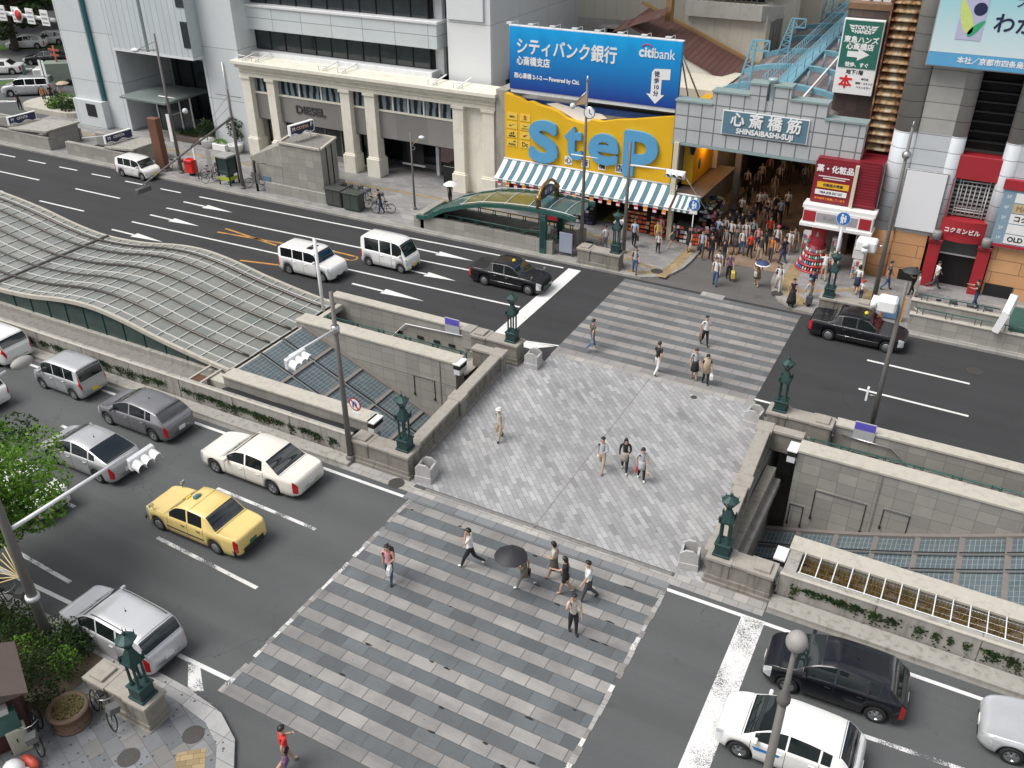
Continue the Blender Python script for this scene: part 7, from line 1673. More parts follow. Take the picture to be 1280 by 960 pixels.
def car(kind,label,L,Wd,H,pt,x,y,face,cat='car',plate=m_plate_w,rp=None,wf=.185,wb=.80,wr=.31,extras=None,trim=False,tail='corner',hz=None,z=0,rimcov=False):
    p=PROF[kind]; name={'sedan':'sedan_car','taxi':'taxi_car','hatch':'hatchback_car','liftback':'hatchback_car','wagon':'estate_car','kei':'small_car','keivan':'minivan','boxy':'minivan'}[kind]
    t=thing(name,label,cat,(x,y,z),math.pi if face>0 else 0)
    t.rotation_euler=(0,0,(math.pi if face>0 else 0)+R(hz or 0))
    hw=Wd/2; x0=-L/2
    plan=lambda u: hw*smt([(0,.70),(.02,.82),(.06,.91),(.14,.975),(.25,1),(.78,1),(.92,.97),(.97,.91),(.992,.84),(1,.76)] if kind not in('keivan','boxy','kei') else [(0,.78),(.02,.88),(.06,.95),(.14,.99),(.25,1),(.85,1),(.95,.985),(.985,.95),(.996,.90),(1,.84)],u)
    top=lambda u: H*smt(p['top'],u); belt=lambda u: H*smt(p['belt'],u)
    def deck(u):
        d=min(top(u),belt(u)+.045); 
        return d
    us=set(i/70 for i in range(71))|{q for q,_ in p['top']}|{.004,.008,.02,.03,.985,.992,.996}
    for w in (wf,wb):
        for k in range(-13,14): us.add(w+k*.033/L*1.0)
    for a,b in p['side']: us|={a,b}
    us|=set(p['ws'])|set(p['rg'])
    us=sorted(u for u in us if 0<=u<=1); uu=[us[0]]
    for u in us[1:]:
        if u-uu[-1]>.0022: uu.append(u)
    if uu[-1]<1: uu[-1]=1
    Ra=wr+.065; 
    cabm=max(top(u)-deck(u) for u in uu)
    def ring(u):
        xx=u*L; w=plan(u); zb=belt(u); zd=deck(u); zt=top(u); cab=max(0,zt-zd)
        base=.19 if .06<u<.94 else .19+.10*(1-min(u,1-u)/.06)
        zs=base
        for wc in (wf,wb):
            d=abs(xx-wc*L)
            if d<Ra: zs=max(zs,wr+math.sqrt(max(0,Ra*Ra-d*d)))
        f=cab/cabm if cabm else 0
        wt=w*.93+(hw*p['tum']*min(1,w/hw+.05)-w*.93)*min(1,f*1.02)
        z2=max(zs+.02,.30*H*.9 if zs<.3 else zs+.02); z2=min(z2,zb-.06); z3=max(z2+.02,zb-.11); 
        z3=min(z3,zb-.02)
        zs=min(zs,z2-.01)
        crown=(zt-zd) if cab<=0 else 0
        ze=zd+cab*.90
        return [(0,zs),(w*.93,zs),(w*.985,min(zs+.05,z2-.002)),(w,z2),(w*.995,z3),(w*.965,zb),(w*.93,zb+(zd-zb)*.5),(wt,max(ze,zb+(zd-zb)*.55)),(wt*.945,zd+cab*.965 if cab>.02 else zd-.006),(wt*.5,zt-.008),(0,zt)]
    RG=[ring(u) for u in uu]; NP=11
    full=[]
    for r_,u in zip(RG,uu):
        xx=x0+u*L
        full.append([(xx,a,b) for a,b in r_]+[(xx,-a,b) for a,b in reversed(r_[1:-1])])
    M_=len(full[0])
    parts={}
    def cls(i,j):
        u=(uu[i]+uu[i+1])/2; k=j if j<NP-1 else M_-1-j   # band index 0..9 symmetrical
        side='l' if j<NP-1 else 'r'
        cab=max(0,top(u)-deck(u))
        if k==6:
            for q,(a,b) in enumerate(p['side']):
                if a<u<b and cab>.10: return ('side_window',side,q)
        if k in (8,9):
            if p['ws'][0]<u<p['ws'][1]: return ('windscreen',)
            if p['rg'][0]<u<p['rg'][1]: return ('rear_window',)
        if k in (3,4,5) and u<.075 and u>.012 and kind not in('keivan',): return ('headlight',side)
        if kind=='keivan' and k in (3,4) and .012<u<.05: return ('headlight',side)
        if tail=='corner' and k in (3,4) and u>.955 and u<.994: return ('tail_light',side)
        if tail=='tall' and k in (4,5,6) and u>.952 and u<.9965: return ('tail_light',side)
        return ('body',)
    for i in range(len(uu)-1):
        for j in range(M_):
            parts.setdefault(cls(i,j),[]).append((i,j))
    pm={'body':pt,'side_window':m_cglass2,'windscreen':m_cglass2,'rear_window':m_cglass2,'headlight':m_head,'tail_light':m_tail}
    for key,cells in parts.items():
        idx={}; v=[]; f=[]
        def gi(i,j):
            j%=M_
            if (i,j) not in idx: idx[(i,j)]=len(v); v.append(full[i][j])
            return idx[(i,j)]
        for i,j in cells: f.append((gi(i,j),gi(i,j+1),gi(i+1,j+1),gi(i+1,j)))
        mb=MB()
        if key[0]=='body':
            f.append(tuple(gi(0,j) for j in reversed(range(M_)))); f.append(tuple(gi(len(uu)-1,j) for j in range(M_)))
            mb.add(v,[tuple(reversed(q)) for q in f],pt,True)
            if rp:   # roof in another colour is not used on these cars
                pass
        else: mb.add(v,[tuple(reversed(q)) for q in f],pm[key[0]],True)
        mb.build(key[0],t,local=True)
    sidey=lambda u,z: plan(u)
    # underbody and wheels
    MB().box(x0+.25,x0+L-.25,-hw*.66,hw*.66,.16,.62*H*.8,m_trim).build('underbody',t,local=True)
    for wc in (wf,wb):
        for s in (-1,1):
            wx=x0+wc*L; wy=s*(hw-.115)
            T=Matrix.Translation((wx,wy,wr))@Matrix.Rotation(R(-90*s),4,'X')
            wh=MB().lathe([(wr*.62,-.09),(wr*.94,-.09),(wr,-.05),(wr,.06),(wr*.95,.092),(wr*.66,.1),(wr*.64,.07)],m_tyre,T=T,n=22).build('wheel',t,local=True)
            mb=MB()
            if rimcov: mb.lathe([(wr*.65,.09),(wr*.6,.105),(wr*.3,.1),(wr*.12,.12),(1e-4,.12)],m_rim,T=T,n=20)
            else:
                mb.lathe([(wr*.66,.085),(wr*.62,.1),(wr*.56,.075)],m_rim,T=T,n=20); mb.lathe([(wr*.2,.05),(wr*.16,.1),(1e-4,.105)],m_rim,T=T,n=10)
                for k in range(6):
                    a=k*math.pi/3+.3; ca,sa=math.cos(a),math.sin(a); tw=.05
                    P=[(ca*wr*.12-sa*tw,sa*wr*.12+ca*tw,.098),(ca*wr*.12+sa*tw,sa*wr*.12-ca*tw,.098),(ca*wr*.6+sa*tw*.8,sa*wr*.6-ca*tw*.8,.088),(ca*wr*.6-sa*tw*.8,sa*wr*.6+ca*tw*.8,.088)]
                    mb.add([T@Vector(q) for q in P],[(0,1,2,3)],m_rim)
                mb.lathe([(wr*.6,.03),(1e-4,.03)],m_trim,T=T,n=16,smooth=False)
            mb.build('rim',wh,local=True)
    # seams, handles, sills
    mb=MB()
    for a,b in p['side'][:2]:
        for u in ((a-.02,b+.007) if a==p['side'][0][0] else (b+.012,)):
            r_=ring(u); xx=x0+u*L
            for s in (-1,1):
                pts=[(xx,s*(y_+.003),z_) for y_,z_ in r_[2:6]]
                for c,d in zip(pts,pts[1:]): mb.quad((c[0]-.007,c[1],c[2]),(c[0]+.007,c[1],c[2]),(d[0]+.007,d[1],d[2]),(d[0]-.007,d[1],d[2]),m_trim)
    mb.build('door_seam',t,local=True)
    for q,(a,b) in enumerate(p['side'][:2]):
        for s in (-1,1):
            u=b-.035; r_=ring(u); MB().box(x0+u*L-.09,x0+u*L+.09,min(s*(r_[4][0]+.0),s*(r_[4][0]+.03)),max(s*(r_[4][0]),s*(r_[4][0]+.03)),belt(u)-.16,belt(u)-.125,pt if not trim else m_trim).build('door_handle',t,.008,local=True)
    for s in (-1,1):
        u=p['side'][0][0]+.015; yb=plan(u)*.97; zb=belt(u)
        if kind=='taxi':
            u=.13; yb=plan(u)*.86; zb=top(u)+.1
            MB().tube([(x0+u*L,s*yb,top(u)-.03),(x0+u*L,s*(yb+.06),zb+.08)],.012,m_trim,5).box(x0+u*L-.04,x0+u*L+.02,s*(yb+.07)-.09,s*(yb+.07)+.09,zb+.04,zb+.16,m_chrome).build('wing_mirror',t,local=True)
        else:
            a,b=sorted((s*(yb-.02),s*(yb+.19))); MB().box(x0+u*L-.06,x0+u*L+.05,a,b,zb+.04,zb+.19,pt).build('door_mirror',t,.025,local=True)
    zf=.36*H
    MB().box(x0-.012,x0+.03,-hw*.5,hw*.5,.24,.24+.14*H*.7,m_trim).build('grille',t,.01,local=True)
    MB().box(x0-.02,x0+.01,-.165,.165,.36,.52,plate).build('number_plate',t,local=True)
    zr=.50 if kind in('keivan','kei','boxy') else .56
    if tail!='none': MB().box(x0+L-.03,x0+L+.014,-.165,.165,zr-.09+(.0),zr+.07,plate).build('number_plate',t,local=True)
    MB().box(x0+L-.05,x0+L+.008,-hw*.62,hw*.62,.24,.30,m_trim).build('bumper_strip',t,local=True)
    if trim:
        a,b=.22,.78
        for s in (-1,1):
            mb=MB()
            n=10
            for i in range(n):
                u0=a+(b-a)*i/n; u1=a+(b-a)*(i+1)/n; y0,y1=s*(plan(u0)+.006),s*(plan(u1)+.006)
                if any(abs(u0*L-w*L)<Ra or abs(u1*L-w*L)<Ra for w in (wf,wb)): continue
                mb.quad((x0+u0*L,y0,.44),(x0+u1*L,y1,.44),(x0+u1*L,y1,.50),(x0+u0*L,y0,.50),m_trim)
            mb.build('rub_strip',t,local=True)
        for xa,xb in ((x0-.03,x0+.16),(x0+L-.16,x0+L+.035)):
            n=10; ff=(xa<x0); P=[]
            for zz in (.28,.46):
                row=[]
                for i in range(n+1):
                    v_=-1+2*i/n; d=(1-abs(v_)**3)
                    row.append(((x0-.05*d+.17*(1-d)) if ff else (x0+L+.05*d-.17*(1-d)),v_*hw*.99,zz))
                P.append(row)
            MB().grid(P,m_trim,flip=not ff).grid([P[1],[(q[0]+(.12 if ff else -.12),q[1]*.97,q[2]+.015) for q in P[1]]],m_trim,flip=not ff).build('bumper',t,local=True)
    def xseam(u,k0,nm):
        r_=ring(u); xx=x0+u*L; pts=[(xx,s_*y_,z_+.004) for s_ in (1,) for y_,z_ in r_[k0:]]; pts=pts+[(a_,-b_,c_) for a_,b_,c_ in reversed(pts[:-1])]
        mb=MB()
        for c,d in zip(pts,pts[1:]): mb.quad((c[0]-.008,c[1],c[2]),(c[0]+.008,c[1],c[2]),(d[0]+.008,d[1],d[2]),(d[0]-.008,d[1],d[2]),m_trim)
        mb.build(nm,t,local=True)
    xseam(p['ws'][0]-.012,6,'bonnet_seam'); xseam(p['rg'][1]+(.004 if kind in('hatch','kei','boxy','keivan','wagon') else .012),6,'boot_seam')
    if kind in('hatch','kei','boxy','keivan','wagon'): xseam(p['rg'][0]-.012,7,'tailgate_seam')
    # rear bumper line wrapping the tail
    mb=MB(); pv=None
    for i in range(21):
        v_=-1+2*i/20; u=1-.05*abs(v_)**4 if abs(v_)>.6 else 1
        yy=v_*hw*.84 if abs(v_)<.9 else v_*hw*.9
        xx=x0+L+.004-(abs(v_)**6)*.05*L*.35
        cur=(xx,yy)
        if pv: mb.quad((pv[0],pv[1],.455),(cur[0],cur[1],.455),(cur[0],cur[1],.47),(pv[0],pv[1],.47),m_trim)
        pv=cur
    if not trim: mb.build('bumper_seam',t,local=True)
    # wipers and antenna
    mb=MB(); u=p['ws'][0]
    for yy in (-.3*Wd,.05*Wd): mb.tube([(x0+u*L+.0,yy,top(u)+.015),(x0+(u+.05)*L,yy+.38,top(u+.05)*1.0+.0)],.008,m_black,4)
    mb.build('wiper',t,local=True)
    if extras: extras(t,x0,L,hw,H,top)
    return t
def ant(t,x0,L,hw,H,top): u=.62; MB().lathe([(.03,0),(.02,.05),(.004,.06),(.003,.18)],m_black,(x0+u*L,0,top(u)-.01),6).build('antenna',t,local=True)
def sunroof(t,x0,L,hw,H,top):
    us_=[.42,.47,.52]; MB().grid([[(x0+u*L,yy,top(u)+.012) for yy in (-.36,0,.36)] for u in us_],m_cglass2,flip=True).build('sunroof',t,local=True)
def taxilamp(t,x0,L,hw,H,top):
    u=.47; z=top(u); MB().box(x0+u*L-.09,x0+u*L+.09,-.13,.13,z-.02,z+.1,M('roof_lamp_teal',(.05,.16,.2),.3,0,.5,12)).box(x0+u*L-.06,x0+u*L+.06,.13,.2,z-.02,z+.09,m_amber).build('roof_lamp',t,.03,local=True)
    MB().box(x0+.405*L-.05,x0+.405*L+.02,-.22,.02,top(.405)-.02,top(.405)+.05,M('lamp_yellow',(.7,.55,.02))).build('company_lamp',t,.01,local=True)
    MB().quad((x0+.53*L,-.62,top(.53)+.004),(x0+.533*L,-.62,top(.53)+.004),(x0+.533*L,.62,top(.53)+.004),(x0+.53*L,.62,top(.53)+.004),m_trim).build('roof_seam',t,local=True)
    for yy,s_ in ((-.45,.11),(.5,.05)): pass
def taxilampb(t,x0,L,hw,H,top):
    u=.45; z=top(u); MB().ball((x0+u*L,0,z+.05),.1,M('lamp_yellow',(.7,.55,.02)),10,6,(1.0,1.3,.9)).build('roof_lamp',t,local=True)
def taxichrome(t,x0,L,hw,H,top):
    taxilampb(t,x0,L,hw,H,top)
    for s in (-1,1):
        mb=MB(); mb.tube([(x0+u*L,s*hw*(.975 if u>.25 else .96),H*(.595+.03*u)) for u in (.14,.25,.4,.55,.7,.8)],.011,m_chrome,4); mb.tube([(x0+u*L,s*hw*1.003,.46) for u in (.26,.4,.55,.68)],.012,m_chrome,4); mb.build('chrome_strip',t,local=True)
        MB().tube([(x0+.3*L,s*hw*.91,H*.7),(x0+.4*L,s*hw*.815,H*.935),(x0+.55*L,s*hw*.80,H*.965),(x0+.68*L,s*hw*.82,H*.93),(x0+.75*L,s*hw*.89,H*.75)],.01,m_chrome,4).build('chrome_window_trim',t,local=True)
def stripe(t,x0,L,hw,H,top):
    for s in (-1,1): MB().quad((x0+.30*L,s*(hw+.004),.62),(x0+.47*L,s*(hw+.004),.66),(x0+.47*L,s*(hw+.004),.76),(x0+.28*L,s*(hw+.004),.74),M('stripe_blue',(.03,.2,.5),.4)).build('side_stripe',t,local=True)
    MB().lathe([(.06,0),(1e-4,.004)],M('roundel',(.05,.15,.12)),T=Matrix.Translation((x0+.55*L,hw+.003,.72))@Matrix.Rotation(R(-90),4,'X'),n=12).build('door_mark',t,local=True)
def rails(t,x0,L,hw,H,top):
    for s in (-1,1): MB().tube([(x0+u*L,s*hw*.72,top(u)+.012) for u in (.42,.5,.6,.7,.8,.88)],.014,m_trim,5).build('roof_rail',t,local=True)
    ant(t,x0,L,hw,H,top)
# near road, heading left
hwof=lambda w:w/2-.1
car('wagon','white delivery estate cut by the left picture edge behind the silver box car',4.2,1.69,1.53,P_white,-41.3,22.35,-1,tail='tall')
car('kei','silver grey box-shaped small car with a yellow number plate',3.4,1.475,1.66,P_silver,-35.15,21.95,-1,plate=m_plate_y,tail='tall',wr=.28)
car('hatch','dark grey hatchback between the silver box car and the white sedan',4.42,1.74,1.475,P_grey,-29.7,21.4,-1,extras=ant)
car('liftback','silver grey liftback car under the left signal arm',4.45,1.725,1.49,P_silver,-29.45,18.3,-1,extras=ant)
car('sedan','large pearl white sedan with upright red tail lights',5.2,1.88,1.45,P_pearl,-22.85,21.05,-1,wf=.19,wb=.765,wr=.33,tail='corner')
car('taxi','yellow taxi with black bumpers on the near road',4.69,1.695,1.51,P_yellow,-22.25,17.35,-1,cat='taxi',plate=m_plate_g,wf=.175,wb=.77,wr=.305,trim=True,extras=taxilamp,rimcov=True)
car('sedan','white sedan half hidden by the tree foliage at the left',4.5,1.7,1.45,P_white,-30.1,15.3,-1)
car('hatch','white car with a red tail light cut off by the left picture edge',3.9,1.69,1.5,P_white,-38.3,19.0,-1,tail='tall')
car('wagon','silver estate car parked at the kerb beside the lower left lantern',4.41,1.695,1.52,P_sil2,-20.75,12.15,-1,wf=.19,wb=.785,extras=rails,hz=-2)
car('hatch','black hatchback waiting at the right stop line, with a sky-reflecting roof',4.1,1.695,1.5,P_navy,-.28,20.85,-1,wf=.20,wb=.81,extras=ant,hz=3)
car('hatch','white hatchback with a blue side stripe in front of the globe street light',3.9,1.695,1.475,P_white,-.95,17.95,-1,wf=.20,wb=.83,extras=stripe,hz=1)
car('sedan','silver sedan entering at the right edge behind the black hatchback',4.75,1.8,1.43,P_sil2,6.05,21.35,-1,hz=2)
# far road, heading right
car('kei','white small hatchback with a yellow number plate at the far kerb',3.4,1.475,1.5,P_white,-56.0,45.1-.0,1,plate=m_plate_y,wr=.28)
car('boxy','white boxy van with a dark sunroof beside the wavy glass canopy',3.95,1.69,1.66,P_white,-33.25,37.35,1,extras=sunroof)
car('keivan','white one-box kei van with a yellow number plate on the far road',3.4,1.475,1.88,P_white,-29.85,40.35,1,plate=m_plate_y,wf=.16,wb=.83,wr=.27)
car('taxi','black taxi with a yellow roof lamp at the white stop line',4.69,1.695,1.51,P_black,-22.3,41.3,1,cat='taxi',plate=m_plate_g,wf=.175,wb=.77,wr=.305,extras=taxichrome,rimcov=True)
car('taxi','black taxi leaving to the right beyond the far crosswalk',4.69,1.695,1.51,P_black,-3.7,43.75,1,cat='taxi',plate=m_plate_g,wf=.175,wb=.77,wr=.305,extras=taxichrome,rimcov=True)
# far avenue
for kind,lab,L,w,h,pt,px,hz in (('boxy','silver people carrier on the far avenue nearest the office corner',4.7,1.75,1.7,P_silver,(38,118),-143+180),('sedan','black sedan on the far avenue between the two grass strips',4.8,1.8,1.45,P_black,(60,79),37),('sedan','white sedan on the far avenue at the left edge',4.7,1.75,1.45,P_white,(2,92),37),('wagon','white estate car under the avenue trees, left of its neighbour',4.5,1.7,1.5,P_white,(35,60),37),('wagon','white estate car under the avenue trees, right of its neighbour',4.5,1.7,1.5,P_white,(62,55),37)):
    g_=PX(px[0],px[1],KZ); car(kind,lab,L,w,h,pt,g_.x,g_.y,-1,hz=hz,z=KZ)
g_=PX(82,105,KZ)
t=thing('delivery_truck','small grey green truck box half hidden by the office corner','truck',(g_.x,g_.y,KZ),R(37))
MB().box(-1.6,1.2,-.8,.8,.5,2.2,M('truck_box',(.2,.24,.2),.6,0,.2,3)).build('cargo_box',t,.03,local=True); MB().box(-2.6,-1.65,-.78,.78,.4,1.7,P_white).build('cab',t,.08,local=True)
for wx in (-2.1,.6):
    for s in (-1,1): MB().lathe([(.1,-.1),(.33,-.1),(.33,.1),(.1,.1)],m_tyre,T=Matrix.Translation((wx,s*.7,.33))@Matrix.Rotation(R(90),4,'X'),n=14).build('wheel',t,local=True)
# ------------------------------------------------------------------ people
SKIN=M('skin',(.5,.31,.22),.55,0,.1,6); HAIRM={'k':M('hair_black',(.012,.01,.009),.45,0,.3,20),'b':M('hair_brown',(.07,.035,.02),.45,0,.3,20),'g':M('hair_grey',(.3,.3,.29),.6,0,.2,20),'w':M('cap_white',(.7,.69,.66),.7),'r':M('cap_red',(.5,.03,.03),.7),'p':M('cap_pink',(.55,.12,.18),.7),'t':M('cap_teal',(.15,.25,.25),.7)}
FACE=M('face_dark',(.03,.015,.012),.5); LIP=M('lip',(.35,.1,.09),.5)
PAL=dict(w=(.68,.68,.67),k=(.018,.018,.02),n=(.03,.035,.07),g=(.2,.2,.21),l=(.42,.43,.45),d=(.07,.07,.075),j=(.07,.13,.25),J=(.035,.06,.13),b=(.42,.34,.24),B=(.2,.13,.08),r=(.55,.035,.03),p=(.62,.3,.31),y=(.6,.45,.08),s=(.36,.47,.6),t=(.3,.42,.42),o=(.55,.2,.05),v=(.16,.09,.17),c=(.16,.15,.1),m=(.11,.10,.075),f=(.34,.31,.26),h=(.5,.47,.41))
CLM={}
def cloth(k):
    if k not in CLM: CLM[k]=M('cloth_'+('abcdefghijklmnopqrstuvwxyz'.find(k)>=0 and k or k.lower()+'_dark'),PAL[k],.8,0,.22,9)
    return CLM[k]
PEOPLE_N=[0]
def person(px,py,face,top,bot,label,hair='k',hl='short',h=1.66,stride=.5,arms='swing',skirt=None,shoes='k',z=.01,legs=None,lean=0,sit=False,grp=None,sleeve='short',world=None,pack=None):
    g_=Vector(world) if world else PX(px,py,z)
    PEOPLE_N[0]+=1; rr=random.Random(PEOPLE_N[0]*17)
    t=thing('person',label,'person',(g_.x,g_.y,z),R(face),grp)      # local +x is forward
    k=h/1.70
    V=[];E=[];RAD=[];REG=[]
    def vt(p,r,reg,par=None):
        V.append(Vector(p)*k); q_=1.12*k; RAD.append(((r if hasattr(r,'__len__') else (r,r))[0]*q_,(r if hasattr(r,'__len__') else (r,r))[1]*q_)); REG.append(reg); i=len(V)-1
        if par is not None: E.append((par,i))
        return i
    s=stride
    hipz=.90 if not sit else .86
    L=lean
    pel=vt((0,0,hipz),(.135,.105),'bot')
    wa=vt((.02*L*4,0,1.05),(.125,.095),'top',pel); ch=vt((.06*L*3,0,1.26),(.145,.11),'top',wa); nk0=vt((.1*L*3,0,1.40),(.085,.07),'top',ch); nk=vt((.015+.12*L*3,0,1.47),.05,'skin',nk0)
    hd=vt((.03+.14*L*3,0,1.56),(.072,.078),'skin',nk); hd2=vt((.025+.15*L*3,0,1.64),(.078,.085),'skin',hd)
    hc=V[hd2]
    def leg(sd,ph):
        hx=vt((0,sd*.085,hipz-.08),.095,'bot',pel)
        a=ph*.42*s
        kx=.44*math.sin(a); kz=hipz-.08-.40*math.cos(a)
        bend=(.12+.75*max(0,-ph))*s if not sit else .5
        kn=vt((kx+.02,sd*.09,kz),.062,'leg' if legs else 'bot',hx)
        a2=a-bend; fx=kx+.42*math.sin(a2)+.02; fz=max(.075,kz-.40*math.cos(a2))
        if ph>=0: fz=.075
        an=vt((fx,sd*.09,fz),.042,'leg' if legs else 'bot',kn)
        dz=-.035; to=vt((fx+.14,sd*.1,max(.03,fz+dz-(.06 if ph<0 else 0))),.036,'shoe',an)
    leg(1,1); leg(-1,-1)
    hands=[]
    def arm(sd,mode,ph):
        sh=vt((.0+.09*L*3,sd*.175,1.375),.058,'top',nk0)
        S_=V[sh]/k
        if mode=='swing': e=S_+Vector((-.13*ph*s*1.6,sd*.05,-.27)); w=e+Vector((.08-.10*ph*s,sd*.0,-.235))
        elif mode=='phone': e=S_+Vector((.12,sd*.08,-.20)); w=Vector((.1,sd*.13,1.55))
        elif mode=='hold': e=S_+Vector((.03,sd*.05,-.27)); w=e+Vector((.22,-sd*.09,.03))
        elif mode=='umb': e=S_+Vector((.07,sd*.06,-.25)); w=e+Vector((.18,-sd*.02,.13))
        elif mode=='up': e=S_+Vector((.2,sd*.08,-.08)); w=e+Vector((.2,0,.05))
        else: e=S_+Vector((0,sd*.05,-.28)); w=e+Vector((.04,0,-.25))
        el=vt(e,.04,'top' if sleeve=='long' else 'skin' if sleeve in('short','none') else 'top',sh)
        m_=vt(S_.lerp(e,.55),.05,'top' if sleeve!='none' else 'skin',None) if False else None
        wr=vt(w,.028,'top' if sleeve=='long' else 'skin',el); d=(w-e).normalized(); hv=vt(w+d*.07,(.034,.022),'skin',wr)
        hands.append((V[hv]/k,d,sd))
    am=arms.split('+') if '+' in arms else [arms,arms]
    arm(1,am[0],-1 if True else 1); arm(-1,am[1],1)
    me=bpy.data.meshes.new('person_src'); me.from_pydata([tuple(v) for v in V],E,[]); me.update()
    o=bpy.data.objects.new('person_src',me); COL.objects.link(o)
    sk=o.modifiers.new('s','SKIN'); sk.use_smooth_shade=True; sk.branch_smoothing=.4
    sv=me.skin_vertices[0].data
    for i,r_ in enumerate(RAD): sv[i].radius=r_; sv[i].use_root=(i==0)
    sb=o.modifiers.new('u','SUBSURF'); sb.levels=1; sb.render_levels=1
    dg=bpy.context.evaluated_depsgraph_get(); ev=o.evaluated_get(dg); bm_=bpy.data.meshes.new_from_object(ev)
    bpy.data.objects.remove(o); bpy.data.meshes.remove(me)
    mats={'top':cloth(top),'bot':cloth(bot),'skin':SKIN,'leg':cloth(legs) if legs in PAL else SKIN,'shoe':cloth(shoes)}
    mb=MB()
    segs=[(V[a],V[b],REG[b],REG[a]) for a,b in E]
    vv=[tuple(v.co) for v in bm_.vertices]
    groups={}
    for p in bm_.polygons:
        c=p.center; best=None;bd=9
        for a,b,rb,ra in segs:
            ab=b-a; u=max(0,min(1,(c-a).dot(ab)/max(1e-9,ab.length_squared))); d=(c-(a+ab*u)).length
            if d<bd:
                bd=d
                if rb=='skin' and ra=='top' and (a-b).length>.18*k: best='top' if u<.55 and sleeve!='none' else 'skin'
                elif rb=='leg' and ra=='bot': best='bot' if u<.62 else 'leg'
                elif rb=='top' and ra=='bot': best='bot' if u<.25 else 'top'
                elif rb=='shoe': best='shoe'
                else: best=rb if u>.5 else (ra if ra!='bot' or rb!='skin' else rb)
                if rb=='shoe' and u<.1: best=ra
        groups.setdefault(best,[]).append(tuple(p.vertices))
    base=len(mb.v); mb.v+=vv
    for reg,fs in groups.items():
        kk=mb._m(mats[reg])
        for f in fs: mb.f.append(tuple(base+i for i in f)); mb.mi.append(kk); mb.sm.append(True)
    # fingers and thumb
    for hp,d,sd in hands:
        side=Vector((0,0,1)).cross(d); side=side.normalized() if side.length>.1 else Vector((0,1,0)); side=Vector((1,0,0))*.9 if abs(d.z)>.85 else side
        for q in range(4):
            b0=hp+side*(.012*(q-1.5)*1.3)+d*.01; l=(.05,.062,.058,.045)[q]; inn=Vector((0,-sd*.3,0))
            mb.tube([b0*k,(b0+d*l*.6)*k,(b0+(d+inn).normalized()*l*1.1)*k],[.009*k,.008*k,.006*k],SKIN,5)
        b0=hp-d*.03+side*.022; mb.tube([b0*k,(b0+side*.025+d*.025)*k,(b0+side*.03+d*.05)*k],[.011*k,.009*k,.007*k],SKIN,5)
    mb.tube([(hc+Vector((.075,0,-.035)))*1.0,hc+Vector((.1,0,-.045))],[.014,.012],SKIN,5)
    mb.build('body',t,local=True)
    bpy.data.meshes.remove(bm_)
    # face
    fc=MB(); c=hc
    for sd in (-1,1): fc.ball(c+Vector((.077,sd*.03,-.012)),.011,FACE,6,4,(.5,1.2,.7))
    fc.ball(c+Vector((.082,0,-.078)),.012,LIP,6,4,(.5,1.9,.5)); fc.build('face',t,local=True)
    # hair or cap
    P=[]; n=12
    low={'short':-.01,'bob':-.10,'long':-.26,'cap':.03,'bun':-.02}[hl]
    for i in range(7):
        ph=i/6; row=[]
        for a in range(n):
            w=2*math.pi*a/n; back=.5-.5*math.cos(w)       # 0 front 1 back
            zlow=.055+(low-.055)*min(1,back*1.5)
            zz=.115*math.cos(ph*1.45) if ph<.8 else None
            rad=.102*math.sin(min(1.57,ph*1.9)) 
            zt_=.108-(.108-zlow)*(ph**1.6)
            row.append(c+Vector(((rad*1.04)*math.cos(w)-.006,rad*.95*math.sin(w),zt_+.002)))
        P.append(row)
    hm=HAIRM[hair]; mb=MB().grid(P,hm,closed=True)
    if hl=='cap': mb.lathe([(.1,.03),(.155,.022),(.1,.04)],hm,tuple(c+Vector((.035,0,0))),14)
    if hl=='bun': mb.ball(c+Vector((-.11,0,.03)),.045,hm,8,5)
    mb.build('hat' if hl=='cap' else 'hair',t,local=True)
    if skirt:
        kind,col=skirt; z1=1.02*k; z0={'mini':.62,'skirt':.5,'dress':.5,'long':.22}[kind]*k; rr0={'mini':.17,'skirt':.2,'dress':.21,'long':.26}[kind]*k
        pr=[(rr0,z0),(rr0*.9,(z0*2+z1)/3),(.155*k,z1-.12),(.128*k,z1+.03)]
        T=Matrix.Diagonal((.92,1.05,1,1)); MB().lathe(pr,cloth(col),T=T,n=16).build('skirt',t,local=True)
    hw=[(rootm(t)@(hp*k)) for hp,d,sd in hands]
    if pack: bagobj('backpack','%s backpack worn by the %s'%(pack[1],pack[2]),rootm(t)@(Vector((-.17,0,1.22))*k),R(face),pack[0],(.11,.17,.21))
    return t,hw
def bagobj(name,label,c,rz,col,dim,cat='bag',strap=False):
    c=Vector(c); t=thing(name,label,cat,tuple(c),rz); a,b,d=dim
    pr=[(-b,-d),(b,-d),(b*.86,d*.8),(b*.5,d),(-b*.5,d),(-b*.86,d*.8)]; n=len(pr)
    v=[(-a,p[0],p[1]) for p in pr]+[(a,p[0],p[1]) for p in pr]
    MB().add(v,[tuple(reversed(range(n))),tuple(range(n,2*n))]+[(i,(i+1)%n,n+(i+1)%n,n+i) for i in range(n)],cloth(col)).build('bag_body',t,.015,local=True)
    MB().tube([(0,-b*.5,d),(0,-b*.4,d*1.7),(0,b*.4,d*1.7),(0,b*.5,d)],.01,cloth(col),5).build('handle',t,local=True)
    return t
def bag(hw,i,label,col,dim=(.06,.15,.14)):
    c=hw[i]+Vector((0,0,-dim[2]*1.7-.02)); return bagobj('hand_bag',label,c,R(20),col,dim)
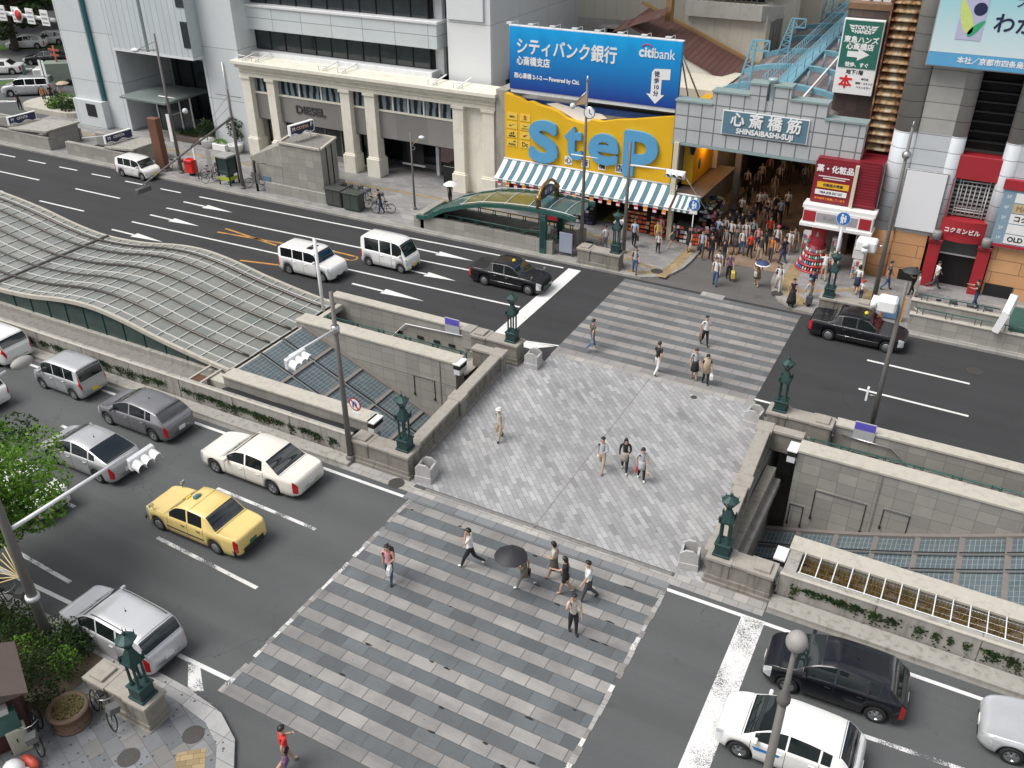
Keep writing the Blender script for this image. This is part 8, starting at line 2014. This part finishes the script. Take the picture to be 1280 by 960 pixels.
def umbrella(hw,i,label,col,rim=None,r=.52,up=.75,dx=(0,0)):
    c=hw[i]; t=thing('umbrella',label,'umbrella',tuple(c),0)
    top=Vector((dx[0],dx[1],up)); m=M('umbrella_'+label[:14].replace(' ','_'),col,.6,0,.12,6)
    MB().tube([(0,0,-.12),tuple(top)],.008,m_chrome,5).build('shaft',t,local=True)
    mb=MB(); P=[[top+Vector((r*q*math.cos(w*math.pi/8),r*q*math.sin(w*math.pi/8),.02-.20*q*q-(.03*q*q if w%2==0 else 0))) for w in range(16)] for q in (.02,.35,.7,.9,1.0)]
    mb.grid(P[:4],m,closed=True); mb.grid(P[3:],rim or m,closed=True); mb.tube([top,top+Vector((0,0,.08))],.008,m_chrome,5); mb.build('canopy',t,local=True)
    return t
D,U,LF,RT=-62,118,208,28      # facing: towards the camera, away, picture left, picture right
# plaza
t,h=person(625,550,-100,'h','b','old man in a white cap and beige clothes crossing the plaza alone',hair='w',hl='cap',h=1.62,stride=.55,arms='down+swing',sleeve='long'); bag(h,1,'beige shoulder bag at the side of the man in the white cap','b')
t,h=person(752,589,-85,'l','b','person in a pale shirt and beige trousers, left of the plaza trio',stride=.7,arms='hold+swing',sleeve='long',shoes='B'); bag(h,1,'small white pouch held by the person in beige trousers','w',(.04,.08,.07))
t,h=person(780,590,-70,'k','k','woman with long dark hair and black tights, middle of the plaza trio',hl='long',h=1.66,skirt=('mini','f'),shoes='h',arms='hold+swing',sleeve='long')
t,h=person(801,600,-60,'l','k','woman in a pale tunic carrying a red bag, right of the plaza trio',hl='bob',h=1.56,skirt=('mini','l'),shoes='w',stride=.4); bag(h,1,'small red bag held by the woman in the pale tunic','r',(.04,.07,.12)); bag(h,0,'cream shoulder bag of the woman in the pale tunic','b')
# far crosswalk
t,h=person(740,437,60,'m','j','man in a camouflage shirt and blue jeans at the left edge of the far crosswalk',stride=.8,shoes='w',arms='hold+swing'); bag(h,1,'grey shoulder bag of the man in the camouflage shirt','g')
t,h=person(821,467,75,'k','w','man in a black shirt and white trousers on the far crosswalk',h=1.68,stride=.6,shoes='k')
t,h=person(880,432,-50,'w','k','man in a white shirt with a brown bag on the far crosswalk',arms='hold+swing'); bag(h,1,'brown shoulder bag of the man in the white shirt','B')
t,h=person(867,474,-62,'l','k','woman in a pale vest and black skirt near the plaza end of the far crosswalk',hair='b',hl='bob',skirt=('skirt','k'),legs='S',shoes='B',stride=.25)
t,h=person(881,480,-58,'k','k','woman in black with a long beige vest beside the woman in a black skirt',hl='bob',h=1.58,stride=.3); bag(h,0,'white and black shopping bag held by the woman in the beige vest','w',(.07,.14,.13))
MB().lathe([(.155,.62),(.15,1.0),(.165,1.38)],cloth('b'),T=Matrix.Diagonal((.8,1.08,1,1)),n=14).build('long_vest',t,local=True)
# near crosswalk
t,h=person(488,727,-70,'p','J','woman in a pink top with a dark backpack on the left of the near crosswalk',hl='bun',sleeve='none',stride=.5,arms='hold+swing',pack=('k','black','woman in the pink top')); bag(h,0,'white paper bag carried by the woman in the pink top','w',(.06,.17,.15))
t,h=person(588,708,195,'w','k','man in a white t-shirt and black trousers drinking as he strides left',stride=.9,arms='phone+hold',shoes='w',h=1.7)
t,h=person(655,734,205,'c','g','woman in a dark patterned tunic under the black umbrella',hl='bob',h=1.55,skirt=('mini','c'),shoes='w',stride=.8,arms='umb+swing',legs='g'); umbrella(h,0,'open black umbrella on the near crosswalk',(.02,.02,.024),None,.56,.62,(-.12,-.1)); bag(h,1,'black handbag of the woman under the black umbrella','k')
t,h=person(692,722,200,'h','m','woman in a striped top and brown skirt right of the black umbrella',hair='k',hl='bob',h=1.6,skirt=('skirt','m'),legs='S',shoes='B',arms='hold+swing',stride=.6)
t,h=person(706,741,200,'k','k','woman in black with her arm raised behind the striped woman',hl='bob',h=1.58,arms='up+swing',legs='S',stride=.5,shoes='b'); bag(h,1,'black handbag of the woman in black','k')
t,h=person(734,750,210,'w','d','man in a white shirt with a black shoulder bag on the near crosswalk',stride=.6,h=1.72); bag(h,1,'black shoulder bag of the tall man in the white shirt','k',(.07,.18,.16))
t,h=person(716,791,-55,'h','k','man in a pale pink shirt talking on the phone, nearest the stop line',arms='swing+phone',stride=.25,h=1.7)
t,h=person(360,957,60,'r','k','person in a red top and black shorts at the bottom edge of the near crosswalk',h=1.62,stride=.6,arms='hold+swing',z=.01,sleeve='short',legs='S',shoes='b'); bag(h,1,'dark brown bag of the person in the red top','v')
# far pavement, left of the side street
K=KZ
t,h=person(792,308,100,'s','k','man in a light blue shirt and black trousers beside the far lantern',hair='b',z=K,h=1.74,stride=.3); bag(h,1,'black briefcase of the man in the light blue shirt','k')
person(793,342,-70,'l','j','man in jeans with a grey backpack walking towards the crosswalk',z=K,stride=.5,pack=('d','grey','man in jeans'))
t,h=person(756,312,150,'w','g','woman in a white blouse by the far manhole cover',z=K,h=1.56,stride=.2); bag(h,0,'brown handbag of the woman in the white blouse','B')
person(822,316,-60,'w','k','child in a white shirt in front of the goods racks',z=K,h=1.28,stride=.3,hair='b')
person(821,305,-60,'y','b','woman in yellow behind the child in the white shirt',z=K,h=1.5,stride=.2)
person(824,300,120,'p','p','woman in a pink print dress facing the shoe boxes',z=K,h=1.58,skirt=('dress','p'),stride=.1,hair='b',hl='bob')
person(841,311,200,'d','d','woman in a dark shirt and shorts walking left before the corner awning',z=K,h=1.6,legs='S',stride=.9,shoes='b')
t,h=person(860,314,-100,'k','k','woman in black with a pale skirt beside the blue sign post',z=K,h=1.6,skirt=('skirt','k'),legs='S',stride=.3); bag(h,0,'cream handbag of the woman beside the blue sign post','h')
t,h=person(778,300,120,'w','w','person in white partly hidden behind the far lantern',z=K,h=1.6,stride=.2); umbrella(h,0,'small grey parasol above the far lantern',(.25,.25,.28),None,.4,.55)
t,h=person(563,255,-80,'k','k','person in black under the white parasol by the cream end pier',z=K,h=1.58,stride=.2,arms='umb+swing'); umbrella(h,0,'white parasol by the cream end pier',(.75,.75,.74),None,.5,.5)
person(491,263,205,'k','J','cyclist in black astride the black bicycle',z=K,h=1.65,stride=.35,arms='up',lean=.25,world=(-35.15,46.85,0))
person(697,300,-60,'w','g','person in white coming up the stairs under the green subway roof',z=0,h=1.6,stride=.2,world=(-22.8,47.3,0))
# apron and arcade mouth
t,h=person(876,321,-80,'s','d','man in a light blue shirt and grey trousers by the low shoe stand',z=K,h=1.68,stride=.5,pack=None); bag(h,1,'dark shoulder bag of the man by the low shoe stand','n')
t,h=person(893,357,-80,'w','j','man in a white shirt and wide blue trousers walking onto the crosswalk apron',h=1.7,stride=.35,pack=('b','beige','man in wide blue trousers'))
person(896,345,-75,'w','k','woman in white walking just behind the man in wide blue trousers',h=1.62,stride=.4,hl='bob')
t,h=person(910,349,-70,'v','k','woman in purple carrying a big yellow green bag',h=1.62,hl='bob',stride=.3); bag(h,0,'large yellow green shopping bag on the apron','y',(.1,.24,.2))
t,h=person(945,357,-80,'B','B','woman in a brown dress under the blue and white parasol',h=1.6,skirt=('dress','B'),legs='S',shoes='b',arms='umb+hold',stride=.3); umbrella(h,0,'blue parasol with a white rim on the apron',(.03,.05,.13),m_white,.42,.45); bag(h,1,'cream handbag of the woman in the brown dress','h',(.07,.18,.12))
person(971,365,-75,'w','h','man in white clothes with a black sling bag at the right kerb',h=1.7,stride=.6,pack=('k','black sling','man in white'))
person(988,383,-70,'k','k','woman in a long black dress near the right kerb corner',z=K,h=1.62,stride=.3,skirt=('long','k'),sleeve='none',hl='bun')
person(1012,372,-100,'n','d','man in a navy vest with a bag before the right far lantern',z=K,h=1.66,stride=.3,pack=('J','dark blue','man in the navy vest'))
t,h=person(1009,381,150,'h','h','old person in a teal hat and cream clothes pulling a trolley',hair='t',hl='cap',z=K,h=1.5,stride=.3,sleeve='long',lean=.15)
tr=thing('shopping_trolley','dark shopping trolley pulled by the old person in the teal hat','trolley',(h[0].x+.35,h[0].y,K)); MB().box(-.16,.16,-.14,.14,.14,.6,cloth('d')).build('bag_body',tr,.03,local=True); MB().tube([(-.12,0,.6),(-.3,0,.95)],.012,m_chrome,5).build('handle',tr,local=True)
for s in (-1,1): MB().lathe([(.02,-.02),(.09,-.02),(.09,.02),(.02,.02)],m_tyre,T=Matrix.Translation((0,s*.16,.09))@Matrix.Rotation(R(90),4,'X'),n=12).build('wheel',tr,local=True)
person(1028,350,110,'w','b','man in a white shirt and tan trousers leaning at the round display',z=K,h=1.66,lean=.3,arms='up',stride=.3)
person(1073,338,60,'p','p','woman in pink browsing the poster rack',z=K,h=1.55,stride=.1,arms='up',hl='bob')
person(1069,366,80,'w','n','woman in a white blouse and navy skirt walking with a child',z=K,h=1.62,skirt=('skirt','n'),legs='S',stride=.4,hl='bob')
person(1075,374,80,'w','n','child in a red cap beside the woman in the navy skirt',hair='r',hl='cap',z=K,h=1.1,stride=.3)
person(1107,362,10,'d','j','man in a dark shirt and jeans before the orange wall',z=K,h=1.7,stride=.5)
t,h=person(1138,368,200,'k','k','person under the dark parasol before the red portal',z=K,h=1.6,stride=.3,arms='umb+swing'); umbrella(h,0,'dark parasol before the red portal',(.04,.045,.05),None,.48,.45)
person(1143,372,200,'w','h','woman in white just right of the dark parasol',z=K,h=1.56,stride=.3)
person(1166,362,30,'w','d','man in a white t-shirt striding right past the red portal',z=K,h=1.7,stride=1.0,shoes='k')
person(1216,386,200,'k','J','person in a black top astride a bicycle at the right railing',z=K,h=1.66,stride=.4,arms='up',lean=.15)
# crowd under the gate
crowd=[(939,305,-60,'t','k','woman in a turquoise top and black skirt under the gate',dict(skirt=('mini','k'),legs='S',hl='bob')),(945,315,-70,'p','k','woman in a pink top and black skirt under the gate',dict(skirt=('mini','k'),legs='S',hl='bob')),
(960,302,-70,'r','k','person in a red shirt under the middle of the gate',{}),(969,314,-75,'w','n','person in a pink cap and white t-shirt under the gate',dict(hair='p',hl='cap',legs='S')),
(962,326,-90,'o','d','person in an orange and dark top at the edge of the arcade floor',dict(h=1.6)),(977,330,150,'k','J','man in a black t-shirt and jeans at the right of the arcade mouth',dict(h=1.72)),(990,316,-60,'f','c','woman in a tan top at the right of the arcade mouth',dict(hl='bob')),
(900,309,100,'k','k','man in black bending over the low shoe stand',dict(lean=.25)),(896,303,80,'s','d','man in a pale blue shirt behind the low shoe stand',{}),(912,306,-80,'w','k','woman in a white blouse left of the arcade centre',dict(hl='bob')),(918,317,-80,'d','d','woman in a grey dress left of the arcade centre',dict(skirt=('dress','d'),legs='S')),(909,296,70,'k','k','woman in a black dress by the clothes rack',dict(skirt=('dress','k'))),(925,296,-70,'k','d','person in black between the clothes rack and the crowd',{}),
(952,290,100,'B','B','person in a brown top walking up the arcade',{}),(955,284,100,'n','k','person in a navy top walking up the arcade',dict(h=1.62)),(965,288,-70,'k','k','man in a black suit walking out of the arcade',dict(h=1.72)),
(973,280,110,'s','k','man in a pale grey-blue shirt walking up the arcade',dict(h=1.74)),(968,272,105,'w','k','man in a white shirt with black straps walking up the arcade',dict(pack=('k','black','man walking up the arcade'))),(947,268,110,'w','k','woman in white with a black bag walking up the arcade',{}),(953,266,110,'w','d','woman in a white blouse beside the black bag woman',dict(h=1.55)),(966,247,-70,'f','f','person in beige coming down the arcade with a dark suitcase',{}),(945,240,-70,'g','k','man in a grey shirt deep in the arcade',{}),
(935,255,90,'k','k','person in dark clothes by the left shop row of the arcade',{}),(972,233,-75,'w','d','person in a white top far up the arcade, left of centre',{}),(985,226,-70,'d','d','person in dark grey far up the arcade, at its centre',{}),(1000,220,100,'r','n','person in a red top far up the arcade',{}),(1012,228,-70,'y','b','person in a pale yellow top far up the right side of the arcade',{}),(993,212,-70,'k','k','person in black furthest up the arcade',{}),(960,222,-70,'p','d','person in pink far up the left side of the arcade',{}),(930,285,90,'c','k','person in an olive top by the left arcade shops',{}),(925,275,90,'w','k','shop clerk in white by the left arcade shops',{})]
for x,y,f,a,b,lab,kw in crowd:
    kw=dict(kw); kw.setdefault('stride',.4); person(x,y,f,a,b,lab,**kw,z=.02,grp='people in the arcade crowd')
extra=[(886,312,60,'k','k','person in black at the left edge of the arcade crowd, by the orange boxes'),(904,300,-70,'w','d','person in a white top among the left crowd under the gate'),(921,306,-60,'l','n','person in a pale grey top among the left crowd under the gate'),(930,308,-70,'w','k','person in white in the gap left of the arcade centre'),(935,293,100,'k','w','person in black with white trousers in the arcade crowd'),(941,283,-70,'d','k','person in dark grey in the middle of the arcade crowd'),(958,275,-70,'w','n','person in a white shirt and navy trousers in the arcade crowd'),(982,268,105,'w','k','person in white on the right side of the arcade crowd'),(932,240,100,'l','k','person in pale grey by the left shops deep in the arcade'),(950,232,-70,'w','k','person in white by the left shops far up the arcade'),(978,215,-70,'k','w','person in black with white trousers far up the arcade'),(1004,232,-70,'l','d','person in pale grey at the right side of the arcade'),(918,290,90,'n','k','person in navy before the clothes rack'),(906,317,-90,'g','k','person in grey stepping out of the left crowd'),(888,325,-70,'k','n','person in black walking out just behind the low shoe stand'),(903,331,-80,'k','d','woman in black stepping onto the grey apron'),(926,318,-60,'w','j','person in a white top and jeans at the front of the crowd'),(936,322,120,'r','k','woman in red at the front of the crowd, seen from behind'),(948,327,-60,'d','b','person in dark grey with tan trousers before the arcade floor'),(955,318,110,'k','k','person in black at the front right of the crowd'),(984,320,-90,'w','g','person in a white top near the right arcade kerb')]
for x,y,f,a,b,lab in extra: person(x,y,f,a,b,lab,z=.02,stride=.35,h=1.56+.01*(x%17),hl=['short','bob'][x%2],grp='people in the arcade crowd')
# far avenue pedestrians
for x,y,a,b,lab in ((26,137,'k','k','person in black standing at the avenue crossing'),(57,130,'o','d','person in an orange top on the office corner pavement'),(66,128,'k','k','person in black beside the orange top on the office corner')): person(x,y,-20,a,b,lab,z=K,stride=.2)
t,h=person(79,125,-20,'f','b','person under the tan parasol at the office corner',z=K,stride=.2,arms='umb+down'); umbrella(h,0,'tan parasol at the office corner',(.45,.33,.25),None,.6,.5)
